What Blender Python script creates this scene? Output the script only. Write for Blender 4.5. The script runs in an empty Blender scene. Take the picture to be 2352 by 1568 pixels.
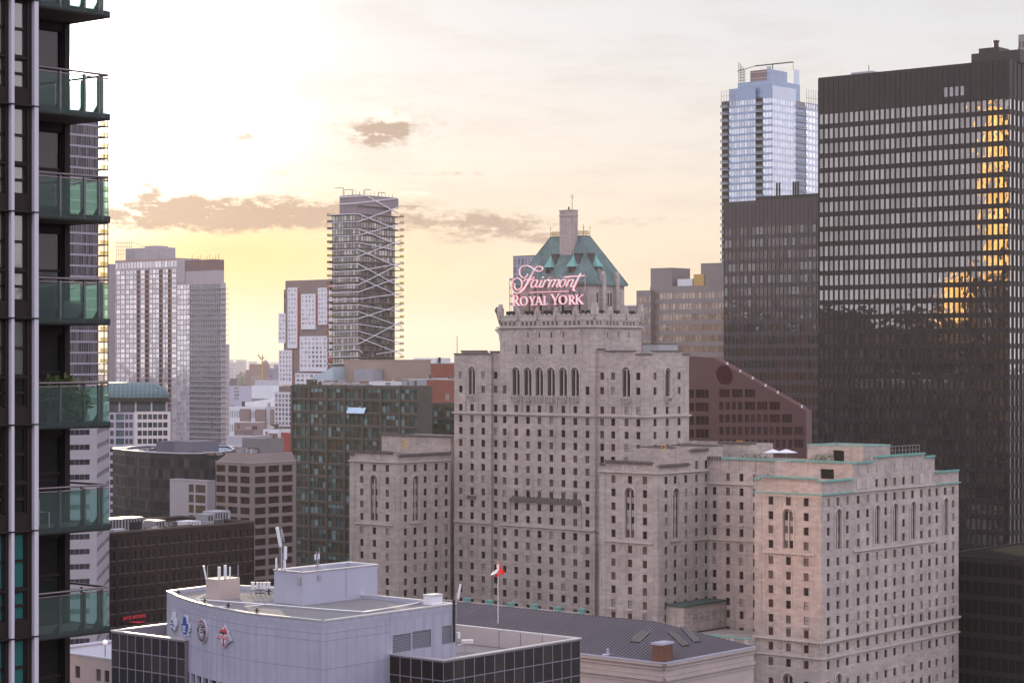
import bpy, bmesh, math, random
from mathutils import Vector, Matrix
random.seed(7)
# ------------------------------------------------------------------ camera, sky, sun
FX, CX, HY, HC = 4900.0, 1176.0, 820.0, 85.0      # focal length, centre, horizon row (in 2352x1568 picture units), eye height
scene = bpy.context.scene
COL = scene.collection
cam_d = bpy.data.cameras.new("camera"); cam = bpy.data.objects.new("camera", cam_d); COL.objects.link(cam)
cam.location = (0, 0, HC); cam.rotation_euler = (math.radians(90), 0, 0)
cam_d.sensor_width = 36; cam_d.lens = 36 * FX / 2352.0
cam_d.shift_y = (HY - 784.0) / 2352.0
cam_d.clip_start = 1; cam_d.clip_end = 60000
scene.camera = cam
scene.render.resolution_x = 1024; scene.render.resolution_y = 682
scene.view_settings.view_transform = 'Standard'; scene.view_settings.look = 'None'
scene.view_settings.gamma = 1; scene.view_settings.use_curve_mapping = False
scene.view_settings.exposure = 0.0
SUN_AZ, SUN_EL = math.radians(-11.8), math.radians(7.4)
SD = Vector((math.sin(SUN_AZ) * math.cos(SUN_EL), math.cos(SUN_AZ) * math.cos(SUN_EL), math.sin(SUN_EL)))

class NT:
    def __init__(s, tree):
        s.t = tree; s.n = tree.nodes; s.l = tree.links
    def node(s, typ, **kw):
        n = s.n.new(typ)
        for k, v in kw.items(): setattr(n, k, v)
        return n
    def put(s, sock, v):
        if isinstance(v, (int, float)):
            sock.default_value = v if sock.type in ('VALUE', 'INT') else (v, v, v) if sock.type == 'VECTOR' else (v, v, v, 1)
        elif isinstance(v, (tuple, list)):
            sock.default_value = tuple(v) + ((1,) if sock.type == 'RGBA' and len(v) == 3 else ())
        else: s.l.new(v, sock)
    def m(s, op, a, b=None, c=None, clamp=False):
        n = s.node('ShaderNodeMath', operation=op); n.use_clamp = clamp
        for i, v in enumerate((a, b, c)):
            if v is not None: s.put(n.inputs[i], v)
        return n.outputs[0]
    def vm(s, op, a, b=None):
        n = s.node('ShaderNodeVectorMath', operation=op)
        s.put(n.inputs[0], a)
        if b is not None: s.put(n.inputs[1], b)
        return n.outputs['Value'] if op in ('DOT_PRODUCT', 'LENGTH') else n.outputs[0]
    def mix(s, f, a, b, mode='MIX'):
        n = s.node('ShaderNodeMix', data_type='RGBA', blend_type=mode)
        s.put(n.inputs[0], f); s.put(n.inputs[6], a); s.put(n.inputs[7], b)
        return n.outputs[2]
    def sep(s, v):
        n = s.node('ShaderNodeSeparateXYZ'); s.put(n.inputs[0], v); return n.outputs
    def comb(s, x, y, z):
        n = s.node('ShaderNodeCombineXYZ')
        for i, v in enumerate((x, y, z)): s.put(n.inputs[i], v)
        return n.outputs[0]
    def noise(s, v, scale, detail=4, rough=.55):
        n = s.node('ShaderNodeTexNoise'); s.put(n.inputs['Vector'], v)
        n.inputs['Scale'].default_value = scale; n.inputs['Detail'].default_value = detail; n.inputs['Roughness'].default_value = rough
        return n.outputs[0]
    def ramp(s, f, stops, interp='LINEAR'):
        n = s.node('ShaderNodeValToRGB'); s.put(n.inputs[0], f); cr = n.color_ramp; cr.interpolation = interp
        while len(cr.elements) < len(stops): cr.elements.new(.5)
        for e, (p, c) in zip(cr.elements, stops):
            e.position = p; e.color = (c, c, c, 1) if isinstance(c, (int, float)) else tuple(c) + (1,)
        return n.outputs[0]
    def sstep(s, x, a, b):
        n = s.node('ShaderNodeMapRange', interpolation_type='SMOOTHSTEP')
        s.put(n.inputs[0], x); n.inputs[1].default_value = a; n.inputs[2].default_value = b
        return n.outputs[0]

def pxdir(px, py):
    return ((px - CX) / FX, (HY - py) / FX)

world = bpy.data.worlds.new("World"); scene.world = world; world.use_nodes = True
w = NT(world.node_tree); w.n.clear()
gen = w.node('ShaderNodeTexCoord').outputs['Generated']
dirn = w.vm('NORMALIZE', gen)
dx, dy, dz = w.sep(dirn)
el = w.m('ARCSINE', dz)                       # elevation, radians
az = w.m('ARCTAN2', dx, dy)                   # azimuth from +Y, radians, right positive
sky = w.node('ShaderNodeTexSky', sky_type='NISHITA'); sky.sun_disc = False
sky.sun_elevation = SUN_EL; sky.sun_rotation = SUN_AZ; sky.altitude = 100
sky.air_density = 1.3; sky.dust_density = 2.5; sky.ozone_density = 1.0
cosg = w.vm('DOT_PRODUCT', dirn, tuple(SD))
ang = w.m('ARCCOSINE', w.m('MINIMUM', cosg, .99999))
# thin high veil of cloud, lit by the low sun (units: Background strength is 0.1)
veil_w = w.ramp(w.m('MULTIPLY', el, 2.0), [(0, (.93, .76, .53)), (.06, (.92, .755, .52)), (.12, (.91, .79, .63)), (.2, (.88, .83, .76)), (.28, (.83, .83, .82)), (.36, (.79, .82, .84)), (.6, (.76, .80, .84)), (1, (.80, .84, .92))])
veil_b = w.ramp(w.m('MULTIPLY', el, 1.0), [(0, (1.90, 1.74, 1.78)), (.2, (1.80, 1.70, 1.82)), (1, (1.58, 1.60, 1.90))])
side = w.sstep(ang, .55, 1.7)
veil = w.mix(side, veil_w, veil_b)
# aureole
g1 = w.m('POWER', w.m('MAXIMUM', cosg, 0), 55.0)
g2 = w.m('POWER', w.m('MAXIMUM', cosg, 0), 520.0)
g3 = w.m('POWER', w.m('MAXIMUM', cosg, 0), 40000.0)
glow = w.m('ADD', w.m('MULTIPLY', g1, .16), w.m('ADD', w.m('MULTIPLY', g2, 4.5), w.m('MULTIPLY', g3, 12.0)))
veil = w.mix(1.0, veil, w.mix(1.0, (1.0, .94, .82), glow, 'MULTIPLY'), 'ADD')
# extra yellow low down under the sun
yl = w.m('MULTIPLY', w.m('EXPONENT', w.m('MULTIPLY', w.m('POWER', w.m('DIVIDE', w.m('SUBTRACT', el, .047), .022), 2), -1)),
         w.m('EXPONENT', w.m('MULTIPLY', w.m('POWER', w.m('DIVIDE', w.m('ADD', az, .14), .09), 2), -1)))
veil = w.mix(w.m('MULTIPLY', yl, .8), veil, (1.05, .74, .26))
# darker cloud banks and puffs
P2 = w.comb(w.m('MULTIPLY', az, 60.0), w.m('MULTIPLY', el, 150.0), 0.0)
nz = w.noise(P2, .7, 9, .68)
nz2 = w.noise(P2, 2.4, 8, .65)
def blob(px, py, rx, ry, k):
    a0, e0 = pxdir(px, py)
    d = w.m('ADD', w.m('POWER', w.m('DIVIDE', w.m('SUBTRACT', az, a0), rx / FX), 2), w.m('POWER', w.m('DIVIDE', w.m('SUBTRACT', el, e0), ry / FX), 2))
    return w.m('MULTIPLY', w.m('EXPONENT', w.m('MULTIPLY', d, -1)), k)
def total(lst):
    o = lst[0]
    for b in lst[1:]: o = w.m('ADD', o, b)
    return o
dark = total([blob(450, 502, 260, 32, 1.25), blob(690, 492, 170, 28, 1.0), blob(350, 445, 30, 17, 1.0), blob(262, 372, 36, 18, .9),
              blob(362, 373, 26, 12, .75), blob(560, 318, 40, 14, .6), blob(860, 318, 60, 22, .75), blob(905, 300, 60, 30, .5),
              blob(960, 480, 90, 18, .6), blob(1080, 512, 170, 22, .7), blob(1180, 548, 150, 16, .65), blob(1030, 400, 120, 8, .45), blob(640, 402, 60, 8, .5),
              blob(470, 465, 60, 14, .5), blob(400, 296, 40, 7, .45), blob(1500, 510, 180, 14, .35), blob(880, 290, 190, 60, .42), blob(640, 470, 260, 30, .35), blob(420, 500, 330, 40, .35), blob(1120, 520, 260, 40, .35), blob(300, 400, 90, 60, .3)])
nn_ = w.sstep(w.m('ADD', w.m('MULTIPLY', nz, .62), w.m('MULTIPLY', nz2, .38)), .36, .66)
cm = w.sstep(w.m('MULTIPLY', dark, w.m('ADD', .18, w.m('MULTIPLY', nn_, 1.35))), .12, .95)
veil = w.mix(w.m('MULTIPLY', cm, .92), veil, (.42, .34, .30))
# bright cumulus edges
brt = total([blob(870, 290, 120, 50, 1.0), blob(500, 445, 160, 22, .8), blob(400, 420, 120, 30, .6), blob(960, 445, 70, 16, .6), blob(690, 452, 60, 12, .6)])
bm = w.m('MULTIPLY', w.sstep(w.m('ADD', brt, w.m('MULTIPLY', w.m('SUBTRACT', nz2, .5), 1.6)), .45, .9), w.m('SUBTRACT', 1.0, cm, clamp=True))
veil = w.mix(w.m('MULTIPLY', bm, .8), veil, (1.35, 1.22, 1.05))
# generic soft streaks all round
st = w.noise(w.comb(w.m('MULTIPLY', az, 13.0), w.m('MULTIPLY', el, 60.0), 3.0), 1.0, 9, .66)
stm = w.m('MULTIPLY', w.sstep(st, .44, .68), w.m('MULTIPLY', w.sstep(el, .008, .04), w.m('SUBTRACT', 1.0, w.m('MULTIPLY', w.sstep(el, .12, .22), .65))))
veil = w.mix(w.m('MULTIPLY', stm, .42), veil, w.mix(.55, veil, (.60, .53, .50)))
nish = w.mix(1.0, sky.outputs[0], (.10, .10, .10), 'MULTIPLY')
skyc = w.mix(.96, nish, veil)
skyc = w.mix(1.0, skyc, (9.6, 9.6, 9.9), 'MULTIPLY')
bg = w.node('ShaderNodeBackground'); w.put(bg.inputs[0], skyc); bg.inputs[1].default_value = 0.1
out = w.node('ShaderNodeOutputWorld'); w.l.new(bg.outputs[0], out.inputs[0])

sd = bpy.data.lights.new("sun", 'SUN'); sd.energy = 4.0; sd.angle = math.radians(.5); sd.color = (1.0, .78, .50)
sun = bpy.data.objects.new("sun", sd); COL.objects.link(sun)
sun.rotation_euler = SD.to_track_quat('Z', 'Y').to_euler(); sun.location = SD * 400

# ------------------------------------------------------------------ geometry helpers
U = Vector((-.7626, .6469)); U.normalize()        # along the south fronts, away to the left
V = Vector((.6469, .7626)); V.normalize()         # along the east fronts, away to the right

def corner(px, Y): return Vector(((px - CX) / FX * Y, Y))
class Fr:                                          # a vertical plane: origin, direction, outward normal
    def __init__(s, P, d, flip=False):
        s.P = Vector(P); s.d = Vector(d).normalized()
        n = Vector((s.d.y, -s.d.x))
        if n.dot(s.P) > 0: n = -n
        s.n = -n if flip else n
    def s(self, px):
        k = (px - CX) / FX
        return (k * self.P.y - self.P.x) / (self.d.x - k * self.d.y)
    def dep(self, px): return self.P.y + self.s(px) * self.d.y
    def z(self, px, py): return HC - (py - HY) / FX * self.dep(px)
    def sz(self, px, py): return self.s(px), self.z(px, py)
    def pt(self, s, z, o=0.0):
        return Vector((self.P.x + self.d.x * s + self.n.x * o, self.P.y + self.d.y * s + self.n.y * o, z))
    def at(self, s, o=0.0):
        return Vector((self.P.x + self.d.x * s + self.n.x * o, self.P.y + self.d.y * s + self.n.y * o))
    def off(self, o): return Fr(self.at(0, o), self.d)
ZC = {'1': (0, 0, 1.3067), '2': (0, 1150, 1.2937), '3': (350, 800, 1.96), '4': (900, 600, 1.7425), '5': (350, 1700, 2.138), '6': (1200, 1700, 2.138),
      '7': (1500, 1100, 2.24), '8': (1650, 650, 2.8514), '9': (2400, 100, 1.568), '10': (2100, 850, 1.96), '11': (2000, 1500, 1.819),
      '12': (2500, 1450, 1.719), 'A': (770, 1200, 4.3567), 'B': (0, 550, 2.6125), 'C': (1740, 880, 7.35), 'D': (550, 2080, 7.84),
      'E': (380, 1250, 3.919), 'F': (2480, 200, 3.137), 'G': (230, 1440, 2.0634), 'H': (0, 1600, 2.0577), 'I': (1180, 1480, 3.7332)}
def q(k, x, y=0):
    a, b, c = ZC[k]; return ((a + x / c) / 1.50638, (b + y / c) / 1.50638)
def qx(k, x): return q(k, x)[0]
def qy(k, y): return q(k, 0, y)[1]

class MB:                                          # collects faces of ONE mesh
    def __init__(s): s.v = []; s.f = []; s.mi = []; s.mats = []
    def mat(s, m):
        if m not in s.mats: s.mats.append(m)
        return s.mats.index(m)
    def face(s, pts, m):
        i = len(s.v); s.v += [tuple(p) if len(p) == 3 else (p[0], p[1], 0) for p in pts]
        s.f.append(tuple(range(i, i + len(pts)))); s.mi.append(s.mat(m))
    def prism(s, poly, z0, z1, m, top=None, bottom=True):        # poly: list of 2D points
        n = len(poly)
        for i in range(n):
            a, b = poly[i], poly[(i + 1) % n]
            s.face([(a[0], a[1], z0), (b[0], b[1], z0), (b[0], b[1], z1), (a[0], a[1], z1)], m)
        s.face([(p[0], p[1], z1) for p in poly], top or m)
        if bottom: s.face([(p[0], p[1], z0) for p in reversed(poly)], m)
    def box(s, F, s0, s1, z0, z1, o0, o1, m):
        P = [F.at(s0, o0), F.at(s1, o0), F.at(s1, o1), F.at(s0, o1)]
        s.prism(P, z0, z1, m)
    def tube(s, a, b, r, m, n=6, r2=None):
        a = Vector(a); b = Vector(b); r2 = r if r2 is None else r2
        d = (b - a).normalized(); x = d.orthogonal().normalized(); y = d.cross(x)
        A = [a + (x * math.cos(t) + y * math.sin(t)) * r for t in [2 * math.pi * i / n for i in range(n)]]
        B = [b + (x * math.cos(t) + y * math.sin(t)) * r2 for t in [2 * math.pi * i / n for i in range(n)]]
        for i in range(n):
            j = (i + 1) % n; s.face([A[i], A[j], B[j], B[i]], m)
        s.face(A[::-1], m); s.face(B, m)
    def poly_o(s, F, pts, o0, o1, m):              # polygon (s,z) in plane F extruded from o0 to o1
        A = [F.pt(a, b, o0) for a, b in pts]; B = [F.pt(a, b, o1) for a, b in pts]
        n = len(pts)
        for i in range(n):
            j = (i + 1) % n; s.face([A[i], A[j], B[j], B[i]], m)
        s.face(A[::-1], m); s.face(B, m)
    def facade(s, F, s0, s1, z0, z1, holes, rec, m, mr=None):
        if s0 > s1: s0, s1 = s1, s0
        hs = []
        for a, b, c, d in holes:
            if a > b: a, b = b, a
            a = max(a, s0 + .01); b = min(b, s1 - .01); c = max(c, z0 + .01); d = min(d, z1 - .01)
            if b > a and d > c: hs.append((a, b, c, d))
        zs = sorted(set([round(z0, 4), round(z1, 4)] + [round(h[2], 4) for h in hs] + [round(h[3], 4) for h in hs]))
        for za, zb in zip(zs, zs[1:]):
            zm = (za + zb) / 2; row = sorted((h[0], h[1]) for h in hs if h[2] < zm < h[3]); x = s0
            for a, b in row:
                if a > x + 1e-4: s.face([F.pt(x, za), F.pt(a, za), F.pt(a, zb), F.pt(x, zb)], m)
                x = max(x, b)
            if x < s1 - 1e-4: s.face([F.pt(x, za), F.pt(s1, za), F.pt(s1, zb), F.pt(x, zb)], m)
        mr = mr or m
        for a, b, c, d in hs:
            r = -rec
            s.face([F.pt(a, c), F.pt(b, c), F.pt(b, c, r), F.pt(a, c, r)], mr)
            s.face([F.pt(a, d), F.pt(b, d), F.pt(b, d, r), F.pt(a, d, r)], mr)
            s.face([F.pt(a, c), F.pt(a, d), F.pt(a, d, r), F.pt(a, c, r)], mr)
            s.face([F.pt(b, c), F.pt(b, d), F.pt(b, d, r), F.pt(b, c, r)], mr)
    def build(s, name, parent=None, loc=None, **props):
        me = bpy.data.meshes.new(name)
        off = parent.location if parent is not None and parent.parent is None else Vector((0, 0, 0))
        if parent is not None and parent.parent is not None: off = parent.parent.location + parent.location
        if loc is not None and parent is None: off = Vector(loc)
        me.from_pydata([(x - off.x, y - off.y, z - off.z) for x, y, z in s.v], [], s.f)
        for m in s.mats: me.materials.append(m)
        me.polygons.foreach_set('material_index', s.mi); me.update()
        o = bpy.data.objects.new(name, me); COL.objects.link(o)
        if parent is not None: o.parent = parent
        elif loc is not None: o.location = off
        for k, v in props.items(): o[k] = v
        return o

def tag(o, label, cat=None, group=None):
    o['label'] = label
    if cat: o['category'] = cat
    if group: o['group'] = group
    return o
def thing(name, loc, label, cat, group=None):
    o = bpy.data.objects.new(name, None); COL.objects.link(o); o.location = loc; o.empty_display_size = .5
    return tag(o, label, cat, group)

# ------------------------------------------------------------------ materials
MATS = {}
def facadecoord(t):
    geo = t.node('ShaderNodeNewGeometry').outputs['Position']
    X = t.vm('DOT_PRODUCT', geo, (U.x + V.x, U.y + V.y, 0)); z = t.sep(geo)[2]
    return geo, t.comb(X, z, 0.0)
def mat(name, base, rough=.7, metal=0.0, var=.12, vscale=.15, streak=0.0, bump=0.0, bscale=3.0, brick=None, spec=.22, emit=None, ior=None, alpha=None):
    if name in MATS: return MATS[name]
    m = bpy.data.materials.new(name); m.use_nodes = True; t = NT(m.node_tree); b = t.n['Principled BSDF']
    col = tuple(base)
    geo, fc = facadecoord(t)
    c = t.mix(0, col, col)
    if var:
        nn = t.noise(geo, vscale, 5, .6)
        f = t.m('ADD', t.m('MULTIPLY', t.m('SUBTRACT', nn, .5), 2 * var * 1.6), 1.0)
        c = t.mix(1.0, c, f, 'MULTIPLY')
    if streak:
        sv = t.comb(t.m('MULTIPLY', t.sep(fc)[0], 1.3), t.m('MULTIPLY', t.sep(fc)[1], .07), 0)
        nn = t.noise(sv, 1.0, 4, .6)
        c = t.mix(1.0, c, t.m('SUBTRACT', 1.0, t.m('MULTIPLY', t.sstep(nn, .5, .8), streak)), 'MULTIPLY')
    if brick:
        bw, bh, dark, mort = brick
        bt = t.node('ShaderNodeTexBrick'); t.put(bt.inputs['Vector'], fc)
        bt.inputs['Color1'].default_value = (1, 1, 1, 1); bt.inputs['Color2'].default_value = (1 - dark, 1 - dark, 1 - dark * .9, 1)
        bt.inputs['Mortar'].default_value = (1 - mort, 1 - mort, 1 - mort, 1)
        bt.inputs['Scale'].default_value = 1; bt.inputs['Brick Width'].default_value = bw; bt.inputs['Row Height'].default_value = bh
        bt.inputs['Mortar Size'].default_value = .03 * bh
        c = t.mix(1.0, c, bt.outputs[0], 'MULTIPLY')
    t.put(b.inputs['Base Color'], c)
    b.inputs['Roughness'].default_value = rough; b.inputs['Metallic'].default_value = metal
    b.inputs['Specular IOR Level'].default_value = spec
    if ior: b.inputs['IOR'].default_value = ior
    if bump:
        bn = t.node('ShaderNodeBump'); t.put(bn.inputs['Height'], t.noise(geo, bscale, 4, .6))
        bn.inputs['Strength'].default_value = bump; bn.inputs['Distance'].default_value = .1
        t.l.new(bn.outputs[0], b.inputs['Normal'])
    if emit:
        b.inputs['Emission Color'].default_value = tuple(emit[0]) + (1,); b.inputs['Emission Strength'].default_value = emit[1]
    if alpha is not None: b.inputs['Alpha'].default_value = alpha
    MATS[name] = m; return m
def glass(name, tint, refl=.35, rough=.04, warp=.02, wscale=.5, blotch=0.0, fk=.22):
    """coated window glass: dark body, strong mirror reflection, slightly warped"""
    if name in MATS: return MATS[name]
    m = bpy.data.materials.new(name); m.use_nodes = True; t = NT(m.node_tree); b = t.n['Principled BSDF']
    geo, fc = facadecoord(t)
    c = tuple(tint)
    if blotch:
        nn = t.noise(fc, .35, 4, .7); c = t.mix(t.m('MULTIPLY', t.sstep(nn, .48, .62), blotch), c, tuple(min(1, x * 2.2 + .03) for x in tint))
    t.put(b.inputs['Base Color'], c)
    b.inputs['Roughness'].default_value = .35; b.inputs['Specular IOR Level'].default_value = .06
    gl = t.node('ShaderNodeBsdfGlossy'); gl.inputs['Roughness'].default_value = rough
    lw = t.node('ShaderNodeLayerWeight'); lw.inputs[0].default_value = .25
    k = t.m('ADD', refl, t.m('MULTIPLY', lw.outputs['Fresnel'], fk), clamp=True)
    gl.inputs['Color'].default_value = (.95, .95, .97, 1)
    bn = t.node('ShaderNodeBump'); t.put(bn.inputs['Height'], t.noise(geo, wscale, 2, .5))
    bn.inputs['Strength'].default_value = 1.0; bn.inputs['Distance'].default_value = warp
    t.l.new(bn.outputs[0], gl.inputs['Normal'])
    ms = t.node('ShaderNodeMixShader'); t.put(ms.inputs[0], k)
    t.l.new(b.outputs[0], ms.inputs[1]); t.l.new(gl.outputs[0], ms.inputs[2])
    t.l.new(ms.outputs[0], t.n['Material Output'].inputs[0])
    MATS[name] = m; return m
def clearglass(name, tint, rough=.03, mixk=.12, trans=0):
    m = bpy.data.materials.new(name); m.use_nodes = True; t = NT(m.node_tree); b = t.n['Principled BSDF']
    tr = t.node('ShaderNodeBsdfTransparent'); tr.inputs[0].default_value = tuple(tint) + (1,)
    b.inputs['Base Color'].default_value = tuple(x * .5 for x in tint) + (1,); b.inputs['Roughness'].default_value = rough
    ms = t.node('ShaderNodeMixShader'); ms.inputs[0].default_value = mixk
    src = tr.outputs[0]
    if trans:
        tl = t.node('ShaderNodeBsdfTranslucent'); tl.inputs[0].default_value = (.34, .58, .53, 1); m2 = t.node('ShaderNodeMixShader'); m2.inputs[0].default_value = trans
        t.l.new(src, m2.inputs[1]); t.l.new(tl.outputs[0], m2.inputs[2]); src = m2.outputs[0]
    t.l.new(src, ms.inputs[1]); t.l.new(b.outputs[0], ms.inputs[2]); t.l.new(ms.outputs[0], t.n['Material Output'].inputs[0])
    return m

STONE = mat('limestone', (.43, .365, .335), .85, var=.21, vscale=.14, streak=.36, brick=(1.7, .6, .22, .14), bump=.4, bscale=2)
STONE2 = mat('limestone_trim', (.44, .385, .36), .85, var=.14, vscale=.3, streak=.2)
DSTONE = mat('weathered_coping', (.12, .10, .098), .9, var=.2, vscale=.6)
COPPER = mat('copper_patina', (.17, .35, .32), .7, var=.18, vscale=.4)
ROOFCU = mat('copper_roof', (.13, .18, .175), .65, var=.45, vscale=.3, streak=.6)
BLACKM = mat('black_steel', (.020, .015, .017), .45, var=.1)
DARKM = mat('dark_bronze', (.032, .024, .025), .45, var=.15)
GRAVEL = mat('gravel', (.20, .19, .195), .95, var=.5, vscale=6.0, bump=1.0, bscale=8)
TAR = mat('roof_tar', (.10, .095, .10), .9, var=.3, vscale=.3)
WHITEM = mat('white_metal', (.62, .62, .66), .4, var=.06)
GREYM = mat('grey_metal', (.33, .33, .35), .45, metal=.3, var=.1)
PANEL = mat('light_panel', (.47, .48, .56), .55, var=.07, vscale=.3, streak=.06)
CONC = mat('concrete', (.36, .33, .33), .85, var=.12, vscale=.2, streak=.15)
W_FRAME = mat('window_frame', (.055, .036, .032), .6, var=.1)
W_LIGHTF = mat('light_window_frame', (.45, .42, .40), .6, var=.1)
G_DARK = glass('dark_window_glass', (.022, .015, .014), .01, .06, fk=.12)
G_RED = glass('curtained_window_glass', (.075, .035, .030), .01, .1, fk=.1)
G_TAN = glass('blind_window_glass', (.13, .095, .08), .01, .2, fk=.1)
G_PALE = glass('pale_blind_window_glass', (.30, .27, .26), .02, .2, fk=.1)  # a paler blind tone, one of the random window variants
HG = [G_DARK] * 7 + [G_RED] * 5 + [G_TAN] * 4 + [G_PALE] * 2

WCACHE = {}
STYLES = {}
def style(name, frame, glasses, kind='sash', ft=.07): STYLES[name] = (frame, glasses, kind, ft)
style('hotel', W_FRAME, HG, 'sash')
style('slot', W_FRAME, [G_DARK], 'pane')

def win_geom(w_, h_, st):                          # list of (x0,x1,y0,y1,z0,z1,mat) boxes centred on the opening, y<=0
    fr, gl, kind, ft = STYLES[st]
    a, b = w_ / 2, h_ / 2; out = []
    if kind == 'sash':
        out += [(-a, -a + ft, -.1, 0, -b, b, 0), (a - ft, a, -.1, 0, -b, b, 0), (-a, a, -.1, 0, -b, -b + ft, 0), (-a, a, -.1, 0, b - ft, b, 0), (-a, a, -.1, .0, -.04, .04, 0),
                (-a, a, -.12, -.06, -b, b, 1)]
    elif kind == 'pane': out += [(-a, a, -.08, 0, -b, b, 1)]
    elif kind == 'half':                           # lower vision pane, upper blind
        out += [(-a, a, -.10, -.02, -b, b * .2, 1), (-a, a, -.10, -.02, b * .2, b, 2), (-a, a, -.06, 0, b * .2 - .05, b * .2 + .05, 0)]
    elif kind == 'mull2': out += [(-a, a, -.1, -.04, -b, b, 1), (-.04, .04, -.1, 0, -b, b, 0)]
    elif kind == 'mull3':
        out += [(-a, a, -.1, -.04, -b, b, 1)] + [(x - .04, x + .04, -.1, 0, -b, b, 0) for x in (-a / 3, a / 3)]
    return out
BOXF = [(0, 1, 5, 4), (1, 2, 6, 5), (2, 3, 7, 6), (3, 0, 4, 7), (4, 5, 6, 7)]
def boxes_into(mb_v, mb_f, mb_mi, boxes, T, mmap):
    for x0, x1, y0, y1, z0, z1, mi in boxes:
        i = len(mb_v)
        for (x, z, y) in ((x0, z0, y0), (x1, z0, y0), (x1, z1, y0), (x0, z1, y0), (x0, z0, y1), (x1, z0, y1), (x1, z1, y1), (x0, z1, y1)):
            mb_v.append(T(x, y, z))
        for f in BOXF: mb_f.append(tuple(i + k for k in f)); mb_mi.append(mmap[mi])

class Bld:
    def __init__(s, name, P, label, cat='building', group=None):
        s.root = thing(name, (P[0], P[1], 0), label, cat, group); s.wins = []; s.name = name
    def win(s, F, c, z, w_, h_, st='hotel', rec=.28, lab=None):
        s.wins.append((F, c, z, w_, h_, st, rec))
    def grid(s, F, cols, rows, w_, h_, st='hotel', rec=.28, skip=None):
        holes = []
        for i, c in enumerate(cols):
            for j, z in enumerate(rows):
                if skip and skip(i, j): continue
                s.win(F, c, z, w_, h_, st, rec); holes.append((c - w_ / 2, c + w_ / 2, z - h_ / 2, z + h_ / 2))
        return holes
    def finish(s, limit=100, wname='window'):
        lst = []
        for (F, c, z, w_, h_, st, rec) in s.wins:
            p = F.pt(c, z); px = CX + p.x / p.y * FX; py = HY - (p.z - HC) / p.y * FX
            vis = -20 < px < 2372 and -20 < py < 1588
            lst.append(((w_ * h_ / p.y ** 2) * (1 if vis else .0001), F, c, z, w_, h_, st, rec))
        lst.sort(key=lambda r: -r[0])
        rest = []
        rnd = random.Random(len(lst))
        for idx, (k, F, c, z, w_, h_, st, rec) in enumerate(lst):
            fr, gls, kind, ft = STYLES[st]; g = gls[rnd.randrange(len(gls))]
            if kind == 'half': g2 = gls[rnd.randrange(len(gls))]
            else: g2 = g
            if idx < limit:
                key = (round(w_, 2), round(h_, 2), st, g.name, g2.name)
                if key not in WCACHE:
                    v, f, mi = [], [], []
                    boxes_into(v, f, mi, win_geom(w_, h_, st), lambda x, y, z_: (x, y, z_), {0: 0, 1: 1, 2: 2})
                    me = bpy.data.meshes.new(wname); me.from_pydata(v, [], f)
                    for m_ in (fr, g, g2): me.materials.append(m_)
                    me.polygons.foreach_set('material_index', mi); me.update(); WCACHE[key] = me
                o = bpy.data.objects.new(wname, WCACHE[key]); COL.objects.link(o)
                d3 = Vector((F.d.x, F.d.y, 0)); n3 = Vector((F.n.x, F.n.y, 0)); z3 = Vector((0, 0, 1))
                if d3.cross(n3).z < 0: d3 = -d3
                M = Matrix((d3, n3, z3)).transposed().to_4x4(); p = F.pt(c, z, -rec) - s.root.location
                M.translation = p; o.matrix_local = M; o.parent = s.root; o.matrix_local = M
            else: rest.append((F, c, z, w_, h_, st, rec, g, g2))
        if rest:
            v, f, mi, mats = [], [], [], []
            def ix(m_):
                if m_ not in mats: mats.append(m_)
                return mats.index(m_)
            L = s.root.location
            for (F, c, z, w_, h_, st, rec, g, g2) in rest:
                fr = STYLES[st][0]
                def T(x, y, z_, F=F, c=c, z=z, rec=rec):
                    p = F.pt(c + x, z + z_, y - rec); return (p.x - L.x, p.y - L.y, p.z - L.z)
                boxes_into(v, f, mi, win_geom(w_, h_, st), T, {0: ix(fr), 1: ix(g), 2: ix(g2)})
            me = bpy.data.meshes.new(wname); me.from_pydata(v, [], f)
            for m_ in mats: me.materials.append(m_)
            me.polygons.foreach_set('material_index', mi); me.update()
            o = bpy.data.objects.new(wname, me); COL.objects.link(o); o.parent = s.root; o['kind'] = 'stuff'

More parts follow.
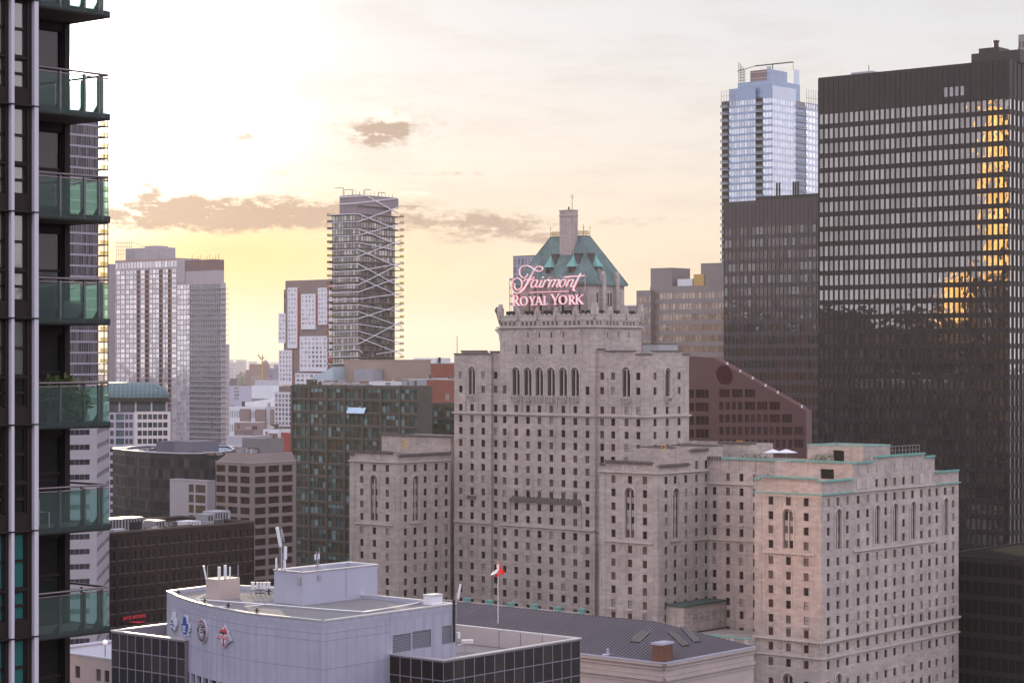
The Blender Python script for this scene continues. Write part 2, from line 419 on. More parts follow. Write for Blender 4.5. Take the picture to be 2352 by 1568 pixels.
def lin(a, b, n):                                  # n cell centres between a and b
    return [a + (b - a) * (i + .5) / n for i in range(n)]
def block(B, name, P, LS, LE, z0, z1, m, holesS=(), holesE=(), rec=.3, roof=None, par=1.0, cop=None, cw=.5, ch=.25, du=U, dv=V, mr=None, co=.12, build=True, mb=None):
    """a box of building whose nearest corner is P; du runs along the left front, dv along the right front"""
    mb = mb or MB(); FS = Fr(P, du); FE = Fr(P, dv)
    mb.facade(FS, 0, LS, z0, z1, holesS, rec, m, mr); mb.facade(FE, 0, LE, z0, z1, holesE, rec, m, mr)
    A = Vector(P); Bc = A + FS.d * LS; D = A + FE.d * LE; Cc = Bc + FE.d * LE
    for a, b in ((Bc, Cc), (Cc, D)):
        mb.face([(a.x, a.y, z0), (b.x, b.y, z0), (b.x, b.y, z1), (a.x, a.y, z1)], m)
    t = .35
    def inn(s_, e_): p = A + FS.d * s_ + FE.d * e_; return p
    zi = z1 - par
    ring = [inn(t, t), inn(LS - t, t), inn(LS - t, LE - t), inn(t, LE - t)]; outer = [A, Bc, Cc, D]
    mb.face([(p.x, p.y, zi) for p in ring], roof or TAR)
    for i in range(4):
        a, b = ring[i], ring[(i + 1) % 4]; c, d = outer[i], outer[(i + 1) % 4]
        mb.face([(a.x, a.y, zi), (b.x, b.y, zi), (b.x, b.y, z1), (a.x, a.y, z1)], m)
        mb.face([(c.x, c.y, z1), (d.x, d.y, z1), (b.x, b.y, z1), (a.x, a.y, z1)], m)
    if cop:
        q_ = co
        def bx(s0, s1, e0, e1):
            mb.prism([inn(s0, e0), inn(s1, e0), inn(s1, e1), inn(s0, e1)], z1 + .003, z1 + ch, cop)
        bx(-q_, LS + q_, -q_, cw - q_); bx(-q_, LS + q_, LE - cw + q_, LE + q_)
        bx(-q_, cw - q_, cw - q_, LE - cw + q_); bx(LS - cw + q_, LS + q_, cw - q_, LE - cw + q_)
    if build: return mb.build(name, B.root), FS, FE
    return mb, FS, FE
# ================================================================== GROUND
mb = MB(); G = 9000
mb.face([(-G, -300, 0), (G, -300, 0), (G*3, 40000, 0), (-G*3, 40000, 0)], mat('asphalt_and_blocks', (.13, .12, .125), .95, var=.35, vscale=.01))
mb.build('ground')['kind'] = 'structure'

# ================================================================== HOTEL
HCor = corner(1888, 474.0)
def HS(b): return Fr(HCor + V * b, U)              # south-facing plane, b metres back
def HE(a): return Fr(HCor + U * a, V)              # east-facing plane, a metres to the left
H = Bld('grand_hotel', HCor, 'huge pale limestone chateau hotel with stepped wings and a green copper roof', 'hotel')
LV = [55.8, 52.6, 49.3, 46.1, 42.8, 39.2, 35.9, 32.6, 29.4, 26.1, 23.1, 19.8, 16.3, 12.9, 9.5]
TLV = [68.6, 65.4, 62.2, 59.0] + LV
WW, WH = 1.32, 1.82
trim = MB()
def ledge(F, s0, s1, z, h=.35, o=.35, m=None, dent=0):
    if s0 > s1: s0, s1 = s1, s0
    trim.box(F, s0, s1, z, z + h, -.05, o, m or STONE2)
    if dent:
        n = int((s1 - s0) / dent)
        for i in range(n): trim.box(F, s0 + (i + .2) * dent, s0 + (i + .6) * dent, z - h * .8, z - .004, -.03, o * .6, m or STONE2)
def coping_teeth(F, s0, s1, z, m, o=.35, step=.75, h=.38):
    if m.name.startswith('weathered'): h = .55
    if s0 > s1: s0, s1 = s1, s0
    trim.box(F, s0 - .1, s1 + .1, z, z + .2, -.6, o, m)
    n = max(1, int((s1 - s0) / step))
    for i in range(n):
        a = s0 + i * step; trim.box(F, a + .05, a + step * .62, z - h + .2, z + h, o - .02, o + .16, m)
def ring(F, c, zs, r0, r1, o0, o1, m=None, n=10, mbx=None):
    P0 = [(c + r0 * math.cos(math.pi * i / n), zs + r0 * math.sin(math.pi * i / n)) for i in range(n + 1)]
    P1 = [(c + r1 * math.cos(math.pi * i / n), zs + r1 * math.sin(math.pi * i / n)) for i in range(n + 1)]
    for i in range(n): (mbx or trim).poly_o(F, [P0[i], P0[i + 1], P1[i + 1], P1[i]], o0, o1, m or STONE2)
def arch(F, c, z0, zs, w_, rec=.7, zcuts=(), lights=2, hood=True, balcony=False, winst='slot'):
    """tall round-headed opening with twin lights; returns the hole"""
    r = w_ / 2; n = 8
    for side in (-1, 1):                           # stone spandrels that round off the square opening
        prev = None
        for i in range(n + 1):
            t = math.pi / 2 * i / n; x = c + side * r * math.cos(t); z = zs + r * math.sin(t)
            if prev: trim.poly_o(F, [(prev[0], prev[1]), (x, z), (x, zs + r + .01), (prev[0], zs + r + .01)], -.45, .02, STONE)
            prev = (x, z)
    if hood: ring(F, c, zs, r + .12, r + .5, -.02, .28)
    if hood and w_ > 1.2:
        for sd_ in (-1, 1):
            trim.box(F, c + sd_ * (r + .31) - .17, c + sd_ * (r + .31) + .17, z0, zs, -.02, .22, STONE2)
            trim.box(F, c + sd_ * (r + .31) - .28, c + sd_ * (r + .31) + .28, zs - .35, zs, -.02, .34, STONE2)
    lw = (w_ - .25 * (lights - 1) - .3) / lights
    # back wall of the niche and its two or three storeys of lights
    bands = list(zcuts) or [(z0 + .1, zs + r * .55)]
    trim.box(F, c - r, c + r, z0, zs + r, -rec - .25, -rec - .05, STONE)
    for k in range(lights):
        cx_ = c + (k - (lights - 1) / 2) * (lw + .25)
        for (za, zb) in bands:
            top = (zb == bands[-1][1])
            H.win(F, cx_, (za + zb) / 2, lw * .9, zb - za, 'hotel' if not balcony else 'slot', rec - .06)
            if top: ring(F, cx_, zb - lw * .1, lw * .42, lw * .62, -rec + .02, -rec + .2, n=5)
    if lights == 2: trim.box(F, c - .13, c + .13, z0, zs + r * .4, -rec, -rec + .42, STONE2)
    if balcony:
        trim.box(F, c - r * .95, c + r * .95, z0 - 1.25, z0 - .02, .0, .75, STONE2)
        for i in range(5): trim.box(F, c - r * .8 + i * r * .4 - .09, c - r * .8 + i * r * .4 + .09, z0 - 1.1, z0 - .2, .75, .82, DSTONE)
        trim.box(F, c - r * .7, c + r * .7, z0 - 1.7, z0 - 1.26, .0, .45, STONE2)
    return (c - r, c + r, z0, zs + r)
def cartouche(F, s, z, r=.42): trim.poly_o(F, [(s + r * math.cos(t) * .8, z + r * math.sin(t)) for t in [i * math.pi / 3 for i in range(6)]], 0, .2, STONE2)
def pilaster(F, s0, s1, z0, z1, o=.25): trim.box(F, s0, s1, z0, z1, -.05, o, STONE)

wallmb = MB()
def vol(aR, aL, b0, b1, z1, hs=(), he=(), z0=0, cop=None, par=1.0, rec=.32):
    """volume with its south front from a=aR to a=aL at b0 and its east front at a=aR from b0 to b1"""
    P = HCor + U * aR + V * b0
    block(H, '', P, aL - aR, b1 - b0, z0, z1, STONE, hs, he, rec, TAR, par, cop, build=False, mb=wallmb, mr=STONE2)
    return Fr(P, U), Fr(P, V)
def aof(px, b): return HS(b).s(px)
def bof(px, a): return HE(a).s(px)
def S_(b, aR): return Fr(HCor + U * aR + V * b, U)
def E_(aR, b): return Fr(HCor + U * aR + V * b, V)

def small_arch_cols(F, c, z0, ztop, w_):           # four-storey arched bay of paired windows, as on the low wings
    cuts = [(z - .8, z + .85) for z in (42.8, 46.1, 49.3)] if ztop > 51 else [(z - .8, z + .85) for z in (42.8, 46.1)]
    zs = ztop - w_ / 2
    cuts.append((ztop - w_ * .55 - .75, ztop - w_ * .2))
    return arch(F, c, z0, zs, w_, .35, cuts[:-1] + [cuts[-1]], 2)

# ---- east wing
FS = S_(0, 0); FE = E_(0, 0)
aEW = aof(qx('11', 1113), 0)
b1 = bof(qx('12', 775), 0); b2 = bof(qx('12', 1262), 0); b3 = bof(qx('12', 1404), 0)
cS = [FS.s(qx('11', x)) for x in (1213, 1323, 1435)]
Lw = [z for z in LV if 19 < z < 55]
holes = H.grid(FS, [cS[0], cS[2]], Lw + [16.3], WW, WH)
holes += H.grid(FS, [cS[1]], [52.6] + [z for z in Lw if z < 42] + [16.3], WW, WH)
holes.append(arch(FS, cS[1], 42.0, 49.6, 2.6, .5, [(42.1, 43.8), (45.4, 47.0), (48.3, 50.3)], 2))
cC = [FE.s(qx('12', x)) for x in (630, 687, 743)]
he = H.grid(FE, [cC[0], cC[2]], Lw + [16.3], WW, WH) + H.grid(FE, [cC[1]], [52.6] + [z for z in Lw if z < 42] + [16.3], WW, WH)
he.append(arch(FE, cC[1], 42.0, 49.7, 2.3, .5, [(42.1, 43.8), (45.4, 47.0), (48.3, 50.3)], 2))
lowrows = [11.6, 8.0, 4.5]
holes += H.grid(FS, [cS[0], cS[2]], lowrows, 1.3, 2.0); holes.append(arch(FS, cS[1], 10.4, 12.6, 2.6, .5, [(10.5, 13.3)], 2))
he += H.grid(FE, [cC[0], cC[2]], lowrows, 1.3, 2.0); he.append(arch(FE, cC[1], 10.4, 12.8, 2.3, .5, [(10.5, 13.4)], 2))
vol(0, aEW, 0, b1, 57.2, holes, he)
coping_teeth(FS, 1.5, aEW - 1.5, 57.9, COPPER); coping_teeth(FS, -.1, 1.5, 57.3, COPPER); coping_teeth(FS, aEW - 1.5, aEW, 57.3, COPPER); coping_teeth(FE, 0, b1, 57.3, COPPER)
trim.box(FS, 1.5, aEW - 1.5, 57.1, 57.9, -.6, -.0, STONE)
ledge(FS, -.3, aEW + .3, 54.3, .3, .5, COPPER); ledge(FS, -.1, aEW, 53.7, .5, .25); ledge(FE, -.3, b1, 54.3, .3, .5, COPPER)
ledge(FS, 1.9, aEW - 2.2, 40.8, .35, .45, dent=.8)
ledge(FS, -.3, aEW + .3, 21.4, .5, .6, dent=.9); ledge(FE, -.3, b3 + .2, 21.4, .5, .6, dent=.9)
ledge(FS, -.2, aEW, 17.8, .35, .4); ledge(FE, -.2, b3 + .2, 17.8, .35, .4)
for c in (cS[1] - 1.75, cS[1] + 1.75): cartouche(FS, c, 51.9)
for c in (cC[1] - 1.6, cC[1] + 1.6): cartouche(FE, c, 51.9)
for c in (cS[1] - 1.9, cS[1] + 1.9): cartouche(FS, c, 19.8, .35)
pilaster(FS, .05, 1.5, 22, 53.7, .12); pilaster(FS, aEW - 1.9, aEW, 22, 53.7, .12)
for c in cS: trim.box(FS, c - .9, c + .9, 24.55, 24.85, -.02, .4, STONE2)
# main part of the east front
Fm = E_(0, 0)
cM = [Fm.s(qx('12', x)) for x in (808, 864, 918, 972, 1025, 1078, 1131, 1183, 1232)]
arc = [2, 4, 6]
he = H.grid(Fm, [c for i, c in enumerate(cM) if i not in arc], Lw + [16.3] + lowrows, WW, WH)
he += H.grid(Fm, [c for i, c in enumerate(cM) if i in arc], [52.6] + [z for z in Lw if z < 42] + [16.3] + lowrows, WW, WH)
he += H.grid(Fm, cM[2:7], [56.0], WW, WH)
for i in arc: he.append(arch(Fm, cM[i], 42.0, 49.7, 2.2, .5, [(42.1, 43.8), (45.4, 47.0), (48.3, 50.3)], 2))
he = [(a - b1, b - b1, c, d) for a, b, c, d in he]
hs13 = [(5.0, 8.6, 55.6, 59.4)]
H.win(S_(b1, 0), 6.8, 57.5, 3.5, 3.7, 'slot', .4)
aT = aof(1806, b1)
vol(0, max(aT, aEW + 3), b1, b2, 60.8, hs13, he)
Fb = S_(b1, 0)
coping_teeth(Fb, 0, aT, 61.0, COPPER); coping_teeth(Fm, b1, b1 + 9, 60.9, COPPER); coping_teeth(Fm, b1 + 9, b2 - 5, 62.0, COPPER); coping_teeth(Fm, b2 - 5, b2, 61.2, COPPER)
trim.box(Fm, b1 + 9, b2 - 5, 60.8, 62.0, -.5, -.0, STONE)
ledge(Fm, b1, b2, 54.3, .35, .45); ledge(Fm, b1, b2, 40.8, .35, .4, dent=.8)
for c in cM[:2] + cM[7:]: trim.box(Fm, c - .8, c + .8, 55.0, 57.3, 0, .12, STONE2)
for c in cM: trim.box(Fm, c - .8, c + .8, 24.5, 24.8, 0, .35, STONE2)
for i in range(8): cartouche(Fm, (cM[i] + cM[i + 1]) / 2, 39.4, .3)
for c in cM: trim.box(Fm, c - .12, c + .12, 58.4, 60.2, 0, .25, STONE2)
# north end pavilion
cN = [Fm.s(qx('12', x)) for x in (1275, 1325, 1372)]
he = H.grid(Fm, [cN[0], cN[2]], Lw + [16.3] + lowrows, WW, WH) + H.grid(Fm, [cN[1]], [52.6] + [z for z in Lw if z < 42] + [16.3] + lowrows, WW, WH)
he.append(arch(Fm, cN[1], 42.0, 49.7, 2.3, .5, [(42.1, 43.8), (45.4, 47.0), (48.3, 50.3)], 2))
he = [(a - b2, b - b2, c, d) for a, b, c, d in he]
vol(0, aEW, b2, b3, 57.2, (), he)
coping_teeth(Fm, b2, b3, 57.3, COPPER); ledge(Fm, b2, b3 + .3, 54.3, .3, .5, COPPER)
# rooftop pavilion on the east wing
P = corner(qx('12', 832), 500); Fp = Fr(P, U); LSp = Fp.s(qx('12', 505)); LEp = Fr(P, V).s(qx('12', 998))
block(H, '', P, LSp, LEp, 59.5, Fp.z(qx('12', 832), qy('12', 165)), STONE, [(5, 8, 60, 63)], (), .3, TAR, .5, COPPER, build=False, mb=wallmb)
H.win(Fp, 6.5, 61.4, 3, 2.8, 'slot', .4)
# ---- link between the wings (set back)
bL = 20.5
Fl = S_(bL, 0)
aL0, aL1 = aof(1812, bL), aof(1620, bL)
cL = [Fl.s(qx('11', x)) for x in (858, 943, 1028, 1113)]; st_ = cL[0] - cL[1]
cL += [cL[-1] - st_ * k for k in (1, 2, 3)]
rows = [56.1] + [z for z in LV if z < 55 and z > 23.0]
hl = H.grid(Fl, cL, rows[1:], 1.15, 1.85) + H.grid(Fl, cL[1:], rows[:1], 1.15, 1.85) + H.grid(Fl, cL, [19.2, 14, 10], 1.3, 1.9)
aJ = aof(qx('11', 1340), bL)
vol(aL0 - 12, aL1, bL, bL + 16, 60.3, [(a - (aL0 - 12), b - (aL0 - 12), c, d) for a, b, c, d in hl])
coping_teeth(Fl, aL0 - 8, aof(qx('11', 905), bL), 60.5, COPPER); coping_teeth(Fl, aof(qx('11', 905), bL), aL1, 60.5, DSTONE)
ledge(Fl, aL0 - 8, aL1, 54.3, .35, .45); ledge(Fl, aL0 - 8, aL1, 40.8, .35, .4, dent=.8)
for c in cL: trim.box(Fl, c - .14, c + .14, 58.0, 59.9, 0, .25, STONE2); trim.box(Fl, c - .8, c + .8, 44.4, 44.7, 0, .35, STONE2)
# stepped parapet block behind the link
vol(aof(1735, 40), aof(1560, 40), 36.6, 48, 63.3)
trim.box(S_(36.6, 0), aof(1735, 36.6), aof(1650, 36.6), 63.3, 63.9, -.6, .3, DSTONE)

# ---- low middle wing
aR, aLw = aof(qx('11', 505), 0), aof(qx('11', 137), 0)
FS = S_(0, 0); FE = E_(aR, 0)
cS = [FS.s(qx('11', x)) for x in (222, 326, 420)]
hs = H.grid(FS, [cS[0], cS[2]], LV, WW, WH) + H.grid(FS, [cS[1]], [55.8] + [z for z in LV if z < 42], WW, WH)
hs.append(arch(FS, cS[1], 42.0, 52.5, 2.7, .5, [(42.1, 43.8), (45.4, 47.0), (48.6, 50.2), (51.6, 53.4)], 2))
cE = [FE.s(qx('11', x)) for x in (555, 613, 680, 747, 808)]
he = H.grid(FE, [cE[0], cE[2], cE[3], cE[4]], LV, WW, WH) + H.grid(FE, [cE[1]], [55.8] + [z for z in LV if z < 42], WW, WH) + H.grid(FE, cE[3:], [59.0], WW, 2.0)
he.append(arch(FE, cE[1], 42.0, 52.6, 2.3, .5, [(42.1, 43.8), (45.4, 47.0), (48.6, 50.2), (51.6, 53.4)], 2))
bE = bof(qx('11', 702), aR); bW = bL
vol(aR, aLw, 0, bE, 59.2, [(a - aR, b - aR, c, d) for a, b, c, d in hs], he)
he2 = [(a - bE, b - bE, c, d) for a, b, c, d in he]
vol(aR, aLw, bE, bL, 62.5, (), he2)
for F_, a_, b_ in ((FS, aR + 1.6, aLw - 1.6),): coping_teeth(F_, a_, b_, 59.9, DSTONE); trim.box(F_, a_, b_, 59.2, 59.9, -.6, 0, STONE)
coping_teeth(FS, aLw - 1.6, aLw, 59.2, DSTONE); coping_teeth(FE, 0, bE, 59.2, DSTONE); coping_teeth(FE, bE, bL, 62.5, DSTONE)
ledge(FS, aR - .3, aLw + .3, 57.4, .35, .5); ledge(FE, -.3, bL, 57.4, .35, .5)
ledge(FS, aR + 1.4, aLw - 1.6, 40.8, .35, .4, dent=.8); ledge(FE, cE[1] - 2.2, cE[1] + 2.2, 41.2, .3, .4); ledge(FE, cE[3] - 2, bL, 40.8, .35, .4)
for c in (cS[1] - 1.8, cS[1] + 1.8): cartouche(FS, c, 55.3); cartouche(FS, c, 39.3, .35); trim.box(FS, c - .3, c + .3, 58, 59.3, 0, .15, STONE2)
for c in (cE[1] - 1.7, cE[1] + 1.7): cartouche(FE, c, 55.3)
pilaster(FS, aR + .02, aR + 1.5, 0, 57.3, .12); pilaster(FS, aLw - 1.7, aLw, 0, 57.3, .12); pilaster(FE, .05, 1.6, 0, 57.3, .12)
for c in list(cS): trim.box(FS, c - .8, c + .8, 24.6, 24.9, 0, .35, STONE2)
# penthouse with red tiled coping on this wing
mbp = Fr(corner(qx('7', 1985), 522), U)
block(H, '', corner(qx('7', 2130), 520), 11, 6, 58, 63.2, STONE, (), (), .3, TAR, .6, DSTONE, build=False, mb=wallmb)
block(H, '', corner(qx('7', 1830), 525), 4.6 * 1.9, 7, 58, 62.6, STONE, (), (), .3, TAR, .6, DSTONE, build=False, mb=wallmb)

# ---- west wing
FS = S_(0, 0)
aR, aLw = aof(qx('I', 740), 0), aof(qx('I', 113), 0); FE = E_(aR, 0)
cS = [FS.s(qx('I', x)) for x in (265, 428, 595)]
hs = H.grid(FS, [cS[0], cS[2]], LV, WW, WH) + H.grid(FS, [cS[1]], [55.8] + [z for z in LV if z < 42], WW, WH)
hs.append(arch(FS, cS[1], 42.0, 52.5, 2.7, .5, [(42.1, 43.8), (45.4, 47.0), (48.6, 50.2), (51.6, 53.4)], 2))
cE = [FE.s(qx('I', x)) for x in (835, 960, 1090, 1232, 1362)]
he = H.grid(FE, [cE[0], cE[2], cE[3], cE[4]], LV, WW, WH) + H.grid(FE, [cE[1]], [55.8] + [z for z in LV if z < 42], WW, WH)
he.append(arch(FE, cE[1], 42.0, 52.6, 2.3, .5, [(42.1, 43.8), (45.4, 47.0), (48.6, 50.2), (51.6, 53.4)], 2))
bE = bof(qx('I', 1415), aR)
vol(aR, aLw, 0, bE, 59.2, [(a - aR, b - aR, c, d) for a, b, c, d in hs], he)
coping_teeth(FS, aR + 1.6, aLw - 1.8, 59.9, DSTONE); trim.box(FS, aR + 1.6, aLw - 1.8, 59.2, 59.9, -.6, 0, STONE)
coping_teeth(FS, aLw - 1.8, aLw, 59.2, DSTONE); coping_teeth(FE, 0, bE, 59.2, DSTONE)
ledge(FS, aR - .3, aLw + .3, 57.3, .35, .5); ledge(FE, -.3, bE, 57.3, .35, .5)
ledge(FS, aR + 1.8, aLw - 2, 40.8, .35, .4, dent=.8); ledge(FE, cE[1] - 2.2, cE[1] + 2.2, 41.2, .3, .4)
for c in (cS[1] - 1.8, cS[1] + 1.8): cartouche(FS, c, 55.3); cartouche(FS, c, 39.3, .35); trim.box(FS, c - .3, c + .3, 58, 59.3, 0, .15, STONE2)
for c in (cE[1] - 1.7, cE[1] + 1.7): cartouche(FE, c, 55.3)
pilaster(FS, aR + .02, aR + 1.7, 0, 57.2, .12); pilaster(FS, aLw - 2.0, aLw, 0, 57.2, .12)
# spine behind the west wing with stepped parapets
bT = 20.5
vol(aof(1035, bT + 8), aof(qx('I', 525), bT + 8), bT + 8, bT + 24, 63.0)
trim.box(S_(bT + 8, 0), aof(qx('I', 750), bT + 8), aof(qx('I', 525), bT + 8), 63.0, 63.9, -.6, .3, DSTONE)
trim.box(S_(bT + 8, 0), aof(1043, bT + 8), aof(qx('I', 750), bT + 8), 63.0, 63.5, -.6, .3, DSTONE)

# ---- central tower
def tower_part(xl, xr, b, ztop, cols, rows, extra=(), eastpx=None, ecols=(), erows=(), eextra=(), back=26):
    F = S_(b, 0); aR, aL_ = F.s(xr), F.s(xl)
    hs = H.grid(F, [F.s(c) for c in cols], rows, WW, WH) + list(extra)
    he = []; LE_ = back
    if eastpx:
        FE_ = E_(aR, b); LE_ = FE_.s(eastpx)
        he = H.grid(FE_, [FE_.s(c) for c in ecols], erows, WW, WH) + list(eextra)
    vol(aR, aL_, b, b + LE_, ztop, [(x - aR, y - aR, c, d) for x, y, c, d in hs], he)
    return F, aR, aL_, LE_
x7 = lambda x: qx('7', x)
bT = 20.5
UP = [80.2, 76.5, 71.6]
# left bay
F = S_(bT, 0); cm_ = F.s(x7(297))
ex = [arch(F, cm_, 75.0, 81.2, 2.3, .5, [(75.2, 81.6)], 2, balcony=True)]
F, a0, a1, _ = tower_part(x7(160), x7(445), bT, 85.8, [x7(210), x7(384)], UP + TLV, ex + H.grid(F, [cm_], [71.6] + TLV, WW, WH))
ledge(F, a0 + 1.2, a1 - 2.6, 86.5, .3, .4, DSTONE); trim.box(F, a0 + 1.2, a1 - 2.6, 85.8, 86.5, -.5, 0, STONE); trim.box(F, a0, a1, 85.8, 86.05, -.5, .35, DSTONE)
ledge(F, a0, a1 + .4, 70.0, .4, .5, dent=.8); ledge(F, a0, a1, 40.9, .35, .4)
for c in (cm_ - 2.6, cm_ + 2.6): cartouche(F, c, 84.6, .35)
pilaster(F, cm_ - 2.35, cm_ - 2.1, 70.4, 80, .12); pilaster(F, cm_ + 2.1, cm_ + 2.35, 70.4, 80, .12)
# recess strip
F2, a0, a1, _ = tower_part(x7(438), x7(520), bT + .9, 86.4, [x7(480)], UP + TLV)
ledge(F2, a0, a1, 70.0, .4, .5); trim.box(F2, a0, a1, 86.4, 86.65, -.5, .35, DSTONE)
# centre
bC = bT - .7
F = S_(bC, 0)
cc = [F.s(x7(x)) for x in (550, 640, 731, 820, 912, 1005, 1098, 1192)]
ex = [arch(F, c, 75.0, 81.0, 2.5, .6, [(75.2, 81.6)], 2, balcony=True) for c in cc[1:7]]
ex += H.grid(F, [cc[0], cc[7]], [76.5], WW, 2.1) + H.grid(F, cc, [71.6] + TLV, WW, WH)
ex += H.grid(F, cc[1:7], [87.0], .85, 2.3, 'slot', .45)
ex += H.grid(F, cc[2:6], [90.7], .5, 1.3, 'slot', .45)
xs_r = 1366.0
FEc = E_(F.s(xs_r), bC)
eslots = H.grid(FEc, [FEc.s(x7(x)) for x in (1350, 1433, 1515)], [90.7], .45, 1.3, 'slot', .45)
zT = 94.6
F, aC0, aC1, LEc = tower_part(1148.5, xs_r, bC, zT, [], [], ex, 1473.0, [], [], eslots)
ledge(F, aC0, aC1 + .3, 70.0, .4, .5, dent=.8); ledge(F, aC0, aC1, 40.9, .35, .4)
for c in cc[1:7]:
    ring(F, c, 88.1, .45, .75, -.02, .12, n=6); cartouche(F, c + 1.2, 84.8, .4)
for i in range(2, 7): pilaster(F, (cc[i - 1] + cc[i]) / 2 - .18, (cc[i - 1] + cc[i]) / 2 + .18, 71, 80.6, .2)
ledge(F, aC0 - .5, aC1 + .8, 92.6, .35, .6, dent=.7); ledge(FEc, -.5, LEc + .5, 92.6, .35, .6, dent=.7)
for c in (cc[1] + 1.2, cc[3] + 1.2, cc[5] + 1.2, cc[6] - 1.3): cartouche(F, c, 91.7, .6)
# long balustrade balcony at mid height and little one at the left bay
trim.box(F, cc[6] - 2.2, cc[1] + 2.2, 47.4, 47.7, -.02, .5, DSTONE); trim.box(F, cc[6] - 1.9, cc[1] + 1.9, 47.7, 48.3, .0, .3, DSTONE)
for i in range(20): trim.box(F, cc[6] - 1.7 + i * (cc[1] - cc[6] + 3.4) / 20, cc[6] - 1.7 + (i + .6) * (cc[1] - cc[6] + 3.4) / 20, 48.3, 48.8, .05, .25, DSTONE)
for c in (cc[6] - 2.0, cc[1] + 2.0): pilaster(F, c - .12, c + .12, 41.3, 47.4, .2)
for i in range(1, 6): cartouche(F, (cc[i] + cc[i + 1]) / 2, 45.9, .3)
for c in cc[1:7]: trim.box(F, c - .9, c + .9, 50.7, 50.95, 0, .35, STONE2)
Fl_ = S_(bT, 0); trim.box(Fl_, cm_ - 1.5, cm_ + 1.5, 47.4, 48.2, -.02, .4, DSTONE); trim.box(Fl_, cm_ - .9, cm_ + .9, 50.7, 50.95, 0, .35, STONE2)
# right bay with its east front
F = S_(bT + .5, 0); xR = x7(1645)
cm2 = F.s(x7(1495))
ex = [arch(F, cm2, 75.0, 81.2, 2.4, .5, [(75.2, 81.6)], 2, balcony=True)] + H.grid(F, [cm2], [71.6] + TLV, WW, WH)
FEr = E_(F.s(xR), bT + .5); ce = [FEr.s(x7(x)) for x in (1718, 1812, 1905)]
ee = [arch(FEr, ce[1], 75.0, 81.2, 2.0, .5, [(75.2, 81.6)], 1, balcony=True)] + H.grid(FEr, [ce[1]], [71.6] + TLV, WW, WH)
F, aQ0, aQ1, LEr = tower_part(1364, xR, bT + .5, 85.6, [x7(1305), x7(1391), x7(1586)], UP + TLV, ex, x7(1980), [x7(1718), x7(1905)], UP + TLV, ee)
ledge(F, aQ0 - .4, aQ1, 70.0, .4, .5, dent=.8); ledge(FEr, -.4, LEr + .4, 70.0, .4, .5, dent=.8); ledge(F, aQ0, aQ1, 40.9, .35, .4)
trim.box(F, aQ0 - .2, aQ0 + 3, 85.6, 85.9, -.5, .35, DSTONE); trim.box(F, aQ0 + 3, aQ1 - 3.6, 85.6, 86.4, -.5, .05, STONE); trim.box(F, aQ0 + 3, aQ1 - 3.6, 86.4, 86.7, -.5, .35, DSTONE); trim.box(F, aQ1 - 3.6, aQ1 - .3, 86.9, 87.2, -.5, .35, DSTONE); trim.box(F, aQ1 - 3.6, aQ1 - .3, 85.6, 86.9, -.5, .0, STONE)
trim.box(FEr, 0, 2.6, 85.6, 85.9, -.5, .35, DSTONE); trim.box(FEr, 2.6, LEr - 3, 85.6, 86.4, -.5, .05, STONE); trim.box(FEr, 2.6, LEr - 3, 86.4, 86.7, -.5, .35, DSTONE); trim.box(FEr, LEr - 3, LEr, 85.6, 85.9, -.5, .35, DSTONE)
for c in (cm2 - 3, cm2 + 3): cartouche(F, c, 84.7, .35); pilaster(F, (c + cm2) / 2 - .1, (c + cm2) / 2 + .1, 70.4, 80, .12)
for c in (ce[1] - 2.6, ce[1] + 2.6): cartouche(FEr, c, 84.7, .35)
# small stair house on the roof of that bay
block(H, '', HCor + U * (aQ0 + 1.5) + V * (bT + 8), 5, 8, 85, 88.2, GREYM, (), (), .3, DSTONE, .3, DSTONE, build=False, mb=wallmb)
# balustrade arcade around the top of the centre
for F_, s0, s1, n in ((S_(bC, 0), aC0, aC1, 22), (FEc, 0, LEc, 14)):
    st_ = (s1 - s0) / n
    for i in range(n):
        c = s0 + (i + .5) * st_
        if i % 5 != 2: trim.box(F_, c - st_ * .30, c + st_ * .30, 93.2, 94.3, .0, .03, DSTONE); ring(F_, c, 94.1, st_ * .22, st_ * .42, -.02, .22, n=5)
        trim.box(F_, c - st_ * .5, c - st_ * .32, 93.0, 94.2, -.02, .22, STONE2)
    trim.box(F_, s0 - .2, s1 + .2, zT + .003, zT + 1.0, -.8, .15, STONE2); trim.box(F_, s0 - .3, s1 + .3, zT + 1.0, zT + 1.25, -.9, .3, STONE2)
    m_ = 6 if n == 22 else 4
    for i in range(m_):
        c = s0 + (s1 - s0) * i / (m_ - 1); h = 3.4 + (.8 if i in (0, m_ - 1) else 0)
        trim.box(F_, c - .7, c + .7, zT + 1.25, zT + h - .9, -.8, .35, STONE2); trim.box(F_, c - .45, c + .45, zT + h - .9, zT + h, -.6, .15, STONE2)
        trim.box(F_, c - .3, c + .3, zT + .1, zT + 2.4, .35, .6, STONE)
    for i in range(int((s1 - s0) / 1.6)):
        c = s0 + i * 1.6; trim.box(F_, c + .3, c + .9, zT + 1.25, zT + 1.6, -.5, .0, STONE2)
# gargoyle and eagle at the left corner
g = MB(); Fg = S_(bC, 0)
g.poly_o(Fg, [(aC1 - .3, 92.0), (aC1 + .8, 94.6), (aC1 + 1.3, 96.0), (aC1 + 2.0, 97.3), (aC1 + 1.4, 98.2), (aC1 + .4, 98.0), (aC1 - .2, 96.0), (aC1 - .8, 94.8)], -.9, -.1, DSTONE)
g.poly_o(Fg, [(aC1, 88.0), (aC1 + .6, 91.0), (aC1 + 1.9, 92.1), (aC1 + 1.9, 92.4), (aC1, 92.4)], -.9, -.1, STONE2)
g.build('eagle_statue', H.root)
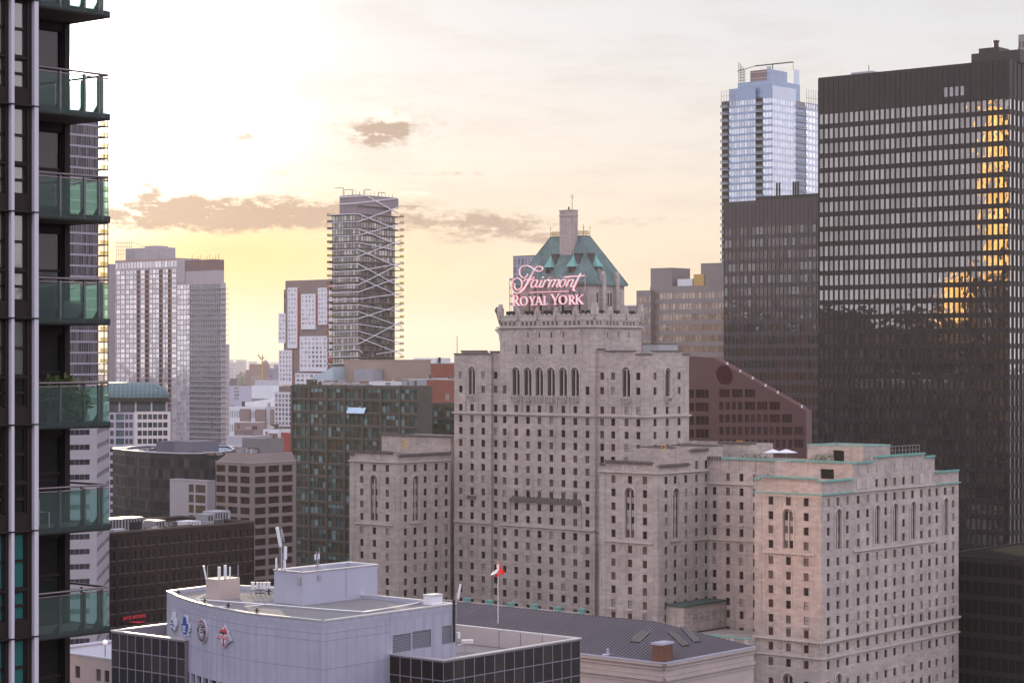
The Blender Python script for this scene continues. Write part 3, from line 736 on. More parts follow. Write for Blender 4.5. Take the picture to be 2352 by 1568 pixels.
# set-back walls of the drum
bD = bC + 4.0
Fd = S_(bD, 0); aD = Fd.s(1349.5); aD1 = Fd.s(1186); FdE = E_(aD, bD); LD = FdE.s(1434)
zE = 104.0
x8 = lambda x: qx('8', x)
hd = H.grid(FdE, [FdE.s(x8(x)) for x in (1190, 1272, 1298, 1325, 1405)], [98.3], .75, 6.6, 'slot', .5)
hdS = H.grid(Fd, [aD + (aD1 - aD) * (i + .5) / 13 for i in range(13) if i % 4 != 3], [99.0], .8, 5.4, 'slot', .5)
vol(aD, aD1, bD, bD + LD, zE, [(a - aD, b - aD, c, d) for a, b, c, d in hdS], hd, z0=90, par=.1)
for t in (FdE.s(x8(1230)), FdE.s(x8(1365))): trim.box(FdE, t - .7, t + .7, 92, 106.3, -.1, 1.0, STONE); trim.box(FdE, t - .45, t + .45, 106.3, 107.2, .1, .8, STONE2)
for i in range(1, 4): t = aD + (aD1 - aD) * i / 4; trim.box(Fd, t - .6, t + .6, 92, 106, -.1, .9, STONE)
wallmb.build('wall', H.root); trim.build('stone_trim', H.root)
# copper roof
rf = MB(); ov = .7; ins = 6.4; zTop = 116.6
A = HCor + U * aD + V * bD
def rp(s_, e_, z): p = A + U * s_ + V * e_; return Vector((p.x, p.y, z))
Ls = aD1 - aD
E4 = [rp(-ov, -ov, zE), rp(Ls + ov, -ov, zE), rp(Ls + ov, LD + ov, zE), rp(-ov, LD + ov, zE)]
T4 = [rp(ins, ins, zTop), rp(Ls - ins, ins, zTop), rp(Ls - ins, LD - ins, zTop), rp(ins, LD - ins, zTop)]
E5 = [v - Vector((0, 0, .45)) for v in E4]
def lp(a, b, t): return a + (b - a) * t
for i in range(4):
    j = (i + 1) % 4
    rf.face([E4[i], E4[j], T4[j], T4[i]], ROOFCU); rf.face([E5[i], E5[j], E4[j], E4[i]], ROOFCU)
    n = 26 if i % 2 == 0 else 17
    if i in (0, 3):
        nrm = (E4[j] - E4[i]).cross(T4[i] - E4[i]).normalized()
        if nrm.z < 0: nrm = -nrm
        L_ = (E4[j] - E4[i]).length
        for k in range(n + 1):                     # standing seams run straight up the slope, clipped by the hips
            t = k / n; dd = min(t, 1 - t) * L_
            up = ins + ov; f = min(1, dd / up)
            a = lp(E4[i], E4[j], t)
            mid_bot = lp(E4[i], E4[j], .5); mid_top = lp(T4[i], T4[j], .5); upv = mid_top - mid_bot
            b_ = a + upv * f
            if (b_ - a).length > .3: rf.tube(a + nrm * .04, b_ + nrm * .04, .075, ROOFCU, 4)
rf.face(T4, ROOFCU)
rf.face(E5[::-1], ROOFCU)
for i in range(4): rf.tube(E4[i], T4[i], .13, ROOFCU, 5); rf.tube(T4[i], T4[(i + 1) % 4], .16, DSTONE, 5)
roof = rf.build('roof', H.root)
# dormers with conical copper caps
def dormer(F, s, z, w_, h, o, parent):
    d = MB(); d.box(F, s - w_ / 2, s + w_ / 2, z - h, z, o - 3.2, o, DSTONE); d.box(F, s - w_ * .28, s + w_ * .28, z - h * .9, z - h * .2, o, o + .03, G_RED)
    q0 = [F.pt(s - w_ * .7, z, o - 3), F.pt(s + w_ * .7, z, o - 3), F.pt(s + w_ * .7, z, o + .3), F.pt(s - w_ * .7, z, o + .3)]; ap = F.pt(s, z + w_ * 1.7, o - 1.4)
    for i in range(4): d.face([q0[i], q0[(i + 1) % 4], ap], COPPER)
    d.face(q0, COPPER); d.tube(ap, ap + Vector((0, 0, 1.3)), .06, DSTONE, 4)
    d.build('dormer', parent)
up_z = lambda ins_: zE + (zTop - zE) * (ins_ + ov) / (ins + ov)
dormer(Fd, Fd.s(x8(905)), 108.4, 1.9, 2.6, -.9, H.root); dormer(Fd, Fd.s(x8(680)), 108.4, 1.9, 2.6, -.9, H.root)
dormer(FdE, FdE.s(x8(1235)), 108.4, 1.9, 2.8, -.9, H.root)
def stub(F, px, zb, zt, w_, o):
    d = MB(); s = F.s(px); d.box(F, s - w_ / 2, s + w_ / 2, zb, zt, o - 2, o, DSTONE); d.box(F, s - w_ * .62, s + w_ * .62, zt, zt + .35, o - 2.2, o + .2, DSTONE); d.build('roof_chimney', H.root)
stub(Fd, x8(708), 107.5, 111.6, 1.5, -2.2); stub(Fd, x8(935), 107.5, 111.6, 1.5, -2.2); stub(FdE, x8(1210), 107.5, 111.6, 1.3, -2.2)
# big chimney
bCh = bD + 3.6; Fch = S_(bCh, 0); a0c = Fch.s(x8(940)); a1c = Fch.s(x8(815)); P = HCor + U * a0c + V * bCh; ech = Fr(P, V).s(x8(996))
ch = MB(); ztc = Fch.z(x8(940), qy('8', 222))
block(H, '', P, a1c - a0c, ech, 108, ztc, STONE, (), (), .2, DSTONE, .5, STONE2, build=False, mb=ch)
FcS, FcE = Fr(P, U), Fr(P, V)
for zz in (ztc - 1.4,):
    ch.box(FcS, -.15, a1c - a0c + .15, zz, zz + .25, -.05, .2, STONE2); ch.box(FcE, -.15, ech + .15, zz, zz + .25, -.05, .2, STONE2)
for i in range(5): t = (a1c - a0c) * (i + .5) / 5; ch.box(FcS, t - .1, t + .1, 112, ztc - 2.6, -.03, .12, STONE2)
for i in range(4): t = ech * (i + .5) / 4; ch.box(FcE, t - .1, t + .1, 112, ztc - 2.6, -.03, .12, STONE2)
ch.build('chimney', H.root)
# finial on the chimney, iron cresting on the ridge
c3 = Fch.pt(a0c + 1.2, ztc, -1.5)
IRON = mat('iron', (.05, .045, .04), .5)
fb = MB(); fb.tube(c3, c3 + Vector((0, 0, 4.4)), .07, IRON, 5); fb.tube(c3 + Vector((-.5, 0, 3.6)), c3 + Vector((.5, 0, 3.6)), .05, IRON, 4)
fb.tube(c3 + Vector((-.9, -.6, 0)), c3 + Vector((-.9, -.6, 1.0)), .22, IRON, 6); fb.build('finial', H.root)
GOLD = mat('gilded_iron', (.30, .22, .08), .4, metal=.6)
cr = MB()
for i, j in ((0, 1), (0, 3), (3, 2), (1, 2)):
    a, b = T4[i], T4[j]; n = max(3, int((b - a).length / .8)); z1 = Vector((0, 0, 1))
    cr.tube(a + z1 * .6, b + z1 * .6, .05, GOLD, 4); cr.tube(a + z1 * 1.3, b + z1 * 1.3, .05, GOLD, 4)
    for k in range(n + 1):
        p = lp(a, b, k / n); cr.tube(p, p + z1 * 1.6, .045, GOLD, 4)
        if k < n:
            p2 = lp(a, b, (k + 1) / n); cr.tube(p + z1 * .6, p2 + z1 * 1.3, .035, GOLD, 4); cr.tube(p + z1 * 1.3, p2 + z1 * .6, .035, GOLD, 4)
    cr.tube(a, a + z1 * 2.9, .08, GOLD, 4); cr.tube(a + z1 * 2.2 + Vector((-.4, 0, 0)), a + z1 * 2.2 + Vector((.4, 0, 0)), .05, GOLD, 4)
cr.build('cresting', roof)
p = rp(Ls + .3, LD * .3, zE + .2)
for (pp, h) in ((lp(E4[0], E4[3], .35), 9.8), ):
    pass
# green hedge boxes behind the balustrade
hb = MB(); HEDGE = mat('dark_screen', (.03, .04, .035), .9)
for F_, s0, s1, n in ((S_(bC, 0), aC0, aC1, 5), (FEc, 0, LEc, 3)):
    for i in range(n): hb.box(F_, s0 + (s1 - s0) * i / n + 1, s0 + (s1 - s0) * (i + 1) / n - 1, zT + .2, zT + 2.4, -1.9, -1.3, HEDGE)
hb.build('terrace_screen', H.root)
H.finish()

# ================================================================== ROOFTOP SIGN
def catmull(pts, n=8):
    out = []; P = [pts[0]] + list(pts) + [pts[-1]]
    for i in range(1, len(P) - 2):
        a, b, c, d = P[i - 1], P[i], P[i + 1], P[i + 2]
        for k in range(n):
            t = k / n
            out.append(tuple(.5 * (2 * b[j] + (c[j] - a[j]) * t + (2 * a[j] - 5 * b[j] + 4 * c[j] - d[j]) * t * t + (3 * b[j] - a[j] - 3 * c[j] + d[j]) * t ** 3) for j in range(len(b))))
    out.append(tuple(pts[-1])); return out
def ribbon(mb, F, pts, m, o0=0, o1=.22, smooth=True, n=6):
    """pts: (s, z, width) along a stroke"""
    P = catmull(pts, n) if smooth and len(pts) > 2 else list(pts)
    L, R = [], []
    for i, p in enumerate(P):
        a = P[max(0, i - 1)]; b = P[min(len(P) - 1, i + 1)]
        dx_, dz_ = b[0] - a[0], b[1] - a[1]; l = math.hypot(dx_, dz_) or 1
        nx, nz_ = -dz_ / l * p[2] / 2, dx_ / l * p[2] / 2
        L.append((p[0] + nx, p[1] + nz_)); R.append((p[0] - nx, p[1] - nz_))
    for i in range(len(P) - 1): mb.poly_o(F, [L[i], L[i + 1], R[i + 1], R[i]], o0, o1, m)
Fsg = S_(bC + .6, 0)
PINK = mat('pink_lit_letter', (.88, .74, .75), .4, var=0, emit=((1.0, .66, .68), .26)); REDN = mat('red_neon_edge', (.75, .2, .22), .4, var=0, emit=((1.0, .16, .20), .38))
SG = thing('rooftop_sign', Fsg.pt(Fsg.s(1255), 95.5), 'pink glowing script sign reading Fairmont Royal York on a steel lattice, on the hotel roof', 'sign')
def cz(x, y): px, py = q('C', x, y); return Fsg.s(px), Fsg.z(px, py)
def stroke(mb, pts, w_, o=(1.0, 1.25), **kw):
    ws = w_ if isinstance(w_, (list, tuple)) else [w_] * len(pts)
    k = .0082 * 1.32
    ribbon(mb, Fsg, [cz(*p) + (max(.13, ww * k * .8),) for p, ww in zip(pts, ws)], PINK, o[0], o[1], **kw)
    ribbon(mb, Fsg, [cz(*p) + (max(.13, ww * k * .8) + .13,) for p, ww in zip(pts, ws)], REDN, o[0] - .1, o[0] - .004, **kw)
sc_ = MB()
stroke(sc_, [(700, 500), (670, 560), (610, 595), (550, 580), (505, 520), (487, 430), (515, 350), (590, 300), (680, 290), (770, 320), (850, 370), (910, 415), (990, 432), (1055, 410), (1082, 365), (1055, 325), (990, 308), (925, 325), (870, 380), (830, 460), (780, 560), (735, 650), (670, 770), (600, 880), (530, 955), (450, 992), (370, 978), (312, 920), (282, 830), (292, 720), (345, 640), (430, 605), (500, 630), (548, 700), (550, 790), (510, 870), (440, 903), (385, 870), (360, 810), (378, 745)],
       [30, 26, 22, 20, 22, 26, 26, 20, 20, 22, 24, 20, 20, 22, 26, 20, 18, 18, 20, 26, 44, 58, 62, 52, 34, 20, 22, 26, 30, 26, 22, 20, 24, 32, 28, 22, 20, 26, 28, 26])
stroke(sc_, [(605, 690), (630, 640), (700, 645), (790, 650), (835, 620), (860, 575)], [26, 22, 20, 26, 22, 26])
stroke(sc_, [(790, 540), (740, 640), (640, 800), (570, 880), (490, 950)], [24, 26, 22, 20, 14])
stroke(sc_, [(950, 668), (885, 655), (815, 710), (785, 790), (812, 838), (870, 810), (930, 720), (955, 665), (915, 760), (905, 820), (945, 835), (1000, 770)], [22, 24, 34, 36, 26, 16, 20, 34, 40, 26, 16, 14])
stroke(sc_, [(1062, 655), (1015, 765), (1000, 825), (1040, 835), (1085, 780)], [34, 40, 30, 16, 14])
stroke(sc_, [(1080, 578), (1095, 600)], [46, 46], smooth=False)
stroke(sc_, [(1150, 655), (1110, 745), (1070, 838)], [34, 38, 40]); stroke(sc_, [(1115, 730), (1170, 665), (1225, 645), (1245, 690)], [14, 20, 32, 34])
stroke(sc_, [(1305, 655), (1262, 745), (1220, 838)], [34, 38, 40]); stroke(sc_, [(1265, 730), (1330, 660), (1395, 650), (1380, 720), (1320, 830)], [14, 18, 30, 36, 40])
stroke(sc_, [(1375, 730), (1430, 660), (1495, 650), (1480, 720), (1430, 800), (1455, 832), (1510, 780)], [14, 18, 30, 36, 34, 18, 14])
stroke(sc_, [(1625, 640), (1560, 665), (1515, 745), (1530, 822), (1590, 815), (1645, 740), (1660, 665), (1620, 640)], [18, 30, 38, 24, 18, 34, 30, 18])
stroke(sc_, [(1755, 650), (1715, 735), (1675, 822)], [34, 38, 40]); stroke(sc_, [(1710, 735), (1775, 660), (1850, 645), (1845, 700), (1795, 790), (1810, 828), (1870, 790)], [14, 18, 30, 36, 34, 20, 14])
stroke(sc_, [(2045, 485), (1990, 600), (1930, 720), (1870, 850), (1858, 905), (1905, 930)], [28, 42, 50, 50, 44, 26])
stroke(sc_, [(1610, 582), (1720, 572), (1900, 560), (2135, 545)], [16, 30, 28, 20]); stroke(sc_, [(1150, 960), (1730, 940)], [14, 16], smooth=False); stroke(sc_, [(740, 970), (1150, 960)], [8, 10], smooth=False)
sc_.build('script_lettering', SG)
def letter(strokes):
    l = MB()
    for pts, ws in strokes: stroke(l, pts, ws, smooth=len(pts) > 2)
    l.build('letter', SG)
def serif(x, y, w_=60): return ([(x - w_ / 2, y), (x + w_ / 2, y)], [12, 12])
def O(cx_, cy, rx, ry): return ([(cx_ + rx * math.sin(t), cy - ry * math.cos(t)) for t in [i * math.pi / 6 for i in range(13)]], [18, 26, 40, 46, 40, 26, 18, 26, 40, 46, 40, 26, 18])
letter([([(345, 1050), (345, 1300)], [44, 44]), ([(350, 1052), (420, 1062), (440, 1120), (410, 1172), (355, 1180)], [20, 28, 44, 28, 18]), ([(385, 1185), (430, 1245), (490, 1302)], [40, 46, 30]), serif(335, 1050, 90), serif(340, 1302, 90), serif(480, 1302, 60)])
letter([O(602, 1188, 85, 108)])
letter([([(765, 1085), (815, 1200)], [42, 36]), ([(875, 1075), (820, 1200)], [20, 20]), ([(820, 1195), (820, 1290)], [40, 40]), serif(760, 1082, 60), serif(875, 1074, 50), serif(820, 1290, 80)])
letter([([(978, 1075), (908, 1287)], [20, 20]), ([(982, 1075), (1055, 1282)], [42, 42]), ([(935, 1215), (1020, 1210)], [14, 14]), serif(908, 1288, 60), serif(1055, 1284, 70)])
letter([([(1128, 1070), (1128, 1280)], [42, 42]), ([(1120, 1280), (1195, 1276), (1200, 1240)], [16, 16, 20]), serif(1128, 1068, 80), serif(1110, 1282, 50)])
letter([([(1315, 1020), (1395, 1175)], [44, 36]), ([(1480, 1008), (1402, 1175)], [20, 20]), ([(1398, 1165), (1398, 1272)], [42, 42]), serif(1312, 1018, 70), serif(1480, 1006, 50), serif(1398, 1274, 90)])
letter([O(1597, 1155, 88, 110)])
letter([([(1772, 1050), (1772, 1270)], [42, 42]), ([(1775, 1050), (1845, 1060), (1862, 1110), (1835, 1150), (1780, 1158)], [20, 26, 40, 26, 18]), ([(1812, 1160), (1850, 1215), (1900, 1270)], [36, 42, 28]), serif(1760, 1048, 80), serif(1768, 1272, 80), serif(1895, 1270, 50)])
letter([([(1947, 1040), (1947, 1262)], [42, 42]), ([(2080, 1035), (1965, 1150)], [20, 20]), ([(1985, 1140), (2085, 1260)], [42, 42]), serif(1940, 1038, 80), serif(1945, 1264, 80), serif(2085, 1034, 50), serif(2090, 1260, 60)])
fr = MB(); SM = mat('sign_steel', (.35, .34, .38), .5)
def rod(x0, y0, x1, y1, r=.09, o=.55): a = Fsg.pt(*cz(x0, y0), o); b = Fsg.pt(*cz(x1, y1), o); fr.tube(a, b, r, SM, 4)
for x in (330, 912, 1515, 2125): rod(x, 1450, x, 640 if x > 330 else 640, .16)
rod(912, 640, 912, 270, .12); rod(1515, 640, 1515, 560, .12); rod(2125, 640, 2125, 530, .14)
for x in range(460, 2100, 148): rod(x, 1400, x, 860, .07)
for y, d in ((1110, -.02), (1300, -.02), (1010, 0), (860, 0), (660, 0)): rod(330, y, 2125, y + 1795 * d, .09)
for i in range(6):
    x = 330 + i * 300; rod(x, 1300, x + 150, 1110, .05); rod(x + 150, 1110, x + 300, 1300, .05); rod(x, 860, x + 150, 1010, .05); rod(x + 150, 1010, x + 300, 860, .05)
rod(330, 400, 912, 400, .07); rod(500, 300, 930, 290, .07); rod(860, 250, 930, 262, .1); rod(1470, 545, 1530, 550, .1); rod(2075, 522, 2140, 522, .1)
for x in (330, 912, 1515, 2125):
    a = Fsg.pt(*cz(x, 900), .5); b = Fsg.pt(cz(x, 1450)[0], 95, -3.0); fr.tube(a, b, .1, SM, 4)
fr.build('support_frame', SG)
# ================================================================== OTHER BUILDINGS
def glset(name, cols, refl=.3, rough=.05, warp=.02, wscale=.5):
    return [glass('%s_glass_%s' % (name, 'abcdefgh'[i]), c, refl if not isinstance(refl, (list, tuple)) else refl[i], rough, warp, wscale) for i, c in enumerate(cols)]
def rows_from(ztop, fh, zmin): 
    r = []; z = ztop
    while z > zmin: r.append(z); z -= fh
    return r
def simple(name, label, pxl, pxc, pxr, Y, ytop, m, cat='building', group=None, LE=None, LS=None, st='pane', nS=0, nE=0, fh=4.0, wf=.8, hf=.6, top=2.0, zmin=2.0, rec=.15, cop=None, ch=.25, par=1.0,
           roof=None, finish=True, mr=None, zoff=0, skipS=None, limit=100, z0=0, fit=False):
    if fit:
        lo, hi = pxl + 1, pxc
        for _ in range(40):
            mid = (lo + hi) / 2; e_ = Fr(corner(mid, Y), V).at(LE)
            if CX + e_.x / e_.y * FX > pxc: hi = mid
            else: lo = mid
        pxc = lo
    P = corner(pxc, Y); F1 = Fr(P, U); F2 = Fr(P, V)
    LS = LS or F1.s(pxl); LE = LE or F2.s(pxr)
    z1 = F1.z(pxc, ytop) - (ch if cop else 0)
    B = Bld(name, P, label, cat, group)
    hs, he = [], []
    R = rows_from(z1 - top - fh / 2, fh, zmin)
    if nS: c = LS / nS; hs = B.grid(F1, lin(0, LS, nS), R, c * wf, fh * hf, st, rec, skipS)
    if nE: c = LE / nE; he = B.grid(F2, lin(0, LE, nE), R, c * wf, fh * hf, st, rec)
    block(B, 'wall', P, LS, LE, z0, z1, m, hs, he, rec, roof or TAR, par, cop, ch=ch, mr=mr)
    if finish: B.finish(limit)
    return B, P, F1, F2, LS, LE, z1, R
def rooftop(B, F, s0, s1, o0, o1, z0, z1, m, name='penthouse', cap=None, lines=0):
    b = MB(); b.box(F, s0, s1, z0, z1, o0, o1, m)
    if cap: b.box(F, min(s0, s1) - .15, max(s0, s1) + .15, z1 + .003, z1 + .2, o0 - .15, o1 + .15, cap)
    return b.build(name, B.root)

CLM = [mat('plant_grey', (.30, .29, .31), .6), mat('plant_dark', (.09, .085, .09), .7), mat('plant_pale', (.46, .45, .48), .5), mat('plant_rust', (.22, .14, .11), .8)]
def clutter(B, F, s0, s1, o0, o1, z, n, seed=1, hmax=2.2):
    rnd = random.Random(seed)
    for i in range(n):
        s_ = rnd.uniform(s0, s1); o_ = rnd.uniform(min(o0, o1), max(o0, o1)); w_, d_, h_ = rnd.uniform(.8, 3.6), rnd.uniform(.8, 2.6), rnd.uniform(.5, hmax); b = MB(); k = rnd.random(); m_ = rnd.choice(CLM)
        if k < .6:
            b.box(F, s_, s_ + w_, z, z + h_, o_ - d_, o_, m_); b.box(F, s_ - .1, s_ + w_ + .1, z + h_ + .002, z + h_ + .12, o_ - d_ - .1, o_ + .1, rnd.choice(CLM))
        elif k < .85:
            p = F.pt(s_, z, o_); b.tube(p, p + Vector((0, 0, h_)), .28, m_, 8); b.tube(p + Vector((0, 0, h_)), p + Vector((0, 0, h_ + .3)), .42, m_, 8)
        else:
            p = F.pt(s_, z + .4, o_); q_ = F.pt(s_ + w_ * 2, z + .4, o_); b.tube(p, q_, .2, m_, 6); b.tube(p, p - Vector((0, 0, .5)), .15, m_, 5); b.tube(q_, q_ - Vector((0, 0, .5)), .15, m_, 5)
        b.build('roof_unit', B.root)
# ---- big black tower on the right
style('td', BLACKM, glset('bronze', [(.022, .017, .017), (.03, .022, .02), (.018, .014, .015), (.05, .035, .03)], [.17, .21, .15, .19], .03, .05, .22), 'pane')
B = Bld('black_office_tower', corner(2318, 700), 'huge black steel tower on the right with rows of narrow reflecting windows', 'tower')
P = corner(2318, 700); F1 = Fr(P, U); F2 = Fr(P, V); LS = F1.s(1880); LE = 52; zt = 182.75
n = 36; R = [168.1 - 5.125 * i for i in range(33)]; cw_ = LS / n
hs = B.grid(F1, lin(0, LS, n), R, cw_ * .74, 3.44, 'td', .25)
extra = [lin(0, LS, n)[k] for k in (8, 9, 10, 11)]
hs += B.grid(F1, extra, [173.75], cw_ * .74, 3.2, 'td', .25)
he = B.grid(F2, lin(0, LE, 18), R, LE / 18 * .74, 3.44, 'td', .25)
block(B, 'wall', P, LS, LE, 0, zt, BLACKM, hs, he, .22, TAR, 1.0, None)
mu = MB()
for i in range(n + 1): mu.box(F1, i * cw_ - .07, i * cw_ + .07, .5, zt - .3, .003, .22, DARKM)
for i in range(19): mu.box(F2, i * LE / 18 - .07, i * LE / 18 + .07, .5, zt - .3, .003, .22, DARKM)
o = mu.build('mullion', B.root); o['kind'] = 'stuff'
zz = F1.z(2210, 122)
rooftop(B, F1, F1.s(2330) + 1, F1.s(2211), -20, -6, zt - .5, zt + 3.8, DARKM); rooftop(B, F1, F1.s(2270), F1.s(2225), -15, -7, zt + 3.8, zt + 5.5, DARKM)
rooftop(B, F1, F1.s(1983), F1.s(1934), -14, -6, zt - .5, zt + 1.4, GREYM, cap=WHITEM); rooftop(B, F1, F1.s(2070), F1.s(2058), -9, -5, zt - .5, zt + .6, DARKM)
v = MB(); c = F1.pt(F1.s(2255), zt + 5.5, -10); v.tube(c, c + Vector((0, 0, 1.6)), .9, DARKM, 10); v.tube(c + Vector((0, 0, 1.9)), c + Vector((0, 0, 2.6)), 1.1, DARKM, 10); v.tube(c + Vector((0, 0, 1.6)), c + Vector((0, 0, 1.9)), .4, DARKM, 8)
c = F1.pt(F1.s(2310), zt + 3, -9); v.tube(c, c + Vector((0, 0, 2)), .15, DARKM, 6); v.build('roof_vent', B.root)
v = MB(); c = F1.pt(F1.s(1961), zt + 1.2, -10); v.tube(c, c + Vector((0, 0, 3)), .12, DARKM, 6); v.build('mast', B.root)
B.finish()

style('pavilion', BLACKM, [glass('black_pavilion_glass', (.008, .007, .007), .0, .1, fk=.05)], 'pane')
simple('black_low_pavilion', 'low black steel block at the bottom right corner, in front of the black tower', 2150, 2420, None, 512, 1290, BLACKM, 'building', LE=60, st='pavilion', nS=16, nE=0, fh=4.6, wf=.8, hf=.72, top=.8, rec=.15, roof=mat('black_roof', (.008, .007, .008), .95, spec=.03), par=.3, z0=-.5)
# ---- second dark tower
MID = mat('mid_bronze_spandrel', (.062, .050, .056), .4, var=.12)
style('mid', DARKM, glset('midbronze', [(.035, .026, .026), (.045, .030, .028), (.06, .035, .03), (.03, .024, .025)], [.03, .06, .04, .10], .06, .05, .3), 'pane')
B, P, F1, F2, LS, LE, z1, R = simple('dark_mullioned_tower', 'dark brown office tower with pale vertical mullions, standing left of the black tower', 1663, 1884, None, 860, 452, MID, 'tower', LE=14, st='mid', nS=24, nE=0, fh=5.0, wf=.86, hf=.62, top=10.0, rec=.1)
mu = MB(); PM = mat('pale_mullion', (.11, .09, .088), .5, var=.05)
for i in range(25): mu.box(F1, i * LS / 24 - .07, i * LS / 24 + .07, .5, z1 - .1, .003, .24, PM)
mu.build('mullion', B.root)['kind'] = 'stuff'
rooftop(B, F1, 0, F1.s(1737), -12, -3, z1 - 1, z1 + 1.5, DARKM, cap=BLACKM)
st_ = MB()
for px in (1769, 1775, 1807, 1812, 1818): c = F1.pt(F1.s(px), z1 + 1.2, -5); st_.tube(c, c + Vector((0, 0, 6.0)), .4, BLACKM, 8)
c = F1.pt(F1.s(1879), z1 + 1, -5); st_.tube(c, c + Vector((-1.2, 0, 4.5)), .15, BLACKM, 6); st_.build('exhaust_stack', B.root)

# ---- blue glass tower
BW = mat('blue_glass_spandrel', (.18, .26, .40), .15, var=.12, spec=.8)
BL = mat('pale_glass_spandrel', (.44, .50, .62), .15, var=.08, spec=.8)
style('blue', BW, glset('blue', [(.10, .16, .27), (.14, .21, .33), (.09, .13, .22), (.17, .27, .42)], [.30, .34, .28, .36], .05, .04, .2), 'pane')
style('paleblue', BL, glset('paleblue', [(.34, .42, .55), (.40, .46, .58), (.36, .45, .60)], [.30, .34, .38], .06, .04, .2), 'pane')  # paler for the east front: brighter sky reflection put into the colour
xF = lambda x: qx('F', x)
PB = corner(xF(600), 940); B = Bld('blue_glass_tower', PB, 'tall pale blue glass condominium tower with stepped glass crown, behind the dark towers', 'tower')
F1, F2 = Fr(PB, U), Fr(PB, V); zt = F1.z(xF(600), qy('F', 298))
LS, LE = F1.s(xF(52)), F2.s(xF(1110))
R = rows_from(zt - 6.6, 3.12, 86)
def seg(F, a, b, n, st, mtl, nm, o=0, rec=.12, z1_=None, wf=.9, hf=.68):
    m_ = MB(); a, b = sorted((a, b)); cs = lin(a, b, n); G_ = F.off(o) if o else F
    rr = [r for r in R if r < (z1_ or zt) - 1.5]
    h = B.grid(G_, cs, rr, (b - a) / n * wf, 3.12 * hf, st, rec); m_.facade(G_, a, b, 0, z1_ or zt, h, rec, mtl); return m_
core = MB()
fr_ = F1
def bxp(F, a, b, o0, o1, z0, z1_, m_, mb_): a, b = sorted((a, b)); mb_.box(F, a, b, z0, z1_, o0, o1, m_)
bxp(F1, .2, LS - .2, -LE + .2, -.3, 0, zt - 7, BW, core)
a = MB()
for (xa, xb, n_, st, mtl, o) in ((133, 275, 5, 'blue', BW, .1), (275, 428, 5, 'blue', BW, .5), (500, 598, 3, 'paleblue', BW, .1)):
    m_ = seg(F1, F1.s(xF(xa)), F1.s(xF(xb)), n_, st, mtl, 'wall', o); m_.build('wall', B.root)
seg(F2, 0, F2.s(xF(858)), 9, 'paleblue', BL, 'wall', .1, z1_=zt).build('wall', B.root)
seg(F2, F2.s(xF(965)), LE, 4, 'paleblue', BL, 'wall', .1, z1_=zt - 5).build('wall', B.root)
core.build('core', B.root)
SLABC = mat('pale_slab', (.45, .44, .48), .6, var=.05)
RAILG = clearglass('rail_glass', (.70, .74, .78), mixk=.35)
for (F_, xa, xb, o) in ((F1, 52, 133, 1.2), (F1, 428, 505, .8), (F2, 858, 963, .9)):
    a_, b_ = sorted((F_.s(xF(xa)), F_.s(xF(xb)))); bal = MB()
    for r in R:
        if r < 86: continue
        bal.box(F_, a_, b_, r - 1.56, r - 1.34, -1.5, o, SLABC); bal.box(F_, a_, b_, r - 1.3, r - .3, o - .1, o - .04, RAILG)
        bal.box(F_, a_, b_, r - 1.3, r + 1.5, -.28, -.25, G_DARK)
    bo = bal.build('balconies', B.root); bo['kind'] = 'stuff'
cr = MB()
for (xa, xb, ya, yb, o, m_) in ((210, 945, 240, 345, -3, BW),):
    pass
zc1 = F1.z(xF(600), qy('F', 235)); zc2 = F1.z(xF(600), qy('F', 112)); zc3 = F1.z(xF(600), qy('F', 78))
cr.box(F1, .8, F1.s(xF(212)), zt - 6, zc1, -LE * .62, -1.2, BW); 
cr.box(F1, 2.6, F1.s(xF(325)), zc1 - 1, zc2, -LE * .42, -3.0, BW)
cr.box(F1, F1.s(xF(500)), F1.s(xF(325)), zc1, zc2 + .1, -3.0, -2.8, mat('bronze_panel', (.22, .16, .15), .5))
for i in range(8): s_ = 2.6 + i * (F1.s(xF(325)) - 2.6) * .5 / 7; cr.box(F1, s_ - .06, s_ + .06, zc2, zc3, -3.2, -3.1, WHITEM)
cr.box(F1, 2.6, F1.s(xF(500)), zc2 + .01, zc3, -3.3, -3.22, RAILG)
for k in range(12): cr.box(F2, 3 + k * .95, 3.06 + k * .95, zc1, zc3, -2.5, -2.4, WHITEM)
for k in range(5): cr.box(F1, .8, F1.s(xF(212)), zt - 4 + k * 2.6, zt - 3.9 + k * 2.6, -1.2, -1.12, WHITEM)
cr.build('glass_crown', B.root)
fn = MB(); fn.box(F2, F2.s(xF(882)), F2.s(xF(938)), zt - 2, F2.z(xF(900), qy('F', 125)), -2.2, -2.05, BL)
fn.build('crown_fin', B.root)
fn = MB(); sa, sb = F1.s(xF(275)), F1.s(xF(210)); zf = F1.z(xF(240), qy('F', 125))
for i in range(5): s_ = sa + (sb - sa) * i / 4; fn.box(F1, s_ - .1, s_ + .1, zc1 - 3, zf + i * .9, -2.2, -2.05, DARKM)
for i in range(6): z_ = zc1 + (zf - zc1) * i / 5; fn.box(F1, sa, sb, z_ - .1, z_ + .1, -2.2, -2.05, DARKM)
fn.build('crown_fin', B.root)
for F_, xa, xb in ((F1, 52, 200), (F2, 970, 1095)):
    sc = MB()
    a_, b_ = sorted((F_.s(xF(xa)), F_.s(xF(xb)))); n_ = 5
    for i in range(n_ + 1): s_ = a_ + (b_ - a_) * i / n_; sc.box(F_, s_ - .08, s_ + .08, zt - 8, F_.z(xF((xa + xb) / 2), qy('F', 350)), .1, .25, GREYM)
    for z_ in (0, 2.5, 5): sc.box(F_, a_, b_, zt - 8 + z_, zt - 7.85 + z_, .1, .25, GREYM)
    sc.build('parapet_screen', B.root)
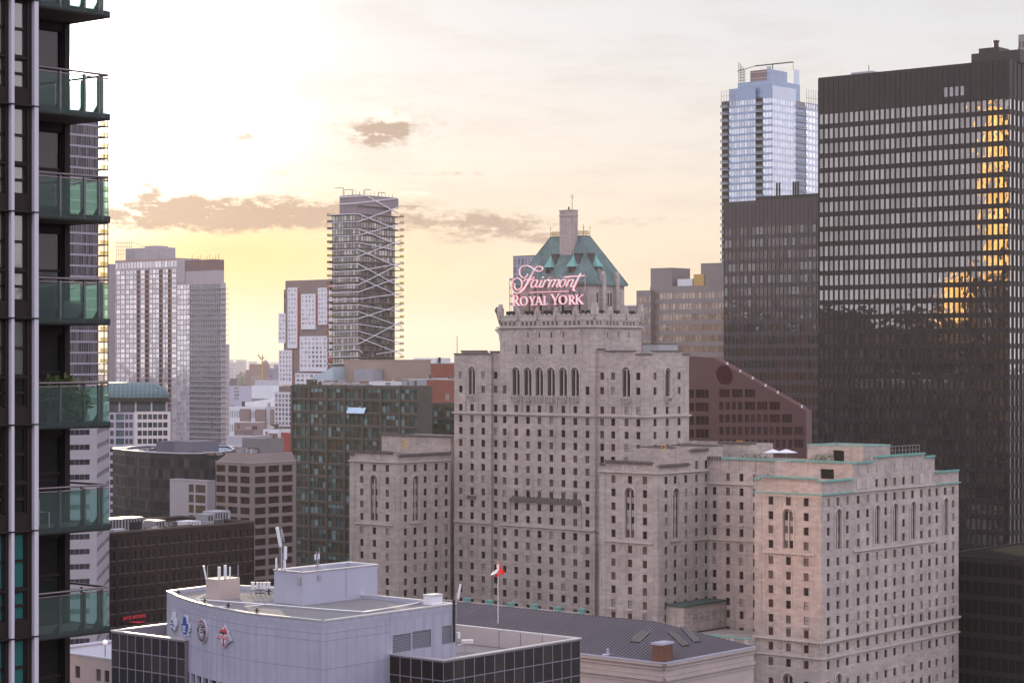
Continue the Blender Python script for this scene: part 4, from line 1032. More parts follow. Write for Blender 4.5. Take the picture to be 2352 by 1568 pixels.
cg = MB(); zc = F1.z(xF(560), qy('F', 64)); a_ = F1.pt(F1.s(xF(375)), zc, -3); b_ = F1.pt(F1.s(xF(662)) if xF(662) < xF(600) else -9, zc, -3)
cg.tube(a_, b_, .28, DARKM, 5); cg.tube(F1.pt(F1.s(xF(565)), zc2, -3), F1.pt(F1.s(xF(565)), zc, -3), .22, DARKM, 5); cg.tube(b_, b_ + Vector((0, 0, -3.5)), .15, DARKM, 5)
cg.tube(a_, a_ + Vector((-8, 0, -2.4)), .15, DARKM, 5); cg.build('cleaning_gantry', B.root)
B.finish()

# ---- beige tower with peach windows
BEI = mat('beige_precast', (.24, .205, .20), .7, var=.08)
style('peach', BEI, glset('peach', [(.24, .16, .11), (.29, .19, .12), (.20, .135, .10), (.26, .17, .115)], [.08, .12, .06, .1], .08, .05, .25), 'pane')  # warm sky reflection put into the glass colour
B, P, F1, F2, LS, LE, z1, R = simple('beige_office_block', 'beige office block with bands of peach reflecting windows, behind the hotel tower', qx('10', 292), 1672, None, 912, 654, BEI, 'building', LE=20, st='peach', nS=24, nE=0, fh=4.64, wf=.9, hf=.58, top=1.85, rec=.12)
zz = lambda y: F1.z(1560, qy('10', y))
rooftop(B, F1, F1.s(qx('10', 437)), LS, -14, -.4, z1 - 1, zz(150), BEI, cap=GREYM)
rooftop(B, F1, 0, F1.s(qx('10', 610)), -16, -3, z1 - 1, zz(126), BEI, cap=GREYM)
rooftop(B, F1, F1.s(qx('10', 560)), F1.s(qx('10', 460)), -10, -2, z1 - 1, zz(225), WHITEM, 'cooling_unit')
rooftop(B, F1, F1.s(qx('10', 634)), F1.s(qx('10', 565)), -10, -2.5, z1 - 1, zz(195), mat('gold_lit_plant', (.5, .33, .12), .5), 'cooling_unit')  # golden sunlight on the second unit is put into its colour
B2, P, F1, F2, LS, LE, z1, R = simple('beige_office_annex', 'lower beige annex with peach windows between hotel drum and beige office block', qx('10', 200), qx('10', 296), None, 935, qy('10', 302), BEI, 'building', LE=20, st='peach', nS=9, fh=4.7, wf=.9, hf=.58, top=1.6, rec=.12)
simple('grey_roof_block', 'small grey block with white roof plant just right of the hotel drum', 1430, 1472, None, 1000, 700, mat('grey_brown_wall', (.27, .24, .23), .8), 'building', LE=20, st='peach', nS=8, fh=3.6, cop=WHITEM, ch=.5)

# ---- red granite building with sloping roof
REDG = mat('red_granite', (.090, .037, .038), .45, var=.18, vscale=.12, spec=.6)
style('redg', REDG, glset('redwin', [(.035, .014, .014), (.05, .016, .016), (.03, .014, .016)], .06, .05), 'mull3')
P = corner(1850, 622); F1 = Fr(P, U); B = Bld('red_granite_building', P, 'red granite office building with one long sloping roof edge and a round window', 'building')
X = lambda x, y=0: (F1.s(qx('10', x)), F1.z(qx('10', x), qy('10', y)))
outline = [X(1350, 1400), X(1342, 1118), X(1300, 1085), X(722, 757), X(600, 752), X(560, 745), (X(480)[0], X(560, 745)[1]), (X(480)[0], 20)]
outline = [(outline[0][0], 20)] + outline[1:]
m_ = MB()
# front as columns of strips so windows can be true recesses
hs = []
def wr(x0, x1, y0, y1):
    a_, za = X(x0, y1); b_, zb = X(x1, y0); c_ = (a_ + b_) / 2; w_ = abs(a_ - b_); h_ = abs(zb - za); B.win(F1, c_, (za + zb) / 2, w_, h_, 'redg', .25); hs.append((min(a_, b_), max(a_, b_), min(za, zb), max(za, zb)))
for y0, y1 in ((975, 1030), (1065, 1120), (1155, 1212), (1245, 1300)): wr(500, 590, y0, y1); wr(600, 690, y0, y1)
for x0, x1 in ((760, 832), (848, 918), (935, 1005)): wr(x0, x1, 973, 1026)
sm4 = [(760, 790), (805, 833), (848, 875), (890, 918)]; sm6 = sm4 + [(935, 962), (977, 1005)]; sm8 = sm6 + [(1020, 1046), (1062, 1089)]
for x0, x1 in sm4 + [(935, 1005), (1020, 1088), (1103, 1172)]: wr(x0, x1, 1058, 1112)
for x0, x1 in sm8 + [(1103, 1172), (1187, 1255)]: wr(x0, x1, 1143, 1197)
for x0, x1 in sm8 + [(1103, 1130), (1145, 1172), (1187, 1255), (1270, 1330)]: wr(x0, x1, 1228, 1282)
for x0, x1 in sm8 + [(1103, 1130), (1145, 1172), (1187, 1213), (1228, 1255), (1270, 1330)]: wr(x0, x1, 1313, 1367)
sR, sL = X(1350)[0], X(480)[0]
ztop_flat = X(1342, 1118)[1]
m_.facade(F1, sR, sL, 0, X(760, 958)[1], [h for h in hs], .25, REDG) if False else None
# split: everything under the slope line drawn as vertical strips
def slope_z(s):
    p = [X(1342, 1118), X(1300, 1085), X(722, 757), X(560, 745)]
    if s <= p[0][0]: return p[0][1]
    for (a0, z0_), (a1, z1_) in zip(p, p[1:]):
        if a0 <= s <= a1: return z0_ + (z1_ - z0_) * (s - a0) / (a1 - a0)
    return p[-1][1]
edges = sorted(set([sR, sL] + [round(h[0], 3) for h in hs] + [round(h[1], 3) for h in hs] + [X(1300)[0], X(722)[0]]))
for a_, b_ in zip(edges, edges[1:]):
    if b_ - a_ < .01: continue
    mid = (a_ + b_) / 2; cuts = sorted((h[2], h[3]) for h in hs if h[0] < mid < h[1]); z_ = 0
    for c_, d_ in cuts:
        m_.face([F1.pt(a_, z_), F1.pt(b_, z_), F1.pt(b_, c_), F1.pt(a_, c_)], REDG); z_ = d_
    m_.face([F1.pt(a_, z_), F1.pt(b_, z_), F1.pt(b_, slope_z(b_)), F1.pt(a_, slope_z(a_))], REDG)
for h in hs:
    for (p0, p1) in (((h[0], h[2]), (h[1], h[2])), ((h[0], h[3]), (h[1], h[3])), ((h[0], h[2]), (h[0], h[3])), ((h[1], h[2]), (h[1], h[3]))):
        m_.face([F1.pt(*p0), F1.pt(*p1), F1.pt(*p1, -.25), F1.pt(*p0, -.25)], REDG)
top = [(sR, slope_z(sR)), X(1342, 1118), X(1300, 1085), X(722, 757), X(560, 745), (sL, slope_z(sL))]
for (a0, z0_), (a1, z1_) in zip(top, top[1:]): m_.face([F1.pt(a0, z0_), F1.pt(a1, z1_), F1.pt(a1, z1_, -3.2), F1.pt(a0, z0_, -3.2)], mat('red_roof', (.10, .045, .042), .7, var=.2))
m_.face([F1.pt(sR, 0), F1.pt(sR, slope_z(sR)), F1.pt(sR, slope_z(sR), -3.2), F1.pt(sR, 0, -3.2)], REDG)
m_.build('wall', B.root)
rw = MB(); c_, zc_ = X(797, 875); rr = 2.9
rw.poly_o(F1, [(c_ + rr * math.cos(t), zc_ + rr * math.sin(t)) for t in [i * math.pi / 12 for i in range(24)]], .0, .06, glass('round_window_glass', (.06, .015, .018), .05, .05))
ring_pts = [(c_ + (rr + .25) * math.cos(t), zc_ + (rr + .25) * math.sin(t)) for t in [i * math.pi / 12 for i in range(25)]]
for i in range(24): rw.tube(F1.pt(*ring_pts[i]), F1.pt(*ring_pts[i + 1]), .18, REDG, 4)
rw.build('round_window', B.root)
bl = MB()
for x_ in (812, 900, 985, 1072, 1155, 1318): s_, z_ = X(x_, 0)[0], 0; bl.tube(F1.pt(s_, slope_z(s_), -.3), F1.pt(s_, slope_z(s_) + .8, -.3), .3, WHITEM, 6)
bl.build('roof_light', B.root)
B.finish()

# ---- sliver at the far right edge
simple('grey_edge_tower', 'grey tower barely showing at the right edge above the black tower', 2339, 2400, None, 850, 74, mat('grey_stone_tower', (.22, .20, .21), .7), 'tower', LE=30, st='mid', nS=8, fh=4, wf=.5)

# ---- teal glass office left of the hotel
TEALS = mat('dark_green_spandrel', (.085, .078, .066), .35, var=.2, vscale=.3)
style('teal', mat('teal_frame', (.09, .10, .09), .5), glset('teal', [(.045, .078, .076), (.08, .125, .12), (.04, .045, .04), (.075, .058, .04), (.045, .055, .048), (.16, .26, .27)], [.03, .05, .01, .02, .02, .08], .06, .05, .3), 'half')
B, P, F1, F2, LS, LE, z1, R = simple('teal_glass_office', 'dark green glass office block with teal panes, left of the west wing of the hotel', 671, 962, None, 640, 886, TEALS, 'building', LE=6, st='teal', nS=28, nE=0, fh=4.0, wf=.93, hf=.74, top=.6, rec=.15, finish=False)
c1 = MB()
for i in range(8): s_ = LS * i / 7; c1.box(F1, s_ - .45, s_ + .45, 0, z1 - .3, .003, .3, TEALS)
for r in R: c1.box(F1, 0, LS, r - 2.05, r - 1.72, .01, .22, mat('sill_band', (.13, .11, .098), .5))
c1.build('pier', B.root)['kind'] = 'stuff'
rooftop(B, F1, F1.s(qx('3', 1420)), F1.s(qx('3', 1385)), -3, -.5, z1, z1 + 1.6, TEALS)
for (xa, xb, y_, m_) in ((1770, 1930, 1020, WHITEM), (1990, 2030, 1010, GREYM), (2040, 2070, 1005, GREYM), (1500, 1560, 1030, CONC), (1620, 1760, 1030, GREYM)):
    rooftop(B, F1, F1.s(qx('3', xb)), F1.s(qx('3', xa)), -9, -3, z1 - 1, F1.z(qx('3', xa), qy('3', y_)), m_, 'roof_unit')
clutter(B, F1, 3, LS - 6, -5, -1.5, z1 - .9, 16, 2)
sk = MB(); a_, za = F1.s(qx('3', 1680)), F1.z(qx('3', 1680), qy('3', 1230)); b_, zb = F1.s(qx('3', 1800)), F1.z(qx('3', 1800), qy('3', 1195))
sk.face([F1.pt(a_, za, 1.2), F1.pt(b_, za, 1.2), F1.pt(b_, zb, .2), F1.pt(a_, zb, .2)], mat('sky_blue_canopy', (.45, .60, .75), .2)); sk.box(F1, b_, a_, za - .2, za - .02, .2, 1.2, GREYM); sk.build('canopy', B.root)
B.finish()
B, P, F1, F2, LS, LE, z1, R = simple('low_teal_glass_annex', 'lower dark glass annex with teal strips between teal office and hotel tower', 958, 1043, None, 660, 927, TEALS, 'building', LE=20, st='teal', nS=9, fh=4.0, wf=.9, hf=.72, top=.6, rec=.15)

# ---- red brick and tan buildings behind it
RB = mat('red_brick', (.27, .10, .075), .9, var=.2, vscale=.2, brick=(.8, .3, .1, .1))
style('pale', W_LIGHTF, glset('palewin', [(.25, .24, .30), (.12, .12, .16), (.30, .26, .26)], .15, .1), 'sash')
style('darkwin', W_FRAME, glset('plaindark', [(.03, .028, .03), (.05, .045, .045), (.08, .07, .07)], .10, .1), 'pane')
B, P, F1, F2, LS, LE, z1, R = simple('red_brick_block', 'large plain red brick block between teal office and hotel tower', 905, 1060, None, 790, 834, RB, 'building', LE=40, cop=GREYM, par=.5)
rooftop(B, F1, F1.s(qx('4', 1040)), F1.s(qx('4', 903)), -10, -2, z1 - .5, F1.z(1000, qy('4', 1112)), WHITEM)
rooftop(B, F1, F1.s(qx('4', 1057)), F1.s(qx('4', 1052)), -3, -2, z1 - .5, F1.z(1000, qy('4', 1108)), DARKM, 'roof_vent')
B, P, F1, F2, LS, LE, z1, R = simple('low_red_brick_block', 'lower red brick block with pale windows in front of the plain brick one', qx('4', 755), 1060, None, 745, qy('4', 1240), RB, 'building', LE=28, cop=WHITEM, par=.4, finish=False); clutter(B, F1, 2, LS - 3, -9, -1, z1 - .4, 10, 10, 2.0)
for x_, y_ in ((1015, 1297), (1015, 1348), (1130, 1348)): B.win(F1.off(.12), F1.s(qx('4', x_)), F1.z(qx('4', x_), qy('4', y_)), 3.2 if x_ < 1100 else 1.6, 2.2, 'pale', 0)
B.finish()
TAN = mat('tan_brick', (.33, .25, .21), .9, var=.1, brick=(.8, .3, .08, .06))
B, P, F1, F2, LS, LE, z1, R = simple('tan_brick_block', 'tan brick rooftop block at the foot of the zigzag condominium', qx('4', 510), qx('4', 800), None, 760, 826, TAN, 'building', LE=20, cop=TAN, par=.4)
rooftop(B, F1, F1.s(qx('4', 742)), F1.s(qx('4', 627)), .3, 5, 60, F1.z(860, qy('4', 1178)), mat('grey_lilac_panel', (.30, .29, .33), .6))
w_ = MB(); a0, a1 = F1.s(qx('4', 510)), F1.s(qx('4', 355)); zA, zB = F1.z(qx('4', 510), qy('4', 1165)), F1.z(qx('4', 400), qy('4', 1245))
SLM = mat('blue_grey_roof_metal', (.42, .50, .56), .35, metal=.2)
w_.poly_o(F1, [(a0, zB), (a1, zB), (a1 - 3, zB + 1.2), (a0 + 5.5, zA - 2), (a0, zA)], 0, 6, SLM); w_.build('sloping_metal_roof', B.root)

# ---- zigzag condominium
ZBODY = mat('taupe_glass_wall', (.12, .098, .094), .35, var=.15, vscale=.3)
ZMECH = mat('mauve_mech_wall', (.23, .19, .21), .6, var=.06)
ZWHITE = mat('white_band', (.62, .60, .66), .5, var=.04)
style('zig', ZBODY, glset('zig', [(.075, .058, .052), (.12, .095, .08), (.05, .04, .04), (.19, .165, .145)], [.10, .14, .08, .2], .07, .05, .2), 'pane')
x4 = lambda x: qx('4', x)
PZ = corner(x4(592), 975); F1, F2 = Fr(PZ, U), Fr(PZ, V); B = Bld('zigzag_condominium', PZ, 'tall curved condominium wrapped in white zigzag bands, centre left of the skyline', 'tower')
LS, LE = F1.s(x4(434)), F2.s(x4(812)); zt = F1.z(x4(592), qy('4', 243)); zb0 = 60
fh = 41.2 / 2.625 / 4900 * 975; R = rows_from(zt - fh / 2 - .15, fh, 66)
hs = B.grid(F1, lin(0, LS, 9), R, LS / 9 * .86, fh * .72, 'zig', .12); he = B.grid(F2, lin(0, LE, 14), R, LE / 14 * .86, fh * .72, 'zig', .12)
block(B, 'wall', PZ, LS, LE, 0, zt, ZBODY, hs, he, .12, TAR, .4, None)
ztm = F1.z(x4(592), qy('4', 128))
me_ = MB(); me_.box(F1, 1, F1.s(x4(476)), zt, ztm, -LE * .95, -.3, ZMECH); me_.build('mechanical_penthouse', B.root)
me2 = MB(); me2.box(F2, 0, F2.s(x4(832)), zt + fh * 1.2, ztm, -8, .2, ZMECH); me2.build('mechanical_penthouse', B.root)
sl = MB(); DSL = mat('dark_slab_edge', (.12, .10, .09), .6); YG = mat('backlit_rail', (.55, .50, .25), .4)
cg_ = clearglass('amber_rail_glass', (.85, .8, .55), mixk=.25)
LEx = F2.s(x4(858))
for k, r in enumerate(R):
    z_ = r + fh / 2
    sl.box(F1, -.1, LS + 2.2, z_ - .12, z_ + .10, -14, 1.3, DSL); sl.box(F2, 0, LEx, z_ - .12, z_ + .10, -8, 1.0, DSL)
    sl.box(F1, LS + .4, LS + 2.1, z_ + .1, z_ + 1.0, 1.1, 1.2, cg_); sl.box(F1, LS + 2.05, LS + 2.15, z_ + .1, z_ + 1.05, -9, 1.2, DSL if k % 3 else cg_)
    sl.box(F2, LEx - 2.6, LEx, z_ + .1, z_ + 1.0, .8, .9, cg_)
    for t in (LEx - .1, LEx - 1.4, LEx - 2.6): sl.box(F2, t - .06, t + .06, z_ + .1, z_ + 1.05, .8, .95, DSL)
sl.build('balcony_slabs', B.root)['kind'] = 'stuff'
zzb = MB()
def band(pts):
    for (xa, ya), (xb, yb) in zip(pts, pts[1:]):
        Fa = F1.off(1.45) if xb <= 592 else F2.off(1.15)
        a_ = Fa.pt(Fa.s(x4(xa)), Fa.z(x4(xa), qy('4', ya))); b_ = Fa.pt(Fa.s(x4(xb)), Fa.z(x4(xb), qy('4', yb)))
        zzb.tube(a_, b_, .2 if xb <= 592 else .25, ZWHITE, 4)
for yl, yc, yr in ((250, 243, 350), (298, 290, 195), (340, 332, 440), (382, 372, 300), (425, 416, 472), (467, 458, 575), (508, 500, 400), (552, 545, 690), (595, 588, 540), (635, 628, 745), (679, 672, 540),
                   (722, 715, 620), (763, 757, 722), (798, 792, 835), (840, 832, 925), (882, 875, 790), (914, 908, 945), (955, 950, 1025), (993, 988, 1090), (1034, 1028, 890)):
    band([(412, yl), (592, yc)]); band([(592, yc), (856, yr)])
band([(412, 1072), (592, 1062)]); band([(592, 1062), (618, 1082)]); band([(700, 1088), (856, 1065)]); band([(412, 1108), (592, 1102)]); band([(412, 1148), (592, 1140)]); band([(412, 1185), (592, 1178)])
Fq = F2.off(.5)
def band2(F, a_, b_): pa = F.pt(F.s(x4(a_[0])), F.z(x4(a_[0]), qy('4', a_[1]))); pb = F.pt(F.s(x4(b_[0])), F.z(x4(b_[0]), qy('4', b_[1]))); zzb.tube(pa, pb, .3, ZWHITE, 4)
band2(F1.off(0), (478, 145), (590, 138)); band2(Fq, (592, 138), (640, 135)); band2(Fq, (640, 135), (830, 240)); band2(F1.off(0), (478, 186), (590, 178)); band2(Fq, (592, 178), (830, 150))
zzb.build('zigzag_band', B.root)
dav = MB()
for x_, yt in ((492, 73), (550, 88), (640, 86), (722, 97)):
    F_ = F1 if x_ < 592 else F2
    p = F_.pt(F_.s(x4(x_)), ztm, -1); h = (122 - yt) / 2.625 / 4900 * 975; dav.tube(p, p + Vector((0, 0, h)), .16, DARKM, 5); dav.tube(p + Vector((0, 0, h)), p + Vector((-4 if x_ < 600 else 3, 0, h - .2)), .14, DARKM, 5)
for x_ in range(500, 830, 22):
    F_ = F1 if x_ < 592 else F2; p = F_.pt(F_.s(x4(x_)), ztm, -1); dav.tube(p, p + Vector((0, 0, 1.2 + (x_ * 7 % 3) * .5)), .1, DARKM, 4)
dav.build('roof_davit', B.root)
B.finish()

# ---- white and red staggered tower
BRN = mat('brown_panel', (.20, .15, .145), .7, var=.1); RED = mat('red_panel', (.30, .055, .045), .6, var=.1); WHP = mat('white_panel', (.62, .62, .70), .55, var=.04)
style('wh', WHP, glset('whwin', [(.10, .09, .11), (.16, .15, .18), (.07, .065, .08), (.30, .28, .30)], .15, .08), 'pane')
PS = corner(x4(440), 1400); F1 = Fr(PS, U); B = Bld('staggered_white_panel_tower', PS, 'brown and red tower with staggered white window boxes, left of the zigzag condominium', 'tower')
s4 = lambda x: F1.s(x4(x)); z4 = lambda y, x=300: F1.z(x4(x), qy('4', y))
body = MB(); body.box(F1, 0, s4(152), 0, z4(642), -30, 0, BRN); body.box(F1, s4(152), s4(130), 0, z4(695), -24, -2, BRN)
body.box(F1, s4(150), s4(140), 40, z4(700), -1.98, -1.5, BRN)
for (xa, xb, ya, yb) in ((223, 236, 690, 1050), (334, 347, 728, 912), (403, 412, 690, 1190), (190, 200, 1050, 1280), (415, 436, 660, 1150)): body.box(F1, s4(xb), s4(xa), z4(yb), z4(ya), .01, .5, RED)
body.build('wall', B.root)
def wbox(x0, x1, y0, y1, n, o=1.2, cells=None):
    Fo = F1.off(o); a_, b_ = sorted((Fo.s(x4(x0)), Fo.s(x4(x1)))); za, zb = Fo.z(x4(x0), qy('4', y1)), Fo.z(x4(x0), qy('4', y0))
    fh_ = 27 / 2.625 / 4900 * 1400 * .995; rr = []
    z_ = zb - fh_ * .62
    while z_ > za + fh_ * .4: rr.append(z_); z_ -= fh_
    m_ = MB(); cs = lin(a_ + .4, b_ - .4, n); rnd = random.Random(int(x0)); hs = []
    for c_ in cs:
        for r_ in rr:
            w2 = (b_ - a_ - .8) / n * rnd.choice((.5, .62, .72)); off_ = rnd.uniform(-.25, .25)
            B.win(Fo, c_ + off_, r_, w2, fh_ * .62, 'wh', .15); hs.append((c_ + off_ - w2 / 2, c_ + off_ + w2 / 2, r_ - fh_ * .31, r_ + fh_ * .31))
    m_.facade(Fo, a_, b_, za, zb, hs, .15, WHP); 
    for (p, q_) in ((a_, a_), (b_, b_)): m_.face([Fo.pt(p, za), Fo.pt(p, zb), Fo.pt(p, zb, -o), Fo.pt(p, za, -o)], WHP)
    for z_ in (za, zb): m_.face([Fo.pt(a_, z_), Fo.pt(b_, z_), Fo.pt(b_, z_, -o), Fo.pt(a_, z_, -o)], WHP)
    m_.build('window_box', B.root)
wbox(165, 222, 690, 1053, 3); wbox(247, 332, 728, 940, 4); wbox(348, 402, 690, 912, 3); wbox(110, 152, 843, 1022, 2, .6); wbox(112, 190, 1065, 1275, 4); wbox(238, 403, 982, 1192, 7); wbox(212, 380, 1203, 1300, 6); wbox(415, 440, 690, 1100, 1, .8)
for c_, r_ in ((140, 735), (141, 788), (141, 812), (142, 838)): B.win(F1.off(-1.4), F1.s(x4(c_)), z4(r_), 2.0, 3.2, 'slot', 0)
B.finish()
# its lower neighbour of the same kind
PS2 = corner(671, 1330); F1 = Fr(PS2, U); B = Bld('low_white_panel_block', PS2, 'white panelled block with tall dark windows, half hidden by the teal office', 'building')
b_ = MB(); sL_ = F1.s(qx('A', 775)); zt = F1.z(640, qy('A', 590)); b_.box(F1, 0, sL_ - 4, 0, zt, -20, -.5, BRN); b_.build('wall', B.root)
wb = MB(); a_, b2_ = 0.0, F1.s(qx('A', 782)); za, zb = F1.z(640, qy('A', 1195)), F1.z(640, qy('A', 678)); rr = rows_from(zb - 2.4, 69 / 6.563 / 4900 * 1330, za + 1)
hs = B.grid(F1, lin(a_ + .3, b2_ - .3, 5), rr, (b2_ - a_) / 5 * .62, 1.9, 'wh', .15); wb.facade(F1, a_, b2_, za, zb, hs, .15, WHP)
wb.box(F1, a_, b2_, za, zb, -.5, -.2, WHP); wb.build('window_box', B.root); B.finish()

# ---- twin glass condominiums on the left
TG = mat('silver_frame', (.34, .30, .33), .4, var=.1, metal=.1); TB = mat('brick_brown_strip', (.24, .15, .14), .8, var=.15)
style('twin', TG, glset('twin', [(.26, .25, .30), (.36, .35, .40), (.17, .15, .18), (.45, .42, .44), (.20, .22, .28)], [.18, .26, .12, .30, .16], .06, .05, .15), 'mull2')
style('twin2', TG, glset('twinb', [(.12, .13, .17), (.18, .18, .22), (.13, .10, .11), (.22, .21, .24)], [.22, .28, .2, .3], .06, .05, .15), 'mull2')
x3 = lambda x: qx('3', x); y3 = lambda y: qy('3', y)
PT = corner(x3(513), 1240); F1, F2 = Fr(PT, U), Fr(PT, V); B = Bld('silver_glass_condominium', PT, 'silvery glass condominium with brown brick strips and stepped crown, left one of the pair', 'tower')
zt = F1.z(x3(513), y3(190)); LS = F1.s(x3(95)); fh = 30.6 / 2.9526 / 4900 * 1240 * 1.11
R = rows_from(zt - 6.5, fh, 30)
gx = [(100, 160), (165, 240), (264, 296), (324, 392), (416, 452), (475, 510)]
hs = []
for xa, xb in gx:
    a_, b_ = sorted((F1.s(x3(xa)), F1.s(x3(xb)))); nn = max(1, round((xb - xa) / 24)); hs += B.grid(F1, lin(a_, b_, nn), R, (b_ - a_) / nn * .9, fh * .74, 'twin', .15)
hs += B.grid(F1, lin(0, LS, 20), [zt - 2.4], LS / 20 * .86, 3.6, 'twin', .1)
block(B, 'wall', PT, LS, 18, 0, zt, TG, hs, (), .15, TAR, .5, mat('rust_cornice', (.36, .22, .20), .6), ch=.8)
st2 = MB()
for xa, xb in ((241, 263), (297, 323), (393, 415), (453, 474)):
    a_, b_ = sorted((F1.s(x3(xa)), F1.s(x3(xb)))); st2.box(F1, a_, b_, 0, zt - 6, .005, .15, TB)
    for r in R: st2.box(F1, a_ + .3, b_ - .3, r - .9, r + .9, .15, .18, G_DARK if int(r) % 3 else G_RED)
st2.build('brick_strip', B.root)['kind'] = 'stuff'
cr = MB(); cr.box(F1, F1.s(x3(380)), F1.s(x3(147)), zt, F1.z(x3(300), y3(110)), -14, -2, TG); cr.box(F1, F1.s(x3(348)), F1.s(x3(270)), zt, F1.z(x3(300), y3(98)), -12, -3, TG); cr.build('penthouse', B.root)
la = MB()
for i in range(9): s_ = F1.s(x3(98 + 13 * i)); zz_ = F1.z(x3(100), y3(72 + (i > 6) * 8)); la.tube(F1.pt(s_, zt, -.5), F1.pt(s_, zz_, -.5), .18, GREYM, 4)
for y_ in (78, 105, 130, 155): la.tube(F1.pt(F1.s(x3(98)), F1.z(x3(98), y3(y_)), -.5), F1.pt(F1.s(x3(205)), F1.z(x3(205), y3(y_)), -.5), .15, GREYM, 4)
la.tube(F1.pt(F1.s(x3(200)), F1.z(x3(200), y3(72)), -.5), F1.pt(F1.s(x3(505)), F1.z(x3(505), y3(183)), -.5), .22, GREYM, 4)
for i in range(18): x_ = 380 + i * 7; la.tube(F1.pt(F1.s(x3(x_)), zt + .8, -.5), F1.pt(F1.s(x3(x_)), F1.z(x3(x_), y3(72 + (x_ - 200) * .364)), -.5), .12, GREYM, 4)
la.build('roof_lattice', B.root); B.finish()
PR = corner(x3(812), 1203); F1, F2 = Fr(PR, U), Fr(PR, V); B = Bld('banded_glass_condominium', PR, 'glass condominium with dark balcony bands and brown mechanical box, right one of the pair', 'tower')
zt = F1.z(x3(812), y3(348)); LS = F1.s(x3(514)); R = rows_from(zt - fh / 2 - .3, fh, 12)
cB = F1.s(x3(600)); nb = 14
hs = B.grid(F1, lin(0, cB, nb), R, cB / nb * .9, fh * .70, 'twin2', .5) + B.grid(F1, lin(cB, LS, 4), R, (LS - cB) / 4 * .9, fh * .8, 'twin', .1)
block(B, 'wall', PR, LS, F2.s(x3(846)), 8, zt, TG, hs, (), .5, TAR, .5, None)
bb = MB(); SLB = mat('grey_slab_band', (.40, .36, .38), .6)
for r in R: bb.box(F1, 0, cB, r - fh / 2 - .1, r - fh / 2 + .16, -.4, .9, SLB); bb.box(F1, 0, cB, r - fh / 2 + .2, r - fh / 2 + 1.0, .8, .86, RAILG); bb.box(F2, -.9, 5, r - fh / 2 - .12, r - fh / 2 + .14, -.4, 1.3, SLB)
bb.build('balcony_band', B.root)['kind'] = 'stuff'
sh = MB(); sh.box(F1, F1.s(x3(762)), LS, zt, F1.z(x3(700), y3(265)), -8, -.8, TG); sh.build('shoulder', B.root)
sh = MB(); sh.box(F1, F1.s(x3(762)), F1.s(x3(565)), F1.z(x3(700), y3(265)), F1.z(x3(700), y3(192)), -8, -.6, mat('brown_mech', (.19, .12, .12), .7)); sh.build('mechanical_penthouse', B.root)
sh = MB(); sh.box(F1, F1.s(x3(564)), LS + .3, F1.z(x3(700), y3(340)), F1.z(x3(540), y3(186)), -12, -.4, TG); sh.build('glass_fin', B.root)
co_ = MB()
for x_ in (640, 685, 730, 770, 800, 830): s_ = F1.s(x3(x_)); co_.tube(F1.pt(s_, 0, .2), F1.pt(s_, 12, .2), .5, CONC, 8)
co_.build('column', B.root)
pr = MB()
for x_ in range(590, 790, 20): p = F1.pt(F1.s(x3(x_)), F1.z(x3(700), y3(192)), -3); pr.tube(p, p + Vector((0, 0, 1.2 + (x_ // 20 % 3) * 1.0)), .16, DARKM, 4)
pr.build('roof_mast', B.root); B.finish()
simple('slim_lilac_slab', 'slim plain lilac grey slab between near condominium and silver glass condominium', 247, 268, None, 1300, 606, mat('lilac_grey', (.27, .24, .28), .7), 'tower', LE=6, fit=True)
simple('slim_rear_condominium', 'slim pale condominium edge just right of the banded condominium', 500, 527, None, 1400, 790, mat('pale_rear', (.42, .38, .40), .7), 'tower', LE=6, fit=True, st='twin', nS=5, fh=3)

# ---- balcony tower seen through and beside the near condominium
style('bt', DARKM, glset('bt', [(.045, .035, .045), (.065, .042, .052), (.03, .026, .032)], [.05, .08, .03], .06, .05, .2), 'mull2')
SILV = mat('silver_band', (.27, .25, .30), .4, var=.08)
PQ = corner(100, 500); F2 = Fr(PQ, V); LE = F2.s(246); B = Bld('banded_dark_glass_tower', PQ, 'dark glass tower with silver floor bands and corner balconies behind the near condominium', 'tower')
zt = F2.z(200, 262); fh = 24.9 / 4900 * F2.dep(200); R = rows_from(zt - fh / 2, fh, 5)
hb = F2.s(226)
he = B.grid(F2, lin(0, hb, 22), R, hb / 22 * .95, fh * .82, 'bt', .12)
block(B, 'wall', PQ, 16, hb, 0, zt, SILV, (), he, .12, TAR, .4, None)
bb = MB()
for r in R: bb.box(F2, hb, LE, r - fh / 2 - .12, r - fh / 2 + .12, -7, .6, DARKM); bb.box(F2, hb + .2, LE, r - fh / 2 + .15, r - fh / 2 + 1.1, .45, .52, cg_); bb.box(F2, LE - .15, LE, r - fh / 2, r + fh / 2, .3, .5, DARKM); bb.box(F2, (hb + LE) / 2, (hb + LE) / 2 + .15, r - fh / 2, r + fh / 2, .3, .5, DARKM)
bb.build('balcony_corner', B.root)['kind'] = 'stuff'; B.finish()

